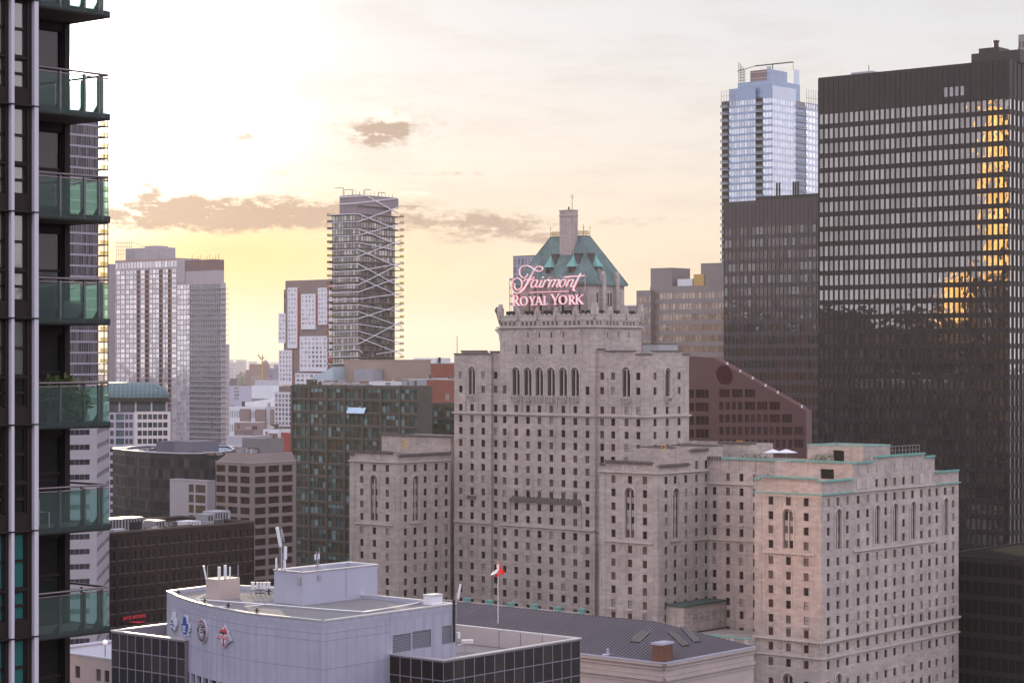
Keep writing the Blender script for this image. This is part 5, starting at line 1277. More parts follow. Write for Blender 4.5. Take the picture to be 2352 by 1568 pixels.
# ---- strip-window building below it
STW = mat('lilac_concrete', (.36, .33, .36), .75, var=.06, brick=(1.5, .9, .03, .06)); 
style('strip', DARKM, glset('strip', [(.035, .035, .045), (.06, .055, .06), (.045, .05, .055)], .1, .08), 'mull3')
PSb = corner(222.5, 480); dL = Vector(((13000 - CX) / FX, 1)).normalized() * -1; dR = Vector(((640 - CX) / FX, 1)).normalized()
FA, FB = Fr(PSb, dL), Fr(PSb, dR); B = Bld('strip_window_office', PSb, 'lilac concrete office with ribbon windows, partly hidden by the near condominium balconies', 'building')
zt = HC - (930 - HY) / FX * 480; LA, LB = FA.s(100), FB.s(251.0); LB = min(abs(LB), 60); 
Rs = [FA.z(200, 1062.1 + y / 3.1) for y in (-180, -72, 34, 530, 632, 738)]
fh = abs(Rs[5] - Rs[4]); R = [Rs[4] + fh * k for k in range(12, -12, -1) if 3 < Rs[4] + fh * k < zt - 1]
hs = B.grid(FA, [LA / 2 * .94 - .0], R, 1, 1, 'strip') if False else []
nA = 9
hs = B.grid(FA, lin(1.6, LA, nA), R, (LA - 1.6) / nA - .02, fh * .36, 'strip', .25)
he = B.grid(FB, lin(.6, LB - .3, 8), R, (LB - .9) / 8 - .02, fh * .36, 'strip', .25)
block(B, 'wall', PSb, LA, LB, 0, zt, STW, hs, he, .25, TAR, .5, None, du=dL, dv=dR); B.finish()

# ---- teal-roofed round-cornered building
x_E = lambda x: qx('E', x); y_E = lambda y: qy('E', y)
LIL = mat('warm_white_panel', (.62, .55, .55), .6, var=.04); LIL2 = mat('cool_panel', (.40, .37, .46), .6, var=.06); TGL = mat('teal_dark_wall', (.05, .085, .095), .3, var=.1)
style('sq', DARKM, glset('sq', [(.03, .045, .055), (.05, .07, .08), (.025, .03, .04)], .12, .08), 'pane')
style('tealbay', DARKM, glset('tealbay', [(.04, .10, .12), (.03, .07, .09), (.05, .13, .14)], .15, .08), 'mull3')
PG = corner(x_E(820), 900); F1 = Fr(PG, (-.99, -.15)); B = Bld('teal_roofed_office', PG, 'white panelled office with square windows under a rounded teal metal roof', 'building')
zt = F1.z(x_E(820), y_E(678)); fh = 110 / 5.904 / 4900 * 900; sW = F1.s(x_E(335)); R = rows_from(F1.z(x_E(600), y_E(750)), fh, 10)
hs = B.grid(F1, [F1.s(x_E(x)) for x in (753, 683, 613, 546, 475, 405)], R, 1.75, 2.15, 'sq', .3)
sL_ = F1.s(x_E(-150))
h2 = B.grid(F1, [F1.s(x_E(x)) for x in (288, 230)], R, 1.4, 2.15, 'sq', .25) + B.grid(F1, [F1.s(x_E(x)) for x in (28, -45)], R, 1.5, 2.15, 'sq', .25)
hT = B.grid(F1, [F1.s(x_E(163)), F1.s(x_E(112))], R, 1.9, 2.6, 'tealbay', .15)
m_ = MB(); m_.facade(F1, 0, sW, 0, zt, hs, .3, LIL); m_.face([F1.pt(0, 0), F1.pt(0, zt), F1.pt(0, zt, -22), F1.pt(0, 0, -22)], LIL); m_.box(F1, 0, sL_, zt - .4, zt - .02, -22, -.35, TAR)
m_.facade(F1, sW, sL_, 0, zt - .3, h2 + hT, .25, LIL2); m_.build('wall', B.root)
sT = sorted((F1.s(x_E(203)), F1.s(x_E(68)))); tb = MB(); tb.box(F1, sT[0], sT[1], 0, zt + 1, .003, .02, TGL) if False else None
up = MB(); zr = F1.z(x_E(600), y_E(545)); sd0, sd1 = F1.s(x_E(845)), sL_
up.box(F1, 1.2, sL_, zt - .1, zr, -20, -1.6, TGL)
hz = [(F1.s(x_E(x)), 1) for x in ()]
up.build('attic', B.root)
for x in range(-20, 760, 66): B.win(F1.off(-1.5), F1.s(x_E(x)), (zt + zr) / 2 - .6, 2.6, 2.6, 'tealbay', 0)
cl = MB()
for x in (350, 565, 768, 130): s_ = F1.s(x_E(x)); cl.box(F1, s_ - .35, s_ + .35, zt, zr, -.6, .1, LIL2)
cl.build('column', B.root)
rf = MB(); TRM = mat('teal_roof_metal', (.085, .15, .165), .5, var=.12, brick=(1.1, 1.1, .12, .25)); z0r = F1.z(x_E(600), y_E(490)); z1r = F1.z(x_E(300), y_E(287)); n = 10
prevr = None
sN, sF = F1.s(x_E(800)), sL_
for i in range(n + 1):                             # barrel profile with a rounded end
    t = i / n * math.pi / 2; k = 1 - math.cos(t)  # inset fraction
    z_ = z0r + (z1r - z0r) * math.sin(t); inS = k * 10; inE = (1 - math.cos(t)) * (F1.s(x_E(500)) - sN) * 1.15
    cur = [F1.pt(sN + inE, z_, 1.0 - inS), F1.pt(sF, z_, 1.0 - inS), F1.pt(sF, z_, -21 + inS), F1.pt(sN + inE, z_, -21 + inS)]
    if prevr:
        for a_ in range(4): b_ = (a_ + 1) % 4; rf.face([prevr[a_], prevr[b_], cur[b_], cur[a_]], TRM)
    prevr = cur
rf.face(prevr, TRM); rf.box(F1, sN, sF, zr, z0r, -21, 1.0, DARKM)
for k in range(14):                                # rib lattice over the barrel
    s_ = sN + (sF - sN) * (k + 2) / 16; pr_ = None
    for i in range(7):
        t = i / 6 * math.pi / 2; z_ = z0r + (z1r - z0r) * math.sin(t); inE = (1 - math.cos(t)) * (F1.s(x_E(500)) - sN) * 1.15
        p_ = F1.pt(max(s_, sN + inE), z_ + .06, 1.08 - (1 - math.cos(t)) * 10)
        if pr_ is not None: rf.tube(pr_, p_, .09, GREYM, 4)
        pr_ = p_
for i in range(1, 6):
    t = i / 6 * math.pi / 2; z_ = z0r + (z1r - z0r) * math.sin(t); inE = (1 - math.cos(t)) * (F1.s(x_E(500)) - sN) * 1.15
    rf.tube(F1.pt(sN + inE, z_ + .06, 1.08 - (1 - math.cos(t)) * 10), F1.pt(sF, z_ + .06, 1.08 - (1 - math.cos(t)) * 10), .07, GREYM, 4)
rf.build('roof', B.root); B.finish()

# ---- dark glass office with curved front
DGM = mat('near_black_wall', (.026, .022, .026), .4, var=.2); 
style('dg', DGM, glset('dg', [(.025, .022, .028), (.04, .036, .045), (.03, .028, .028), (.07, .06, .05)], [.0, .02, .0, .03], .06, .08, .2), 'pane')
xg = lambda x: qx('G', x); yg = lambda y: qy('G', y)
pts = [(xg(330), 735), (xg(420), 722), (xg(600), 708), (xg(800), 700), (xg(950), 700), (xg(1080), 706), (xg(1165), 716), (xg(1196), 730)]
P2_ = [corner(a_, b_) for a_, b_ in pts]; B = Bld('dark_curved_glass_office', P2_[3], 'near black glass office with a gently curved front and silver roof rim', 'building')
zt = HC - (yg(266) - HY) / FX * 700; R = rows_from(zt - 3.2, 3.6, 4); m_ = MB()
for a_, b_ in zip(P2_, P2_[1:]):
    F_ = Fr(a_, b_ - a_); L_ = (b_ - a_).length; nn = max(1, round(L_ / 1.9)); h_ = B.grid(F_, lin(0, L_, nn), R, L_ / nn * .9, 2.7, 'dg', .08); m_.facade(F_, 0, L_, 0, zt, h_, .08, DGM)
back = [P2_[-1] + Vector((-6, 30)), P2_[0] + Vector((8, 26))]
poly = P2_ + back
for a_, b_ in ((P2_[-1], back[0]), (back[0], back[1]), (back[1], P2_[0])): m_.face([(a_.x, a_.y, 0), (b_.x, b_.y, 0), (b_.x, b_.y, zt), (a_.x, a_.y, zt)], DGM)
m_.face([(p.x, p.y, zt - .5) for p in poly], mat('blue_grey_roof', (.20, .24, .33), .6, var=.3, vscale=.2))
m_.build('wall', B.root); rim = MB(); RIM = mat('pale_rim', (.55, .56, .60), .35, metal=.3)
for a_, b_ in zip(poly, poly[1:] + poly[:1]): F_ = Fr(a_, b_ - a_); rim.box(F_, 0, (b_ - a_).length, zt, zt + .35, -.35, .15, RIM)
rim.build('roof_rim', B.root)
F_ = Fr(corner(xg(895), 712), U); b_ = MB(); b_.box(F_, 0, F_.s(xg(770)), zt - .5, F_.z(xg(890), yg(180)), -12, 0, mat('dark_grey_panel', (.15, .14, .17), .7)); b_.box(F_, F_.s(xg(770)), F_.s(xg(625)), zt - .5, F_.z(xg(700), yg(178)), -13, -1, mat('dark_grey_panel2', (.105, .10, .125), .7)); b_.build('penthouse', B.root)
clutter(B, F_, -18, -2, -6, 4, zt - .5, 9, 5, 1.3); clutter(B, F_, F_.s(xg(600)), F_.s(xg(420)), -6, 2, zt - .5, 7, 6, 1.2)
B.finish()

# ---- white block with punched windows, and brown grid building
GW = mat('grey_white_wall', (.36, .33, .35), .8, var=.06); 
style('bigdark', DARKM, glset('bigdark', [(.035, .019, .017), (.05, .026, .022), (.032, .024, .024)], .01, .1), 'mull3')
B, P, F1, F2, LS, LE, z1, R = simple('grey_white_block', 'plain grey white block with two columns of dark windows before the dark glass office', xg(738), xg(1005), xg(1062), 650, yg(460), GW, 'building', cop=GW, finish=False, LE=None)
Rg = [F1.z(xg(940), yg(y)) for y in (515, 587, 661, 733, 806)]
for r in Rg: B.win(F1.off(.1), F1.s(xg(957)), r, 3.9 * 1.15, 2.4, 'bigdark', 0); B.win(F1.off(.1), F1.s(xg(891)), r, 2.2, 2.4, 'bigdark', 0)
B.finish()
GB = mat('brown_concrete_grid', (.23, .185, .18), .85, var=.08)
B = Bld('brown_grid_office', corner(xg(1335), 620), 'brown concrete office with large square dark red windows and a sloping top storey', 'building')
P = corner(xg(1335), 620); F1, F2 = Fr(P, U), Fr(P, V); zt = F1.z(xg(1335), yg(338)); LS = F1.s(xg(1065)); LE = F2.s(xg(1640))
Rg = [F1.z(xg(1335), yg(382)) - 74 / 3.1083 / 4900 * 620 * k for k in range(17)]
hs = B.grid(F1, [F1.s(xg(1273)), F1.s(xg(1186)), F1.s(xg(1100))], Rg[:16], abs(F1.s(xg(1240)) - F1.s(xg(1308))), 2.0, 'bigdark', .4)
he = B.grid(F2, [F2.s(xg(x)) for x in (1385, 1481, 1577)], Rg[:16], F2.s(xg(1424)) - F2.s(xg(1347)), 2.0, 'bigdark', .4)
block(B, 'wall', P, LS, LE, 0, zt, GB, hs, he, .4, TAR, .3, None)
sl_ = MB(); q0 = [(0, 0), (LS, 0), (LS, LE), (0, LE)]; pp = lambda s_, e_: P + U * s_ + V * e_; hz_ = 2.9
lo = [pp(a_, b_) for a_, b_ in q0]; hi = [pp(.9, .9), pp(LS - 4.5, .9), pp(LS - 4.5, LE - .9), pp(.9, LE - .9)]
for i in range(4): j = (i + 1) % 4; sl_.face([(lo[i].x, lo[i].y, zt), (lo[j].x, lo[j].y, zt), (hi[j].x, hi[j].y, zt + hz_), (hi[i].x, hi[i].y, zt + hz_)], GB)
sl_.face([(p.x, p.y, zt + hz_) for p in hi], TAR); sl_.box(F1, 0, LS, zt + .1, zt + .35, -.3, .1, CONC); sl_.box(F2, 0, LE, zt + .1, zt + .35, -.3, .1, CONC); sl_.build('mansard_storey', B.root)
rooftop(B, F1, 2, LS - 6, -14, -5, zt + hz_, zt + hz_ + 4.2, mat('taupe_box', (.20, .18, .19), .8))
clutter(B, F1, 1, LS - 6, -4.5, -1.2, zt + hz_, 9, 3, 1.5); clutter(B, F1, 2, LS - 8, -12, -6, zt + hz_ + 4.2, 7, 4, 1.6)
B.finish()

# ---- dark brick warehouse
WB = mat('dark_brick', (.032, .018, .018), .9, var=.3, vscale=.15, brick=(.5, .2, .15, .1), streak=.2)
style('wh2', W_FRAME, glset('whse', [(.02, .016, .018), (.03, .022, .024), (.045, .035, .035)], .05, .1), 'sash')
PW = corner(238, 540); F2 = Fr(PW, V); LE = F2.s(584); B = Bld('dark_brick_warehouse', PW, 'long dark brick warehouse with rows of small windows below the grey office blocks', 'building')
zt = F2.z(252, 1226); fh = 30.3 / 4900 * F2.dep(264)
zr0 = F2.z(qx('G', 345), qy('G', 905)); R = [zr0 - fh * k for k in range(0, 10)]; R = [r for r in R if r > 2]
cs = []; 
for i in range(12): c_ = LE * (i + .5) / 12; cs += [c_ - LE / 12 * .21, c_ + LE / 12 * .21]
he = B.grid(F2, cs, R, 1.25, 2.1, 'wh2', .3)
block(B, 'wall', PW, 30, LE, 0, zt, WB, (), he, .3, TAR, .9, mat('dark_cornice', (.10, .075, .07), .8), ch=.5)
tr = MB(); LSILL = mat('pale_sill', (.11, .085, .085), .8)
for r in R:
    for c_ in cs: tr.box(F2, c_ - .8, c_ + .8, r - 1.3, r - 1.08, .0, .14, LSILL)
tr.box(F2, 0, LE, zt - 1.7, zt - 1.2, 0, .3, WB); tr.build('sill', B.root)['kind'] = 'stuff'
for (xa, xb, ya, yb, m_, nm) in ((310, 400, 735, 790, GREYM, 'roof_unit'), (400, 550, 728, 788, GREYM, 'roof_unit'), (640, 710, 745, 775, GREYM, 'roof_unit'), (1060, 1170, 680, 755, mat('lilac_metal', (.33, .33, .38), .5), 'cooling_unit'), (1010, 1060, 700, 760, GREYM, 'cooling_unit'), (870, 960, 760, 775, WHITEM, 'roof_unit'), (450, 530, 755, 800, DARKM, 'roof_unit')):
    d_ = F2.off(-12); s0_, s1_ = d_.s(xg(xa)), d_.s(xg(xb)); b_ = MB(); b_.box(d_, s0_, s1_, zt - 1, max(zt + .4, d_.z(xg(xa), yg(ya))), -5, 0, m_)
    for k in range(int(s1_ - s0_)): b_.box(d_, s0_ + k + .2, s0_ + k + .6, zt - .5, max(zt + .2, d_.z(xg(xa), yg(ya)) - .4), .0, .08, DARKM)
    b_.build(nm, B.root)
clutter(B, F2, 2, LE - 3, -20, -3, zt - .8, 26, 7, 2.0)
rl = MB(); rl.box(F2.off(-3), F2.s(xg(420)), F2.s(xg(680)), zt - .4, zt - .1, -3, 0, WHITEM); rl.build('skylight', B.root)
B.finish()
def text_thing(name, txt, F, s, z, size, m, label, cat, depth=.08, o=.2, flip=False):
    cu = bpy.data.curves.new(name, 'FONT'); cu.body = txt; cu.size = size; cu.extrude = depth; cu.align_x = 'CENTER'; cu.align_y = 'CENTER'
    tmp = bpy.data.objects.new(name, cu); COL.objects.link(tmp); bpy.context.view_layer.update()
    me = bpy.data.meshes.new_from_object(tmp.evaluated_get(bpy.context.evaluated_depsgraph_get())); bpy.data.objects.remove(tmp)
    me.materials.clear(); me.materials.append(m); ob = bpy.data.objects.new(name, me); COL.objects.link(ob)
    n3 = Vector((F.n.x, F.n.y, 0)); z3 = Vector((0, 0, 1)); x3_ = z3.cross(n3)
    M = Matrix((x3_, z3, n3)).transposed().to_4x4(); M.translation = F.pt(s, z, o); ob.matrix_world = M
    return tag(ob, label, cat) if label else ob
NEON = mat('red_neon', (.5, .02, .03), .4, var=0, emit=((1, .08, .12), .3))
text_thing('neon_sign', "JACK ASTOR'S", F2, F2.s(308), F2.z(308, 1416), 1.15, NEON, 'small red neon restaurant sign low on the dark brick warehouse', 'sign', .05)
aw = MB(); aw.poly_o(F2, [(F2.s(294), F2.z(294, 1427)), (F2.s(330), F2.z(330, 1426)), (F2.s(312), F2.z(312, 1429))], .1, 1.0, NEON); tag(aw.build('neon_arrow', None, F2.pt(F2.s(312), F2.z(312, 1428))), 'thin red neon line glowing under the restaurant sign', 'neon light')

# ---- low stone building bottom left, with globe lamp
LS_ = mat('pale_old_stone', (.36, .31, .30), .9, var=.12, streak=.2)
PL = corner(320, 330); F1 = Fr(PL, U); B = Bld('low_stone_building', PL, 'low pale stone building with flat roof at the bottom left beside the black grid block', 'building')
zt = F1.z(220, 1509); LS = F1.s(100); rws = [F1.z(222, 1549)]; hs = B.grid(F1, [F1.s(x) for x in (178, 226, 245)], rws + [rws[0] - 4.2], 1.3, 1.9, 'hotel', .3)
block(B, 'wall', PL, LS, 30, 0, zt, LS_, hs, (), .3, mat('pale_roof', (.38, .37, .42), .8, var=.1), .35, mat('roof_flashing', (.5, .52, .6), .5)); B.finish()
GLB = mat('lamp_globe', (.8, .78, .8), .4, var=0, emit=((.9, .85, .9), .35))
Lm = thing('globe_lamp', F1.pt(F1.s(207), zt, -3), 'white globe lamp on a short post on the low stone building roof', 'lamp')
b_ = MB(); p = F1.pt(F1.s(207), zt - .3, -3); b_.tube(p, p + Vector((0, 0, 1.9)), .07, DARKM, 6); b_.build('post', Lm)
bmx = bmesh.new(); bmesh.ops.create_uvsphere(bmx, u_segments=14, v_segments=8, radius=.42); me = bpy.data.meshes.new('globe'); bmx.to_mesh(me); bmx.free(); me.materials.append(GLB)
ob = bpy.data.objects.new('globe', me); COL.objects.link(ob); ob.parent = Lm; ob.location = (0, 0, 2.0)

# ---- far city
xa_ = lambda x: qx('A', x); ya_ = lambda y: qy('A', y)
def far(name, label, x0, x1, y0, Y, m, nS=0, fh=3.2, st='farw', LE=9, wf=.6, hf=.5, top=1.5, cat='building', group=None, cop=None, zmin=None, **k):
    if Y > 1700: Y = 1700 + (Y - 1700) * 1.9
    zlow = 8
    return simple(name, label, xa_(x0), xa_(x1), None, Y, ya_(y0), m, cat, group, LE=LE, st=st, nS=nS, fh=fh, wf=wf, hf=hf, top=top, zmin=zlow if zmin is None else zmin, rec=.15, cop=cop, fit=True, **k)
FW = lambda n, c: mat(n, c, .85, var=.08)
style('farw', DARKM, glset('farw', [(.10, .10, .12), (.15, .14, .16)], .15, .1), 'pane')
far('brick_institution', 'brown institutional building with pale piers and domed crown in the distance', 405, 712, 258, 2300, FW('dist_brick', (.25, .16, .15)), 7, 30, wf=.55, hf=.80, top=12, LE=9)
far('brick_institution_wing', 'lower left wing of the distant brown institutional building', 345, 412, 345, 2250, FW('dist_brick2', (.22, .15, .15)), 3, 12, hf=.7, wf=.4)
far('purple_slab_block', 'grey purple slab right of the distant institutional building', 680, 842, 325, 2100, FW('dist_purple', (.22, .20, .27)), 10, 5)
far('dark_far_tower', 'small dark tower peeking over the grey purple slab', 775, 842, 265, 2600, FW('dist_dark', (.2, .18, .22)), 4, 5)
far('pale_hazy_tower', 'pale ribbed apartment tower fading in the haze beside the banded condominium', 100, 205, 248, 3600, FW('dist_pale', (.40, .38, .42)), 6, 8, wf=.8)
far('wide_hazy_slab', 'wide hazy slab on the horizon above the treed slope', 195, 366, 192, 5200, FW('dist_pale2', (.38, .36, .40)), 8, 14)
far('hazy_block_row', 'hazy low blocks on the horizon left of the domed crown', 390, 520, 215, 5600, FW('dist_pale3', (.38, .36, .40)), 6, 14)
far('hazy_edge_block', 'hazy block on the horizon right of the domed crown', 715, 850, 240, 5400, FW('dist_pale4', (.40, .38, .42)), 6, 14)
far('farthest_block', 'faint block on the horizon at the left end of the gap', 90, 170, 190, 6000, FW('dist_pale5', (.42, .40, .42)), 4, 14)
B_ = far('lilac_blank_block', 'lilac block with a short column of dark slots below the treed slope', 60, 432, 590, 1750, FW('dist_lilac', (.40, .38, .47)), 0, LE=9, finish=False)
B, P, F1 = B_[0], B_[1], B_[2]
for y in (618, 671, 722, 772): B.win(F1.off(.1), F1.s(xa_(210)), F1.z(xa_(210), ya_(y)), 6, 1.8, 'farw', 0)
B.finish()
far('small_dark_block', 'small dark block with a white sloped panel by the banded condominium', 110, 190, 475, 1900, FW('dist_darkbrown', (.16, .13, .15)), 3, 4)
SW_ = FW('dist_white', (.62, .64, .70))
far('striped_white_office', 'white office with long dark ribbon windows below the grey slab', 437, 892, 585, 1600, SW_, 3, 16.2, wf=1.0, hf=.42, top=5, LE=9)
far('grey_upper_block', 'pale grey blank block above the striped white office', 487, 872, 503, 1680, FW('dist_grey', (.44, .42, .48)), 0, LE=9)
P = corner(xa_(795), 1500); F1 = Fr(P, U); B = Bld('curved_white_hall', P, 'low hall with a smooth white curved roof in the middle distance', 'hall')
pt_ = lambda x, y: (F1.s(xa_(x)), F1.z(xa_(x), ya_(y)))
b_ = MB(); b_.poly_o(F1, [pt_(795, 905), pt_(795, 782), pt_(730, 778), pt_(600, 795), pt_(480, 818), pt_(380, 828), pt_(290, 838), pt_(270, 905)], -30, 0, FW('dist_white_roof', (.72, .72, .78))); b_.build('roof', B.root)
WA = far('white_apartment_row', 'white apartment row with brown infill bays in the middle distance', 60, 782, 905, 1420, SW_, 22, 9.4, wf=.45, hf=.5, top=.5, LE=9)
b_ = MB()
for x0, x1, y1 in ((280, 425, 1100), (512, 662, 1130), (735, 782, 1110)): b_.box(WA[2], WA[2].s(xa_(x1)), WA[2].s(xa_(x0)), 5, WA[6] - 1.5, .01, 1.2, FW('dist_infill', (.27, .20, .20)))
b_.build('brick_bay', WA[0].root); clutter(WA[0], WA[2], 0, 150, -7, -1, WA[6] - .5, 14, 8, 4.0)
far('brown_long_block', 'long low brown block with stone bands below the white apartments', 178, 640, 1135, 1180, FW('dist_brown', (.27, .20, .20)), 14, 8, wf=.6, hf=.3, cop=WHITEM, LE=9)
WL = far('white_low_block', 'low white block with dark windows and red panels by the teal office', 612, 1047, 1245, 1050, SW_, 10, 9.6, wf=.5, hf=.42, top=4, LE=9)
b_ = MB(); b_.box(WL[2], WL[2].s(xa_(1047)), WL[2].s(xa_(905)), 5, WL[2].z(xa_(950), ya_(1290)), .01, 1.0, RED); b_.build('red_panel', WL[0].root); clutter(WL[0], WL[2], 0, 60, -7, -1, WL[6] - .5, 10, 9, 3.0)
far('grey_shed_roof', 'long pale flat shed roof below the brown long block', 62, 545, 1350, 960, FW('dist_shed', (.44, .42, .48)), 0, cop=WHITEM, LE=9)
far('low_rust_block', 'low rust and grey block with bright roof rims left of the teal office', 385, 870, 1415, 840, FW('dist_rust', (.20, .14, .14)), 12, 4, wf=.6, cop=WHITEM, LE=9)
far('low_rim_block', 'low grey block with bright white roof line under the rust block', 0, 700, 1500, 800, FW('dist_greyrim', (.30, .27, .30)), 0, cop=WHITEM, LE=9)
# dome crown and crane
YD = 1700 + 590 * 1.9; P = corner(xa_(635), YD); d_ = MB(); zb = HC - (ya_(262) - HY) / FX * YD; c = Vector((P.x, P.y + 10, zb)); k_ = YD / 4900 / 6.563
BR_ = FW('dist_brick3', (.26, .20, .20)); d_.prism([(c.x + 45 * k_ * math.cos(t), c.y + 45 * k_ * math.sin(t)) for t in [i * math.pi / 4 for i in range(8)]], zb, zb + 35 * k_, BR_)
for i in range(8):
    a_, b_ = i * math.pi / 4, (i + 1) * math.pi / 4; r_ = 45 * k_; p0 = [(c.x + r_ * math.cos(a_), c.y + r_ * math.sin(a_), zb + 35 * k_), (c.x + r_ * math.cos(b_), c.y + r_ * math.sin(b_), zb + 35 * k_), (c.x, c.y, zb + 72 * k_)]; d_.face(p0, BR_)
tag(d_.build('domed_crown', None, c), 'small pointed crown on top of the distant institutional building', 'roof turret')
CRN = mat('crane_yellow', (.35, .25, .10), .6)
d_ = MB(); c = Vector((corner(xa_(600), 2600).x, 2600, 0)); k_ = 2600 / 4900 / 6.563; zc_ = lambda y: HC - (ya_(y) - HY) / FX * 2600
d_.tube(Vector((c.x, 2600, 40)), Vector((c.x, 2600, zc_(120))), .9, CRN, 4); d_.tube(Vector((c.x - 15 * k_, 2600, zc_(185))), Vector((c.x - 68 * k_, 2600, zc_(115))), .9, CRN, 4); d_.tube(Vector((c.x - 15 * k_, 2600, zc_(185))), Vector((c.x + 25 * k_, 2600, zc_(160))), 1.0, CRN, 4)
tag(d_.build('tower_crane', None, (c.x, 2600, 0)), 'tiny construction crane on the horizon above the domed crown', 'crane')
# treed slope far away
rnd = random.Random(3); hl = MB(); HT = FW('dist_trees', (.10, .11, .09))
for i in range(900):
    x_ = rnd.uniform(60, 900); Y_ = rnd.uniform(3600, 7000); P = corner(xa_(x_), Y_); r_ = rnd.uniform(6, 14); h_ = rnd.uniform(8, 20) + max(0, 26 - abs(x_ - 280) * .12)
    n_ = 6; a0 = rnd.random() * 6
    ring_ = [(P.x + r_ * math.cos(a0 + k * 2 * math.pi / n_) * rnd.uniform(.7, 1.2), P.y + r_ * math.sin(a0 + k * 2 * math.pi / n_), h_ * rnd.uniform(.35, .6)) for k in range(n_)]
    for k in range(n_): hl.face([ring_[k], ring_[(k + 1) % n_], (P.x + rnd.uniform(-2, 2), P.y, h_)], HT); hl.face([(ring_[k][0], ring_[k][1], 0), (ring_[(k + 1) % n_][0], ring_[(k + 1) % n_][1], 0), ring_[(k + 1) % n_], ring_[k]], HT)
o = hl.build('far_trees'); o['kind'] = 'stuff'
# random middle-distance roofs between the named blocks
rnd = random.Random(11); RM = [FW('roofscape_a', (.36, .33, .36)), FW('roofscape_b', (.26, .20, .20)), FW('roofscape_c', (.5, .48, .52)), FW('roofscape_d', (.2, .18, .2))]
cb = MB()
for i in range(420):
    Y_ = rnd.uniform(1900, 11000); X_ = rnd.uniform(-.28, .28) * Y_; w_, d2, h_ = rnd.uniform(12, 50), rnd.uniform(12, 40), rnd.uniform(6, 26) + (rnd.random() < .06) * rnd.uniform(10, 60)
    F_ = Fr(Vector((X_, Y_)), U); cb.box(F_, 0, w_, 0, h_, -d2, 0, rnd.choice(RM))
o = cb.build('distant_city'); o['kind'] = 'stuff'
# tower behind the hotel sign
x8_ = lambda x: qx('8', x); y8_ = lambda y: qy('8', y)
ZG_ = mat('cool_grey_slab', (.30, .31, .38), .5, var=.08)
style('rear', DARKM, glset('rear', [(.14, .15, .20), (.22, .20, .22), (.30, .32, .38)], [.2, .25, .3], .07, .05, .2), 'mull2')
PZ2 = corner(x8_(700), 980); F1 = Fr(PZ2, U); B = Bld('grey_balcony_tower', PZ2, 'grey blue apartment tower showing behind the pink rooftop sign', 'tower')
zt = F1.z(x8_(400), y8_(676)); LS = F1.s(x8_(357)); fh = 82 / 4.295 / 4900 * 980
R = rows_from(zt - 2.6, fh, 40); hs = B.grid(F1, lin(0, LS, 9), R, LS / 9 * .5, fh * .7, 'rear', .2)
block(B, 'wall', PZ2, LS, 20, 0, zt, ZG_, hs, (), .2, TAR, .4, BLACKM)
b_ = MB(); zt2 = F1.z(x8_(340), y8_(902)); sL_ = F1.s(x8_(322)); z_ = zt2
while z_ > 60: b_.box(F1, LS, sL_, z_ - .5, z_ + .5, -10, .2, ZG_); b_.box(F1, sL_ - .15, sL_, z_ - fh, z_, 0, .15, BLACKM); b_.box(F1, (LS + sL_) / 2, (LS + sL_) / 2 + .12, z_ - fh, z_, 0, .15, BLACKM); z_ -= fh
b_.build('balcony_corner', B.root); B.finish()
# unseen city west of the frame, mirrored in the glass fronts
off = [(-560, 300, 60, 50, 118), (-470, 430, 50, 40, 126), (-620, 470, 70, 60, 140), (-380, 330, 40, 40, 96), (-760, 380, 80, 80, 128), (-430, 150, 60, 60, 110), (-640, 150, 80, 60, 135), (-330, 230, 30, 40, 70)]
# ================================================================== WHITE CURVED BUILDING IN THE FOREGROUND
x5 = lambda x: qx('5', x); y5 = lambda y: qy('5', y); x6 = lambda x: qx('6', x); y6 = lambda y: qy('6', y)
def flat(px, py, z):
    Y = (HC - z) * FX / (py - HY); p = corner(px, Y); return Vector((p.x, p.y))
PW0 = corner(742, 230.0)
B = Bld('curved_panel_building', PW0, 'foreground building with a curved light grey panel front carrying four round sports badges', 'building')
ZR = 56.5
front = [PW0] + [flat(a, b, ZR) for a, b in ((574, 1409.5), (522, 1400.5), (480.7, 1392.4), (450, 1384.6), (424.8, 1376.9), (408, 1370.5), (396.8, 1364.8), (388, 1361), (382.9, 1358.3))]
backp = [flat(473, 1347, ZR), flat(552, 1345.5, ZR), flat(630, 1350, ZR), flat(869, 1369, ZR)]
FWE = Fr(PW0, V); LEW = FWE.s(1046); endp = FWE.at(LEW)
poly = front + backp + [Vector(endp)]
m_ = MB(); zlow = 48.2
PAN = mat('panel_front', (.335, .335, .42), .5, var=.10, vscale=.35, streak=.14, brick=(1.55, 9.3, .05, .10))
PAN2 = mat('panel_plain', (.36, .36, .45), .5, var=.05, vscale=.25, streak=.08)
for a_, b_ in zip(front, front[1:]): m_.face([(a_.x, a_.y, zlow), (b_.x, b_.y, zlow), (b_.x, b_.y, ZR), (a_.x, a_.y, ZR)], PAN)
for a_, b_ in zip(front[-1:] + backp, backp + [Vector(endp)]): m_.face([(a_.x, a_.y, 0), (b_.x, b_.y, 0), (b_.x, b_.y, ZR), (a_.x, a_.y, ZR)], PAN2)
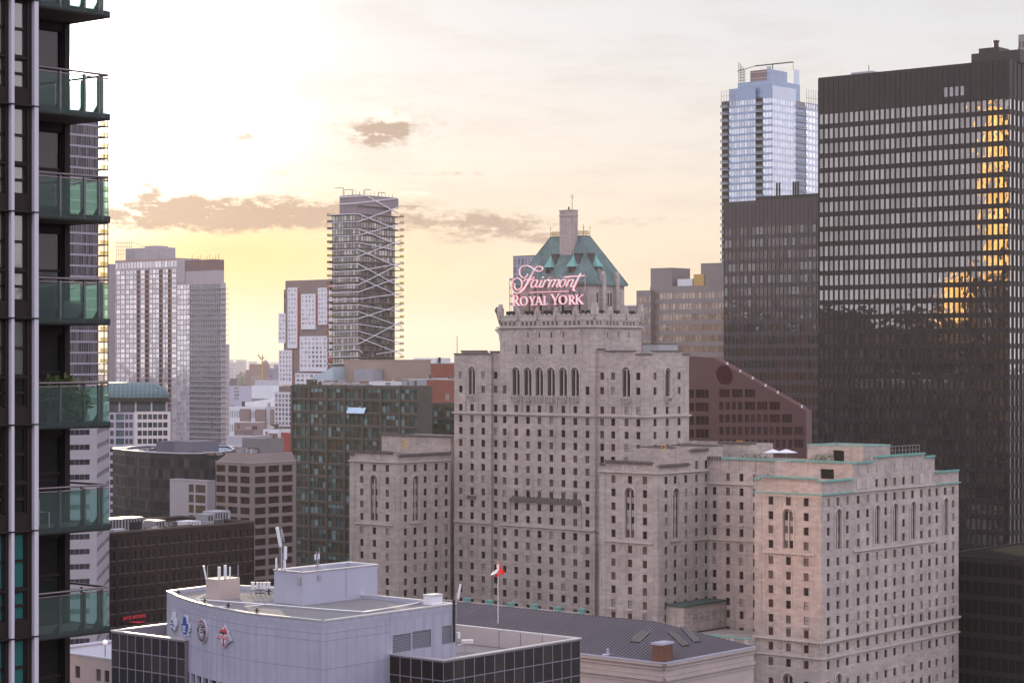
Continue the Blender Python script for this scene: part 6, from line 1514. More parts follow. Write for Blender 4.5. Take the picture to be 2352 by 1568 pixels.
# east wall with louvre openings
def quad_on(F, xa, xb, ya, yb, fx, fy): s0_, s1_ = F.s(fx(xa)), F.s(fx(xb)); za = F.z(fx(xa), fy(yb)); zb_ = F.z(fx(xa), fy(ya)); return (s0_, s1_, za, zb_)
lv = [quad_on(FWE, 335, 475, 1062, 1195, x6, y6), quad_on(FWE, 481, 625, 1035, 1165, x6, y6), quad_on(FWE, 700, 780, 995, 1130, x6, y6)]
m_.facade(FWE, 0, LEW, 40, ZR, lv, .25, PAN)
m_.face([(p.x, p.y, ZR - .35) for p in poly], GRAVEL)
m_.build('wall', B.root)
LG = mat('louvre_grey', (.26, .26, .31), .5)
for s0_, s1_, za, zb_ in lv:
    lb = MB(); lb.box(FWE, s0_, s1_, za, zb_, -.35, -.22, DARKM); k = int((zb_ - za) / .19)
    for i in range(k): z_ = za + (zb_ - za) * (i + .5) / k; lb.face([FWE.pt(s0_, z_ + .07, -.2), FWE.pt(s1_, z_ + .07, -.2), FWE.pt(s1_, z_ - .05, -.01), FWE.pt(s0_, z_ - .05, -.01)], LG)
    for t in (s0_, s1_): lb.box(FWE, t - .05, t + .05, za, zb_, -.05, .03, PAN2)
    lb.box(FWE, s0_, s1_, zb_, zb_ + .07, -.05, .03, PAN2)
    lb.build('louvre', B.root)
sm = MB(); SEAM = mat('panel_seam', (.16, .16, .20), .6, var=0)
for z_ in (55.15, 54.35, 51.3):
    for a_, b_ in zip(front, front[1:]):
        F_ = Fr(a_, b_ - a_); sm.box(F_, 0, (b_ - a_).length, z_, z_ + .035, -.02, .012, SEAM)
    if z_ > 52: sm.box(FWE, 0, FWE.s(895), z_, z_ + .035, -.02, .012, SEAM)
sm.box(FWE, 0, FWE.s(895), 51.3, 51.34, -.02, .012, SEAM); sm.box(FWE, FWE.s(895), FWE.s(895) + .04, 48, ZR, -.02, .012, SEAM)
sm.build('panel_seams', B.root)
cap = MB(); CAPM = mat('bright_cap_metal', (.86, .85, .86), .32, metal=.85, var=.04)
for a_, b_ in zip(poly, poly[1:] + poly[:1]):
    d_ = (b_ - a_); F_ = Fr(a_, d_); c_ = (Vector((sum(p.x for p in poly) / len(poly), sum(p.y for p in poly) / len(poly))) - a_)
    if F_.n.dot(c_) > 0: F_.n = -F_.n
    cap.box(F_, -.02, d_.length + .02, ZR + .003, ZR + .16, -.38, .08, CAPM)
    cap.box(F_, 0, d_.length, ZR - .34, ZR, -.36, -.3, PAN2)
cap.build('roof_edge_cap', B.root)
# recessed glazing with fins under the curved front
gl_ = MB(); BG = glass('black_curtain_glass', (.012, .011, .014), .0, .04, .02, .4, fk=.08)
for a_, b_ in zip(front, front[1:]):
    F_ = Fr(a_, b_ - a_).off(-.5); L_ = (b_ - a_).length; gl_.face([F_.pt(0, 0), F_.pt(L_, 0), F_.pt(L_, zlow + .3), F_.pt(0, zlow + .3)], BG)
    Fo = Fr(a_, b_ - a_); n_ = max(1, round(L_ / 2.3))
    for i in range(n_): gl_.box(Fo, L_ * i / n_, L_ * i / n_ + .5, 20, zlow - .01, -.45, -.05, PAN2)
    gl_.face([Fo.pt(0, zlow), Fo.pt(L_, zlow), F_.pt(L_, zlow), F_.pt(0, zlow)], PAN2)
gl_.build('ground_glazing', B.root)
# lower black grid blocks
GRM = mat('grid_mullion', (.22, .20, .24), .45, var=.05, metal=.1)
style('grid', GRM, [BG, glass('black_curtain_glass_b', (.02, .014, .014), .0, .05, .03, .5, fk=.12), BG], 'pane')
PLo = corner(1018.6, 232.7); zl = 51.9; F1, F2 = Fr(PLo, U), Fr(PLo, V); LSl = F1.s(894); LEl = F2.s(1333)
rz = 2.06; Rg = [zl - .15 - rz / 2 - rz * k for k in range(8)]
cE = lin(0, LEl, 14); hs = B.grid(F1, lin(0, LSl, 5), Rg, LSl / 5 - .09, rz - .09, 'grid', .06); he = B.grid(F2, cE, Rg, LEl / 14 - .09, rz - .09, 'grid', .06)
block(B, 'lower_block', PLo, LSl + 14, LEl, 20, zl, GRM, hs, he, .06, mat('pale_gravel', (.24, .21, .215), .95, var=.4, vscale=5), 2.1, CAPM, cw=.45, ch=.14, mr=GRM)
ip = MB(); ipm = mat('parapet_inner', (.44, .38, .37), .7, var=.08)
Fi = Fr(PLo + V * (LEl - .37), U); 
for k in range(5): ip.box(Fi.off(0), .5 + k * 3.3, .54 + k * 3.3, zl - 2.05, zl - .02, -.001, .02, SEAM) if False else None
ip.box(Fr(PLo + V * (LEl - .36), U), .3, LSl + 12, zl - 2.05, zl - .02, .0, .08, ipm)
for k in range(4): ip.box(Fr(PLo + V * (LEl - .36), U), 2 + k * 3.4, 2.06 + k * 3.4, zl - 2.05, zl - .02, .08, .12, SEAM)
ip.build('parapet', B.root)
Y256 = 258.0; PL2 = corner(425, Y256 * (256 + 4600) / (425 + 4600)); F1 = Fr(PL2, U); LS2 = F1.s(255.8); LE2 = Fr(F1.at(LS2), V).s(384)
hs = B.grid(F1, lin(0, LS2, 9), Rg, LS2 / 9 - .09, rz - .09, 'grid', .06)
block(B, 'lower_block', PL2, LS2, LE2, 20, zl, GRM, hs, (), .06, mat('tan_roof', (.34, .28, .25), .9, var=.1), 1.2, CAPM, cw=.4, ch=.14)
B.finish()
# penthouses on the roof
PP = flat(696.5, 1388.7, ZR - .3); F1, F2 = Fr(PP, U), Fr(PP, V)
_o = block(B, 'penthouse', PP, F1.s(629.7), F2.s(867.2), ZR - .36, 59.95, PAN2, (), (), .1, TAR, .7, CAPM, cw=.3, ch=.1)
FPS, FPE = F1, F2
bb = MB(); bb.box(F2, F2.s(x5(1810)), F2.s(x5(1810)) + .05, ZR, 59.9, 0, .02, SEAM)
for k in (.35, .62): s_ = F2.s(867.2) * k; bb.box(F2, s_, s_ + .25, 59.3, 59.6, -F1.s(629.7), -.3, CAPM)
bb.box(F2, F2.s(x5(1600)), F2.s(x5(1622)), 58.9, 59.5, 0, .12, GREYM); bb.box(F1, F1.s(x5(1480)), F1.s(x5(1455)), 58.6, 59.4, 0, .2, GREYM)
bb.build('penthouse_fitting', B.root)
PQ2 = flat(503.4, 1376.8, ZR - .3); F1, F2 = Fr(PQ2, U), Fr(PQ2, V)
block(B, 'lift_overrun', PQ2, F1.s(472.6), F2.s(550.5), ZR - .36, 58.6, mat('tan_steel_panel', (.50, .42, .40), .35, metal=.3, var=.06), (), (), .1, GREYM, .05, None)
FQS, FQE = F1, F2
pc = MB(); pp_ = lambda x, y, z=ZR - .15: Vector((*flat(x5(x), y5(y), z), z)); pq_ = lambda x, y, z=ZR - .15: Vector((*flat(x6(x), y6(y), z), z))
def pipe(pts, r=.09, m_=CAPM):
    for a_, b_ in zip(pts, pts[1:]): pc.tube(a_, b_, r, m_, 6)
pipe([pp_(770, 760), pp_(698, 795), pp_(960, 815), pp_(1280, 838), pp_(1640, 868), pp_(1935, 888), pp_(2140, 858), pq_(560, 815)])
pipe([pp_(720, 800), pp_(790, 848), pp_(900, 850), pp_(960, 835)], .06); pipe([pp_(1060, 850), pp_(1300, 820)], .05)
pc.build('roof_pipe', B.root)
vt = MB()
for x, y in ((765, 832), (940, 868), (1152, 908), (570, 770), (1240, 762)):
    p = pp_(x, y); vt.tube(p, p + Vector((0, 0, .75)), .1, DARKM, 6); vt.tube(p + Vector((-.3, 0, .45)), p + Vector((.3, 0, .45)), .07, DARKM, 5)
vt.build('roof_drain', B.root)['kind'] = 'stuff'
def antenna(name, base, parts, label, group=None):
    """parts: ('rod'|'panel', dx, z0, z1, tilt, r)"""
    t = thing(name, base, label, 'antenna', group); b = Vector(base)
    for (k, dx_, z0_, z1_, tilt, r) in parts:
        mbx = MB(); p = b + Vector((dx_, 0, z0_)); q2 = b + Vector((dx_ + tilt, 0, z1_))
        if k == 'rod': mbx.tube(p, q2, r, GREYM, 6); mbx.build('mast', t)
        else:
            n_ = 8; mbx.tube(p, q2, r, WHITEM, n_); mbx.tube(p + Vector((0, .1, .2)), p + Vector((0, .3, .2)), .04, GREYM, 4); mbx.tube(p, p - Vector((tilt * .1, 0, .18)), r * .5, GREYM, 6); mbx.build('panel_antenna', t)
    return t
k5 = 247 / 4900 / 3.221
def apos(x, y, Y): return Vector((corner(x5(x), Y).x, Y, HC - (y5(y) - HY) / FX * Y))
p = apos(1335, 600, 248.5)
antenna('cell_mast', p, [('rod', 0, 0, 325 * k5, 0, .09), ('rod', .55, 0, 110 * k5, -.5, .05), ('rod', -.45, .2, 60 * k5, 0, .05), ('panel', -.12, 195 * k5, 338 * k5, -.42, .20), ('panel', .42, 100 * k5, 195 * k5, .02, .20), ('panel', -.62, 25 * k5, 110 * k5, 0, .13), ('panel', .35, 20 * k5, 95 * k5, 0, .16), ('rod', .3, 230 * k5, 320 * k5, -.25, .07)], 'tall phone mast with white panel antennas on the left end of the roof penthouse')
p = apos(1600, 590, 252)
antenna('small_antenna_rig', p, [('rod', 0, 0, 120 * k5, 0, .06), ('rod', -.35, 0, 60 * k5, .3, .04), ('rod', .35, 0, 60 * k5, -.3, .04), ('rod', .2, 60 * k5, 185 * k5, .0, .03), ('panel', -.25, 90 * k5, 130 * k5, 0, .12), ('panel', .15, 95 * k5, 135 * k5, 0, .12), ('rod', -.12, 120 * k5, 150 * k5, 0, .05)], 'small tripod rig of dark antennas in the middle of the roof penthouse')
for x, y0, yt, tl, k_, lab in ((778, 652, 545, -.32, 'panel', 'tilted white tube antenna at the left corner of the small roof box'), (787, 652, 548, 0, 'rod', 'thin rod beside the tilted white tube antenna on the small roof box'), (873, 648, 552, 0, 'panel', 'single white panel antenna in the middle of the small roof box'),
                             (918, 646, 540, 0, 'panel', 'ribbed grey antenna just right of the single white one on the small roof box'), (952, 640, 552, .02, 'panel', 'rightmost white panel antenna on the small roof box'), (1013, 640, 535, 0, 'rod', 'thin metal rod at the right corner of the small roof box')):
    p = apos(x, y0, 254); antenna('roof_antenna', p, [(k_, 0, 0.05, (y0 - yt) * k5, tl, .05 if k_ == 'rod' else .19 if tl == 0 else .11)], lab, 'antennas on the small roof box')
for i, (x, y, lab) in enumerate(((1140, 745, 'left white equipment cabinet on a low metal stand behind the small roof box'), (1208, 745, 'right pair of white equipment cabinets on a metal stand near the roof penthouse'))):
    c_ = apos(x, y, 258); c_.z = ZR - .3; t = thing('equipment_stand', c_, lab, 'cabinet'); b_ = MB()
    for dx_ in (-.6, 0, .6):
        b_.tube(c_ + Vector((dx_, 0, 0)), c_ + Vector((dx_ * .9, 0, .75)), .05, GREYM, 4); b_.tube(c_ + Vector((dx_, .8, 0)), c_ + Vector((dx_, .8, .75)), .05, GREYM, 4)
    b_.tube(c_ + Vector((-1.1, 0, .3)), c_ + Vector((1.1, 0, .3)), .06, GREYM, 4); b_.tube(c_ + Vector((-1, 0, .7)), c_ + Vector((1, 0, .7)), .06, GREYM, 4); b_.build('stand', t)
    for dx_ in ((-.3, .3) if i == 0 else (-.5, 0, .5)):
        b_ = MB(); F_ = Fr(Vector((c_.x + dx_, c_.y)), (1, 0)); b_.box(F_, -.2, .2, c_.z + .8, c_.z + 1.55, -.3, .1, WHITEM); b_.box(F_, -.22, .22, c_.z + 1.55, c_.z + 1.62, -.32, .12, CAPM); b_.build('cabinet', t)
c_ = FWE.pt(LEW - 4.2, ZR, -1); t = thing('white_roof_cabinet', c_, 'white box cabinet on the right roof edge of the curved panel building', 'cabinet'); b_ = MB(); b_.box(FWE, FWE.s(x6(643)), FWE.s(x6(722)), ZR + .2, FWE.z(x6(680), y6(768)), -1.6, -.3, WHITEM); b_.build('cabinet_box', t)
b_ = MB(); b_.box(FWE, FWE.s(x6(640)), FWE.s(x6(726)), FWE.z(x6(680), y6(768)) + .003, FWE.z(x6(680), y6(768)) + .1, -1.7, -.2, CAPM); b_.build('lid', t)
c_ = FWE.pt(LEW - .3, 53.2, .12); t = thing('corner_antenna', c_, 'slanted white antenna on a long bracket down the right corner of the panel building', 'antenna')
b_ = MB(); b_.box(FWE, LEW - .5, LEW - .25, 52.2, ZR + .6, .0, .2, DARKM); b_.tube(FWE.pt(LEW - .3, 52.6, .3), FWE.pt(LEW - .1, ZR + 1.4, .3), .05, GREYM, 5); b_.build('bracket', t)
b_ = MB(); b_.tube(FWE.pt(LEW + .1, ZR + .6, .3), FWE.pt(LEW + .55, ZR + 2.3, .3), .13, WHITEM, 8); b_.build('tube_antenna', t)
b_ = MB(); b_.box(FWE, LEW - .1, LEW + .3, 52.6, 53.3, .1, .5, WHITEM); b_.build('junction_box', t)
c_ = Vector((*flat(x6(880), y6(1190), 50), 50)); t = thing('satellite_pan', c_, 'low tilted metal pan on a stand on the lower roof behind the black grid block', 'roof vent')
b_ = MB(); b_.tube(c_, c_ + Vector((0, 0, 1.1)), .06, GREYM, 5); b_.tube(c_ + Vector((-1.2, 0, .05)), c_ + Vector((1.0, .5, .05)), .06, GREYM, 5); b_.build('stand', t)
b_ = MB(); F_ = Fr(Vector((c_.x, c_.y)), (1, .1)); b_.box(F_, -.5, .9, c_.z + 1.1, c_.z + 1.5, -.6, .2, CAPM); b_.tube(c_ + Vector((-.9, 0, .9)), c_ + Vector((-.3, 0, 1.1)), .09, WHITEM, 6); b_.build('pan', t)

# ---- badges
def seg_for(px):
    for a_, b_ in zip(front, front[1:]):
        pa = CX + a_.x / a_.y * FX; pb = CX + b_.x / b_.y * FX
        if pb <= px <= pa: return Fr(a_, b_ - a_)
    return Fr(front[0], front[1] - front[0])
BLU = mat('badge_blue', (.03, .07, .26), .45, var=0); BWH = mat('badge_white', (.50, .52, .60), .45, var=0); BRD = mat('badge_red', (.50, .05, .06), .45, var=0); BBK = mat('badge_black', (.02, .018, .025), .4, var=0); BGR = mat('badge_grey', (.42, .42, .50), .4, var=0)
def dpt(F, x, y): px, py = q('D', x, y); return (F.s(px), F.z(px, py))
def plate(t, F, pts, o0, o1, m_, nm):
    b_ = MB(); b_.poly_o(F, [dpt(F, x, y) for x, y in pts], o0, o1, m_); b_.build(nm, t)
F_ = seg_for(q('D', 445, 560)[0])
t = thing('sports_badge', F_.pt(*dpt(F_, 445, 560)), 'pale blue and white crown shaped badge, leftmost on the curved wall', 'badge', 'sports badges on the curved wall')
plate(t, F_, [(425, 270), (475, 280), (485, 450), (520, 475), (525, 640), (500, 760), (440, 815), (385, 760), (360, 640), (360, 470), (400, 440)], .05, .3, BWH, 'badge_plate')
plate(t, F_, [(385, 480), (430, 500), (455, 570), (400, 560)], .3, .34, BLU, 'emblem'); plate(t, F_, [(370, 610), (440, 590), (490, 650), (480, 680), (430, 625), (370, 640)], .3, .34, BLU, 'emblem'); plate(t, F_, [(390, 700), (430, 690), (465, 760), (430, 800)], .3, .34, BLU, 'emblem')
F_ = seg_for(q('D', 765, 650)[0])
t = thing('sports_badge', F_.pt(*dpt(F_, 765, 650)), 'blue maple leaf badge with white lettering bars, second from the left', 'badge', 'sports badges on the curved wall')
leaf = [(745, 355), (800, 385), (820, 470), (825, 580), (880, 600), (885, 720), (860, 760), (885, 800), (830, 830), (860, 915), (800, 920), (755, 900), (745, 960), (735, 895), (690, 850), (665, 740), (660, 570), (705, 580), (710, 430)]
plate(t, F_, leaf, .05, .26, BWH, 'badge_plate'); c0 = (762, 660)
plate(t, F_, [(c0[0] + (x - c0[0]) * .82 - 8, c0[1] + (y - c0[1]) * .88) for x, y in leaf], .26, .30, BLU, 'maple_leaf')
for y0, w_ in ((670, 110), (735, 80), (800, 70)): plate(t, F_, [(745 - w_ / 2, y0 - 25), (745 + w_ / 2, y0 - 15), (745 + w_ / 2 - 5, y0 + 25), (745 - w_ / 2 + 5, y0 + 15)], .30, .33, BWH, 'lettering_bar')
F_ = seg_for(q('D', 1220, 790)[0]); cs_, cz_ = dpt(F_, 1220, 790)
t = thing('sports_badge', F_.pt(cs_, cz_), 'round black badge with a silver rim and ball emblem, third from the left', 'badge', 'sports badges on the curved wall')
rv = abs(dpt(F_, 1220, 480)[1] - cz_)
def disc(F, r, n=28): return [(cs_ + r * math.cos(a), cz_ + r * math.sin(a)) for a in [2 * math.pi * i / n for i in range(n)]]
for r, o0, o1, m_, nm in ((rv, .02, .30, BGR, 'rim'), (rv * .95, .30, .32, BRD, 'red_ring'), (rv * .90, .32, .335, BBK, 'disc'), (rv * .5, .335, .36, BGR, 'ball')):
    b_ = MB(); b_.poly_o(F_, disc(F_, r), o0, o1, m_); b_.build(nm, t)
for a in (-.5, 0, .5):
    b_ = MB(); b_.poly_o(F_, [(cs_ + rv * (-.45 + .1 * a), cz_ + rv * (.3 + a * .45)), (cs_ + rv * .45, cz_ + rv * (-.0 + a * .5)), (cs_ + rv * (-.4), cz_ + rv * (.12 + a * .45))], .36, .38, BBK); b_.build('claw_mark', t)
def ring_text(txt, a0, a1, flip):
    for i, ch in enumerate(txt):
        a = math.radians(a0 + (a1 - a0) * i / (len(txt) - 1))
        ob = text_thing('letter', ch, F_, 0, 0, rv * .36, BWH, None, None, .01)
        n3 = Vector((F_.n.x, F_.n.y, 0)); z3 = Vector((0, 0, 1)); r3 = z3.cross(n3)      # r3: to the viewer's right
        upd = (r3 * math.cos(a) + z3 * math.sin(a)) * (-1 if flip else 1); side = upd.cross(n3)
        M = Matrix((side, upd, n3)).transposed().to_4x4(); M.translation = F_.pt(cs_, cz_, .35) + (r3 * math.cos(a) + z3 * math.sin(a)) * rv * .70
        ob.parent = t; ob.matrix_parent_inverse = Matrix.Translation(t.location).inverted(); ob.matrix_world = M
ring_text('TORONTO', 160, 20, False); ring_text('RAPTORS', 205, 335, True)
F_ = seg_for(q('D', 1805, 920)[0])
t = thing('sports_badge', F_.pt(*dpt(F_, 1805, 920)), 'red and white shield badge with a TORONTO banner, rightmost on the curved wall', 'badge', 'sports badges on the curved wall')
plate(t, F_, [(1805, 620), (1880, 700), (1895, 760), (1940, 800), (1945, 900), (2010, 1060), (1950, 1090), (1905, 1130), (1805, 1250), (1720, 1150), (1690, 1050), (1635, 1030), (1690, 880), (1695, 770), (1740, 700)], .04, .24, BGR, 'badge_plate')
plate(t, F_, [(1800, 650), (1850, 730), (1890, 800), (1900, 950), (1900, 1080), (1805, 1220), (1710, 1080), (1700, 900), (1700, 790), (1750, 720)], .24, .27, BRD, 'shield')
plate(t, F_, [(1725, 830), (1885, 860), (1890, 1070), (1805, 1190), (1725, 1070)], .27, .29, BWH, 'shield_field')
plate(t, F_, [(1715, 810), (1885, 840), (1885, 880), (1820, 870), (1820, 1180), (1795, 1180), (1790, 865), (1715, 850)], .29, .31, BBK, 'shield_stripe')
plate(t, F_, [(1670, 900), (1805, 905), (1920, 950), (1955, 1060), (1900, 1030), (1805, 995), (1690, 990), (1650, 1010)], .31, .36, BRD, 'banner')
ob = text_thing('letters', 'TORONTO', F_, *dpt(F_, 1805, 955), .62, BWH, None, None, .01, .37); Mw = ob.matrix_world.copy(); ob.parent = t; ob.matrix_parent_inverse = Matrix.Translation(t.location).inverted(); ob.matrix_world = Mw
plate(t, F_, [(1780, 690), (1815, 680), (1835, 740), (1770, 750)], .27, .3, BWH, 'ball')

# ================================================================== UNION STATION
SLATE = mat('dark_seam_metal', (.045, .038, .046), .5, var=.15, vscale=.3, streak=.1, metal=.15)
RIB = mat('seam_rib', (.15, .135, .16), .45, var=.1)
PU = corner(1525, 384); F1, F2 = Fr(PU, U), Fr(PU, V); LEu = F2.s(1731); LSu = F1.s(900)
B = Bld('railway_station_hall', PU, 'stone station hall with a long dark standing seam hipped roof, in front of the hotel', 'station')
ze = F1.z(1525, 1523)
Fr_ = Fr(PU + V * (LEu / 2), U); sap = Fr_.s(1507); zrg = Fr_.z(1507, 1428)
m_ = MB(); STS = mat('station_stone', (.42, .355, .335), .85, var=.12, vscale=.2, streak=.15, brick=(2.2, .8, .06, .08))
m_.facade(F1, 0, LSu, 0, ze - .1, [], .2, STS); m_.facade(F2, 0, LEu, 0, ze - .1, [], .2, STS)
for F_, L_ in ((F1, LSu), (F2, LEu)):
    for z0_, h_, o_ in ((ze - .5, .5, .55), (ze - 1.2, .25, .3), (ze - 3.2, .45, .45), (ze - 3.9, .2, .2), (ze - 2.4, .12, .12)): m_.box(F_, -o_, L_, z0_, z0_ + h_, -.1, o_, STS)
m_.build('wall', B.root)
rf = MB(); A_ = Vector((PU.x, PU.y)); S3 = lambda s_, e_, z: Vector((*(A_ + U * s_ + V * e_), z))
e0, e1, e2, e3 = S3(0, 0, ze), S3(LSu, 0, ze), S3(LSu, LEu, ze), S3(0, LEu, ze); r0, r1 = S3(sap, LEu / 2, zrg), S3(LSu, LEu / 2, zrg)
rf.face([e0, e1, r1, r0], SLATE); rf.face([e3, e2, r1, r0], SLATE); rf.face([e0, e3, r0], SLATE)
nS = (e1 - e0).cross(r0 - e0).normalized(); nS = nS if nS.z > 0 else -nS
k = 0; s_ = .4
while s_ < LSu:
    f = min(1, s_ / sap); a_ = S3(s_, 0, ze); b_ = S3(s_, LEu / 2 * f, ze + (zrg - ze) * f); rf.tube(a_ + nS * .05, b_ + nS * .05, .13, RIB, 4); s_ += .78
nE = (e3 - e0).cross(r0 - e0).normalized(); nE = nE if nE.z > 0 else -nE
t_ = .4
while t_ < LEu - .2:
    f = 1 - abs(t_ - LEu / 2) / (LEu / 2); a_ = S3(0, t_, ze); b_ = S3(sap * f, t_, ze + (zrg - ze) * f); rf.tube(a_ + nE * .05, b_ + nE * .05, .13, RIB, 4); t_ += .78
GUT = mat('lilac_gutter', (.42, .42, .52), .35, metal=.3)
rf.tube(e0, r0, .12, SLATE, 5); rf.tube(e3, r0, .12, SLATE, 5); rf.tube(r0, r1, .16, SLATE, 5)
rf.build('roof', B.root)
gt = MB(); gt.box(F1, -.5, LSu, ze + .003, ze + .22, .1, .62, GUT); gt.box(F2, -.1, LEu, ze + .003, ze + .22, .1, .62, GUT); gt.build('gutter', B.root)
def on_S(px, f):                                   # point on the south slope at fraction f up it
    F_ = Fr(PU + V * (LEu / 2 * f), U); s_ = F_.s(px); return S3(s_, LEu / 2 * f, ze + (zrg - ze) * f)
def on_E(px, f):
    F_ = Fr(PU + U * (sap * f), V); s_ = F_.s(px); return S3(sap * f, s_, ze + (zrg - ze) * f)
SKD = glass('skylight_glass', (.05, .035, .03), .12, .1)
x11 = lambda x: qx('11', x)
def skyl(P4, nrm):
    b_ = MB(); P4 = [p + nrm * .1 for p in P4]; Q4 = [p + nrm * .22 for p in P4]
    for i in range(4): b_.face([P4[i], P4[(i + 1) % 4], Q4[(i + 1) % 4], Q4[i]], DARKM)
    b_.face(Q4, SKD)
    for k in range(1, 4): b_.tube(lp(Q4[0], Q4[1], k / 4), lp(Q4[3], Q4[2], k / 4), .05, DARKM, 4)
    b_.build('skylight', B.root)
skyl([on_S(x11(330), .42), on_S(x11(392), .42), on_S(x11(458), .72), on_S(x11(395), .72)], nS)
skyl([on_E(x11(655), .30), on_E(x11(695), .30), on_E(x11(600), .68), on_E(x11(562), .68)], nE)
skyl([on_E(x11(728), .34), on_E(x11(768), .34), on_E(x11(678), .76), on_E(x11(640), .76)], nE)
CUB = mat('brown_copper', (.20, .10, .07), .35, metal=.5, var=.15)
b_ = MB(); pc_ = F2.s(x11(530)) + .5; Pk = A_ + U * .6 + V * pc_; Fa, Fb = Fr(Pk, U), Fr(Pk, V)
la_, lb2 = Fa.s(x11(467)), Fb.s(x11(603)); b_.box(Fa, 0, la_, ze - .2, ze + 3.2, -lb2 * .9, 0, CUB); b_.box(Fa, -.2, la_ + .2, ze + 3.2, ze + 3.6, -lb2 * .9 - .2, .2, GUT)
for k in range(5): b_.box(Fb, lb2 * .85 * k / 4, lb2 * .85 * k / 4 + .08, ze, ze + 3.2, .0, .07, CUB)
b_.build('ventilation_turret', B.root)
b_ = MB(); p = on_S(qx('6', 1930), .05); b_.tube(p, p + Vector((0, 0, 1.2)), .25, GUT, 8); b_.tube(p + Vector((-1, -.3, 0)), p + Vector((1, .3, .0)), .3, GUT, 6); b_.build('roof_vent', B.root)
B.finish()
# small dark roof left of the station wall
# flag
pf = Vector((corner(1144, 420).x, 420, 0)); zt_ = HC - (1286 - HY) / FX * 420
F = thing('flagpole', (pf.x, pf.y, 24), 'white flagpole with a drooping red and white maple leaf flag, rising behind the station roof', 'flagpole')
b_ = MB(); b_.tube(Vector((pf.x, pf.y, 24)), Vector((pf.x, pf.y, zt_)), .1, WHITEM, 8, .06); b_.tube(Vector((pf.x, pf.y, zt_)), Vector((pf.x, pf.y, zt_ + .25)), .14, GOLD, 6); b_.build('pole', F)
RF = mat('flag_red', (.62, .02, .03), .8, var=.05); WF = mat('flag_white', (.75, .73, .75), .8, var=.03)
b_ = MB(); cols = [[(0, -.2), (0, -3.0)], [(.35, -.5), (.15, -3.2)], [(.75, -1.6), (.5, -3.1)], [(1.25, -2.1), (1.0, -2.9)], [(1.15, -2.6), (.2, -2.9)]]
def fl(pts, m_, y=0.0):
    b_.face([(pf.x + x, pf.y - .1 + y + .12 * math.sin(x * 5), zt_ + z) for x, z in pts], m_)
fl([(0, -.2), (.3, -.9), (.55, -1.7), (.2, -2.4), (0, -2.2)], WF); fl([(.2, -.8), (.75, -1.6), (1.3, -2.2), (1.25, -2.7), (.6, -2.85), (.25, -2.2)], RF, -.08); fl([(0, -2.0), (.3, -2.1), (.1, -3.1), (-.8, -3.3), (-.5, -2.7)], RF, -.04)
fl([(0, -1.6), (-.1, -2.4), (-1.5, -3.0), (-1.2, -2.4), (-.5, -1.9)], WF, -.1); fl([(-.3, -.9), (0, -.7), (0, -1.7), (-.25, -1.6)], WF); fl([(0, -.2), (.15, -.3), (.22, -.8), (0, -.9)], RF, -.02)
b_.build('flag', F)
# hotel forecourt block, balustrade and copper ventilators
B = Bld('hotel_podium', HS(-16).at(0), 'low stone podium of the hotel with balustrade behind the station roof', 'building')
b_ = MB(); aA, aB = aof(1735, 0) + .02, aof(1520, 0) - .02
F_ = S_(-2.5, 0); b_.box(F_, aA, aB + 14, 0, 19.6, -22, 0, STONE); F0_ = S_(-14, 0); b_.box(F0_, aof(1360, 0), aof(1000, 0), 0, 23.0, -13.9, 0, STONE)
b_.box(F_, aA, aB, 19.6, 19.9, -.5, .3, STONE2); b_.box(F_, aA, aB, 21.0, 21.3, -.5, .1, COPPER)
i = 0; s_ = aA + .3
while s_ < aB: 
    w2 = 1.1 if i % 7 == 0 else .22
    b_.box(F_, s_, s_ + w2, 19.9, 21.0, -.35, .0, STONE2); s_ += w2 + .2; i += 1
Fe_ = E_(aof(qx('11', 505), 0), 0); b_.box(Fe_, 3, 20, 20, 26.2, .01, 5.2, STONE); b_.box(Fe_, 2.6, 20, 26.2, 26.6, .01, 5.6, mat('dark_green_roof', (.06, .09, .085), .6))
b_.build('wall', B.root)
for c in (4.6, 7.3, 10, 12.8): B.win(Fe_.off(5.22), 3 + c, 23.2, 1.1, 1.9, 'hotel', 0)
B.finish()
Fv = S_(-11, 0)
for i, px in enumerate((1070, 1121, 1169, 1223.6, 1278, 1333)):
    py = (1380, 1384.6, 1391, 1394, 1400, 1404.8)[i]; s_, z_ = Fv.s(px), Fv.z(px, py)
    t = thing('copper_ventilator', Fv.pt(s_, 23), 'green copper roof ventilator in a row behind the station ridge', 'ventilator', 'green copper ventilators behind the station roof')
    b_ = MB(); b_.box(Fv, s_ - .55, s_ + .55, 23, z_ + .5, -1.2, 0, COPPER); b_.build('casing', t); b_ = MB(); b_.box(Fv, s_ - .7, s_ + .7, z_ + .5, z_ + .75, -1.35, .15, COPPER); b_.build('cap', t)
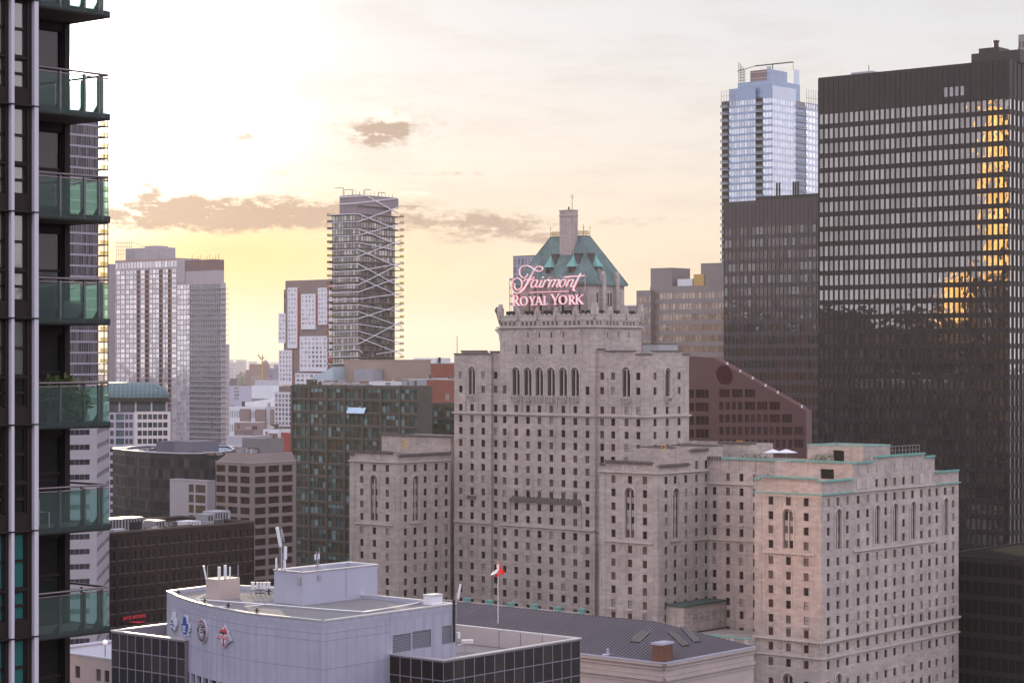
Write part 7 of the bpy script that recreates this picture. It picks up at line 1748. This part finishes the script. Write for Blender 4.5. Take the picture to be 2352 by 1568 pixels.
# roof terrace bits on the hotel
for i, (px, w_) in enumerate(((1776, 1.9), (1806, 2.2))):
    c = Vector((corner(px, 516).x, 516, 59.4)); t = thing('white_parasol', c, ('left' if i == 0 else 'right') + ' one of two flat white parasols on the hotel roof terrace', 'parasol', 'white parasols on the hotel roof terrace')
    b_ = MB(); b_.tube(c, c + Vector((0, 0, 3.2)), .07, GREYM, 6); b_.build('pole', t); b_ = MB(); tp = c + Vector((0, 0, 3.4))
    rg = [c + Vector((w_ * 1.3 * math.cos(a), w_ * math.sin(a), 2.55)) for a in [k * math.pi / 4 for k in range(8)]]
    for k in range(8): b_.face([rg[k], rg[(k + 1) % 8], tp], WHITEM)
    b_.face([p - Vector((0, 0, .03)) for p in rg[::-1]], WHITEM); b_.build('canopy', t)
YEL = mat('yellow_paint', (.60, .34, .02), .5)
for px, y0, y1, Yd, lab in ((1524, 1065, 1022, 519, 'yellow lattice hoist leaning on the parapet of the middle low wing'), (930, 1033, 1010, 572, 'small yellow hoist on the roof behind the west wing'), (1855 - 156, 1018, 1012, 585, 'tiny yellow barrier on the roof left of the terrace')):
    za, zb = HC - (y0 - HY) / FX * Yd, HC - (y1 - HY) / FX * Yd; cx0 = corner(px, Yd).x; b_ = MB()
    for dx_ in (-.45, .45): b_.tube(Vector((cx0 + dx_, Yd, za)), Vector((cx0 + dx_, Yd, zb)), .1, YEL, 4)
    n_ = max(1, int((zb - za) / .8))
    for k in range(n_): b_.tube(Vector((cx0 - .45, Yd, za + k * .8)), Vector((cx0 + .45, Yd, za + k * .8 + .8)), .07, YEL, 4)
    b_.tube(Vector((cx0 - .9, Yd, zb)), Vector((cx0 + .9, Yd, zb)), .12, YEL, 4)
    tag(b_.build('hoist', None, (cx0, Yd, za)), lab, 'hoist')
def leafclump(name, c, r, h, n, m_, label, cat, seed=1, flat_=1.0):
    rnd = random.Random(seed); b_ = MB(); c = Vector(c)
    for i in range(n):
        a = rnd.uniform(0, 2 * math.pi); rr = r * rnd.random() ** .5; z = rnd.uniform(.1, 1) * h * (1 - .35 * (rr / r) ** 2)
        p = c + Vector((rr * math.cos(a), rr * math.sin(a) * flat_, z)); s = rnd.uniform(.06, .13) * min(r, h) * 1.2
        d1 = Vector((rnd.uniform(-1, 1), rnd.uniform(-1, 1), rnd.uniform(-1, 1))).normalized(); d2 = d1.orthogonal().normalized()
        b_.face([p, p + d1 * s + d2 * s * .4, p + d1 * s * 2, p + d1 * s - d2 * s * .4], m_)
    return b_
LEAF = mat('leaf', (.055, .085, .03), .7, var=.5, vscale=2.0); STEMM = mat('stem', (.08, .05, .03), .8)
for i, (px, py, Yd, lab) in enumerate(((1880, 1034, 500, 'potted shrub against the roof pavilion of the east wing'), (1900, 1030, 500, 'taller dark shrub on the roof terrace by the pavilion'), (1735, 1040, 522, 'low planting along the link parapet left of the parasols'))):
    c = Vector((corner(px, Yd).x, Yd, 60.0)); t = thing('terrace_shrub', c, lab, 'shrub'); leafclump('', c, 1.6 if i < 2 else 3.5, 2.6 if i < 2 else 1.6, 260, LEAF, '', '', i).build('foliage', t); b_ = MB(); b_.tube(c, c + Vector((0, 0, .9)), .12, STEMM, 5); b_.build('stem', t)
# railing at the east end of the terrace
t = thing('terrace_railing', HE(0).pt(30, 62), 'thin terrace railing with lamps at the right end of the east wing roof', 'railing'); b_ = MB(); Fz = HE(2.5)
for k in range(12): s_ = 30 + k * 1.6; b_.tube(Fz.pt(s_, 61), Fz.pt(s_, 64), .05, GREYM, 4)
b_.tube(Fz.pt(30, 64), Fz.pt(47.6, 64), .06, GREYM, 4); b_.tube(Fz.pt(30, 63), Fz.pt(47.6, 63), .04, GREYM, 4); b_.build('rail', t)
# aerial left of the tower
b_ = MB(); p = Vector((corner(1050, 575).x, 575, 0)); za, zb = HC - (814 - HY) / FX * 575, HC - (772 - HY) / FX * 575; b_.tube(Vector((p.x, 575, za - 1)), Vector((p.x, 575, zb)), .09, DARKM, 5); tag(b_.build('whip_aerial', None, (p.x, 575, za)), 'thin whip aerial on the left shoulder of the hotel tower', 'aerial')

# ================================================================== NEAR CONDOMINIUM
Y85 = 62.5; PN = corner(-60, Y85 * (5332 - 85) / (5332 + 60)); FN = Fr(PN, V)
B = Bld('near_condominium', PN, 'dark near condominium with white pilasters, teal windows and glass balconies, filling the left edge', 'building')
FLH = 3.093; J0 = FN.z(73, 488)
BRW = mat('dark_brown_metal', (.018, .012, .011), .65, var=.12, vscale=.8); PILM = mat('pale_pilaster', (.50, .47, .54), .5, var=.05); DKW = mat('dark_recess_wall', (.014, .010, .009), .6, var=.25, vscale=1.2)
SOF = mat('balcony_soffit', (.10, .075, .06), .8, var=.1)
floors = [J0 + FLH * k for k in range(-8, 6)]
s_p1, s_p1e, s_p2, s_p2e = FN.s(20), FN.s(27), FN.s(73), FN.s(82.5); s_w = None
body = MB(); dRec = 1.75; FR = Fr(FN.at(0, -dRec), V); s_c = FR.s(158)
zA, zB = J0 - FLH * 11, J0 + FLH * 8
# frame wall: dark grid that the glass sits in
TEALW = [glass('condo_teal_glass', (.025, .12, .11), .10, .1, .01, 1.0), glass('condo_dark_glass', (.015, .015, .014), .03, .05, .01, 1.0), glass('condo_grey_glass', (.09, .10, .085), .14, .08, .01, 1.0)]
style('cT', BRW, [TEALW[0]], 'sash', .05); style('cD', BRW, [TEALW[1]], 'sash', .05); style('cG', BRW, [TEALW[2]], 'sash', .05)
holes = []
s_l0 = FN.s(-70); bays = [(s_l0, FN.s(13)), (s_p1e + .02, FN.s(63))]
for k, j in enumerate(floors):
    jt = j + FLH
    for (a_, b_2) in bays:
        for (z0_, z1_) in ((j + .50, j + 1.35), (j + 1.42, jt - .06)):
            py = HY - (z0_ - HC) / 62.5 * FX
            st = 'cT' if py > 1215 else ('cD' if py > 900 else 'cG')
            w_ = b_2 - a_ - .04; B.win(FN, (a_ + b_2) / 2, (z0_ + z1_) / 2, w_, z1_ - z0_, st, .05); holes.append(((a_ + b_2) / 2 - w_ / 2, (a_ + b_2) / 2 + w_ / 2, z0_, z1_))
body.facade(FN, s_l0 - .3, s_p2e, zA, zB, holes, .08, BRW)
# flank of the balcony recess, recessed wall, corner column
body.box(FN, s_p2, s_p2e, zA, zB, -dRec, -.01, BRW)
hd = []
for k, j in enumerate(floors):
    a_, b_2 = s_p2e + .12, FR.s(143); B.win(FR, (a_ + b_2) / 2, j + 1.5, b_2 - a_, 2.35, 'cD', .05); hd.append((a_, b_2, j + .33, j + 2.67))
body.facade(FR, s_p2e - .1, s_c, zA, zB, hd, .2, DKW)
body.box(FR, FR.s(146), s_c, zA, zB, -.3, .06, BRW)
nw = FR.at(s_c); body.facade(Fr(nw, U, True), 0, 9, zA, zB, [], .1, DKW)
body.build('wall', B.root)
pl = MB()
for j in floors:
    for a_, b_2 in ((s_p1, s_p1e), (s_p2, s_p2e)): pl.box(FN, a_, b_2, j + .02, j + FLH - .02, .0, .13, PILM)
    pl.box(FN, s_l0, s_p2e, j - .02, j + .02, -.02, .15, BRW)
pl.build('pilaster', B.root)['kind'] = 'stuff'
BALG = clearglass('balcony_teal_glass', (.86, .95, .93), .05, .05, trans=.15)
RLM = mat('rail_metal', (.16, .13, .14), .25, metal=.7); 
s_b0, s_b1 = s_p2e, FN.s(249)
for j in floors:
    py = HY - (j - HC) / 63 * FX
    if py < -200 or py > 1900: continue
    b_ = MB(); b_.box(FN, s_b0 + .003, s_b1, j - .16, j + .0, -dRec + .01, 0, SOF); 
    b_.box(FR, s_c + .01, s_c + (s_b1 - s_c), j - .16, j, -3.0, -.003, SOF) if s_b1 > s_c else None
    b_.box(FN, s_b0 + .003, s_b1 + .03, j - .17, j + .03, 0.002, .05, BRW); b_.box(Fr(FN.at(s_b1), U, False), 0, 4.6, j - .17, j + .03, -.03, .02, BRW)
    bo = b_.build('balcony_slab', B.root)
    g_ = MB(); posts = [FN.s(x) for x in (85, 137, 193, 226, 233)]
    edges_ = [s_b0 + .03] + posts[1:4] + [s_b1 - .02]
    for a_, b_2 in zip(edges_, edges_[1:]): g_.box(FN, a_ + .03, b_2 - .02, j - .12, j + 1.06, .06, .075, BALG)
    Fnr = Fr(FN.at(s_b1 - .02), U, True); g_.box(Fnr, .05, 4.3, j + .03, j + 1.06, -.02, -.005, BALG); g_.build('glass_panel', B.root)
    p_ = MB()
    for s_ in posts:
        p_.box(FN, s_ - .035, s_ + .035, j - .1, j + 1.14, -.03, .05, RLM); p_.poly_o(Fr(FN.at(s_, 0), U), [(0, j + .0), (.28, j + .0), (.0, j + .3)], -.03, .03, RLM)
    for s_ in (1.2, 2.5): p_.box(Fnr, s_ - .03, s_ + .03, j, j + 1.14, -.07, -.03, RLM)
    p_.build('post', B.root)
    r_ = MB(); r_.tube(FN.pt(s_b0, j + 1.2, -.02), FN.pt(s_b1, j + 1.2, -.02), .035, RLM, 8); r_.tube(FN.pt(s_b1, j + 1.2, -.02), FN.pt(s_b1, j + 1.2, -4.4), .035, RLM, 8)
    r_.tube(FN.pt(s_b0, j + 1.09, .0), FN.pt(s_b1, j + 1.09, .0), .022, RLM, 6); r_.build('handrail', B.root)
B.finish(100)
# things on the balconies
def jf(py): return min(floors, key=lambda z: abs((HY - (z - HC) / 63.5 * FX) - py))
j = jf(962); c = FN.pt(FN.s(165), j, -.75)
t = thing('balcony_plant', c, 'leafy green shrub growing above the glass rail of a near balcony', 'plant')
leafclump('', c + Vector((0, 0, .25)), .95, 1.15, 900, LEAF, '', '', 5, .5).build('foliage', t)
LEAF2 = mat('leaf_bright', (.12, .16, .03), .7, var=.4, vscale=3)
leafclump('', c + Vector((.25, .1, .95)), .6, .45, 200, LEAF2, '', '', 6, .5).build('foliage', t)
rnd = random.Random(4); b_ = MB()
for i in range(8): a = Vector((rnd.uniform(-.7, .7), rnd.uniform(-.2, .2), 0)); b_.tube(c + a * .5 + Vector((0, 0, .2)), c + a + Vector((0, 0, 1.1)), .02, STEMM, 4)
b_.build('stem', t); b_ = MB(); b_.box(FN, FN.s(130), FN.s(205), j + .02, j + .42, -1.0, -.45, mat('planter', (.06, .05, .045), .7)); b_.build('planter_box', t)
j = jf(1199)
def chair(px, lab):
    c = FN.pt(FN.s(px), j, -.8); t = thing('balcony_chair', c, lab, 'chair', 'pale metal chairs on the balcony'); x1_ = Vector((V.x, V.y, 0)) * .24; y1_ = Vector((-U.x, -U.y, 0)) * .24; z1_ = Vector((0, 0, 1))
    for a in (-1, 1):
        for b in (-1, 1): l = MB(); p = c + x1_ * a + y1_ * b; l.tube(p, p * 1 + z1_ * (.8 if b < 0 else .45), .018, WHITEM, 5); l.build('leg', t)
    s = MB(); s.face([c - x1_ - y1_ + z1_ * .45, c + x1_ - y1_ + z1_ * .45, c + x1_ + y1_ + z1_ * .45, c - x1_ + y1_ + z1_ * .45], GREYM); s.tube(c - x1_ - y1_ + z1_ * .45, c + x1_ - y1_ + z1_ * .45, .018, WHITEM, 5); s.build('seat', t)
    s = MB(); s.tube(c - x1_ - y1_ + z1_ * .8, c + x1_ - y1_ + z1_ * .8, .018, WHITEM, 5); s.tube(c - x1_ - y1_ + z1_ * .65, c + x1_ - y1_ + z1_ * .65, .015, WHITEM, 5); s.build('backrest', t)
chair(100, 'left pale metal chair behind the dark balcony glass at the middle left'); chair(125, 'right pale metal chair behind the balcony glass beside the post')
j = jf(735); c = FN.pt(FN.s(205), j, -.8); t = thing('balcony_sofa', c, 'low grey sofa behind the teal balcony glass', 'sofa'); b_ = MB(); SOFM = mat('sofa_grey', (.10, .10, .10), .9)
b_.box(FN, FN.s(172), FN.s(222), j + .05, j + .32, -1.2, -.5, SOFM); b_.build('seat', t); b_ = MB(); b_.box(FN, FN.s(172), FN.s(222), j + .32, j + .55, -.62, -.5, SOFM); b_.build('backrest', t)
j = jf(503); c = FN.pt(FN.s(150), j + .6, -.4); t = thing('hanging_basket', c, 'dark hanging ornament at the wall corner of the upper balcony', 'ornament'); leafclump('', c, .16, .35, 120, STEMM, '', '', 9).build('foliage', t); b_ = MB(); b_.tube(c + Vector((0, 0, .1)), c + Vector((0, 0, 1.2)), .01, STEMM, 4); b_.build('cord', t)

# ================================================================== UNSEEN CITY AROUND THE CAMERA, MIRRORED IN THE GLASS
rnd = random.Random(5); cb = MB(); OC = [mat('west_city_a', (.13, .10, .095), .8, var=.3), mat('west_city_b', (.06, .045, .045), .7, var=.3), mat('west_city_c', (.2, .16, .15), .8, var=.3)]
spots = []
for i in range(70): spots.append((rnd.uniform(-1500, -330), rnd.uniform(-350, 640), rnd.uniform(75, 135)))
for i in range(60): spots.append((rnd.uniform(-350, 900), rnd.uniform(-700, -120), rnd.uniform(60, 115)))
for i in range(22): spots.append((rnd.uniform(330, 1100), rnd.uniform(-150, 380), rnd.uniform(60, 120)))
for X_, Y_, h_ in spots:
    w_, d2 = rnd.uniform(35, 75), rnd.uniform(35, 60)
    if Y_ > 0 and abs(X_) < .24 * Y_ + 110: continue
    F_ = Fr(Vector((X_, Y_)), U); m0 = rnd.choice(OC); cb.box(F_, -w_ / 2, w_ / 2, 0, h_, -d2, 0, m0)
    for k in range(int(h_ / 4)): cb.box(F_, -w_ / 2 - .3, w_ / 2 + .3, k * 4 + 1, k * 4 + 3, -d2 - .3, .3, BLACKM)
cb.build('unseen_city_and_reflectors')['kind'] = 'stuff'
# added unseen reflectors, gold and rose, throwing the low sun back at the fronts
GOLD_REFL = mat('gold_reflector', (.95, .62, .26), .46, metal=1.0, var=.25, vscale=.05)
ROSE_REFL = mat('rose_reflector', (.95, .64, .50), .24, metal=1.0, var=.2, vscale=.05, bump=1.0, bscale=.35)
def mirror_tower(name, x, y, nx, ny, w_, h_, m_, lab):
    n_ = Vector((nx, ny)).normalized(); d_ = Vector((n_.y, -n_.x)); P_ = Vector((x, y)); b_ = MB()
    c4 = [P_ - d_ * w_ / 2, P_ + d_ * w_ / 2, P_ + d_ * w_ / 2 - n_ * 14, P_ - d_ * w_ / 2 - n_ * 14]
    b_.prism(c4, 0, h_, OC[1]); F_ = Fr(P_ + n_ * .02, d_); F_.n = n_
    k = 0; z_ = 30
    while z_ < h_ - 3: 
        b_.box(F_, -w_ / 2, w_ / 2, z_, z_ + 3.1, .0, .1, m_); z_ += 3.9
    b_.build('unseen_city_and_reflectors', None, (x, y, 0))['kind'] = 'stuff'  # reflector towers, added for their light, share the city's object name
mirror_tower('gold_reflector_tower', -309, 512, .474, .88, 16, 226, GOLD_REFL, 'added gold reflector outside the picture, seen only as golden reflection in the black tower')
mirror_tower('low_gold_reflector_tower', -307, 537, .474, .88, 15, 131, GOLD_REFL, 'added lower gold reflector outside the picture, seen as a golden patch in the black tower')
mirror_tower('rose_reflector_tower', -126, 330, .36, .93, 48, 118, ROSE_REFL, 'added rose reflector outside the picture, casting warm light on the hotel')

# ================================================================== HAZE
hz = MB(); hz.prism([(-3500, -350), (3500, -350), (12500, 12000), (-12500, 12000)], -1.0, 260, None)
hm = bpy.data.materials.new('haze'); hm.use_nodes = True; t = NT(hm.node_tree); t.n.remove(t.n['Principled BSDF'])
pv = t.node('ShaderNodeVolumePrincipled'); pv.inputs['Color'].default_value = (.96, .95, 1.0, 1); pv.inputs['Density'].default_value = 0.000036; pv.inputs['Anisotropy'].default_value = .4
t.l.new(pv.outputs[0], t.n['Material Output'].inputs['Volume'])
hz.mats = [hm]; hz.mi = [0] * len(hz.f)
ho = hz.build('haze'); ho['kind'] = 'stuff'
scene.cycles.volume_bounces = 0; scene.cycles.max_bounces = 6; scene.cycles.blur_glossy = 0.0; scene.cycles.sample_clamp_indirect = 40.0
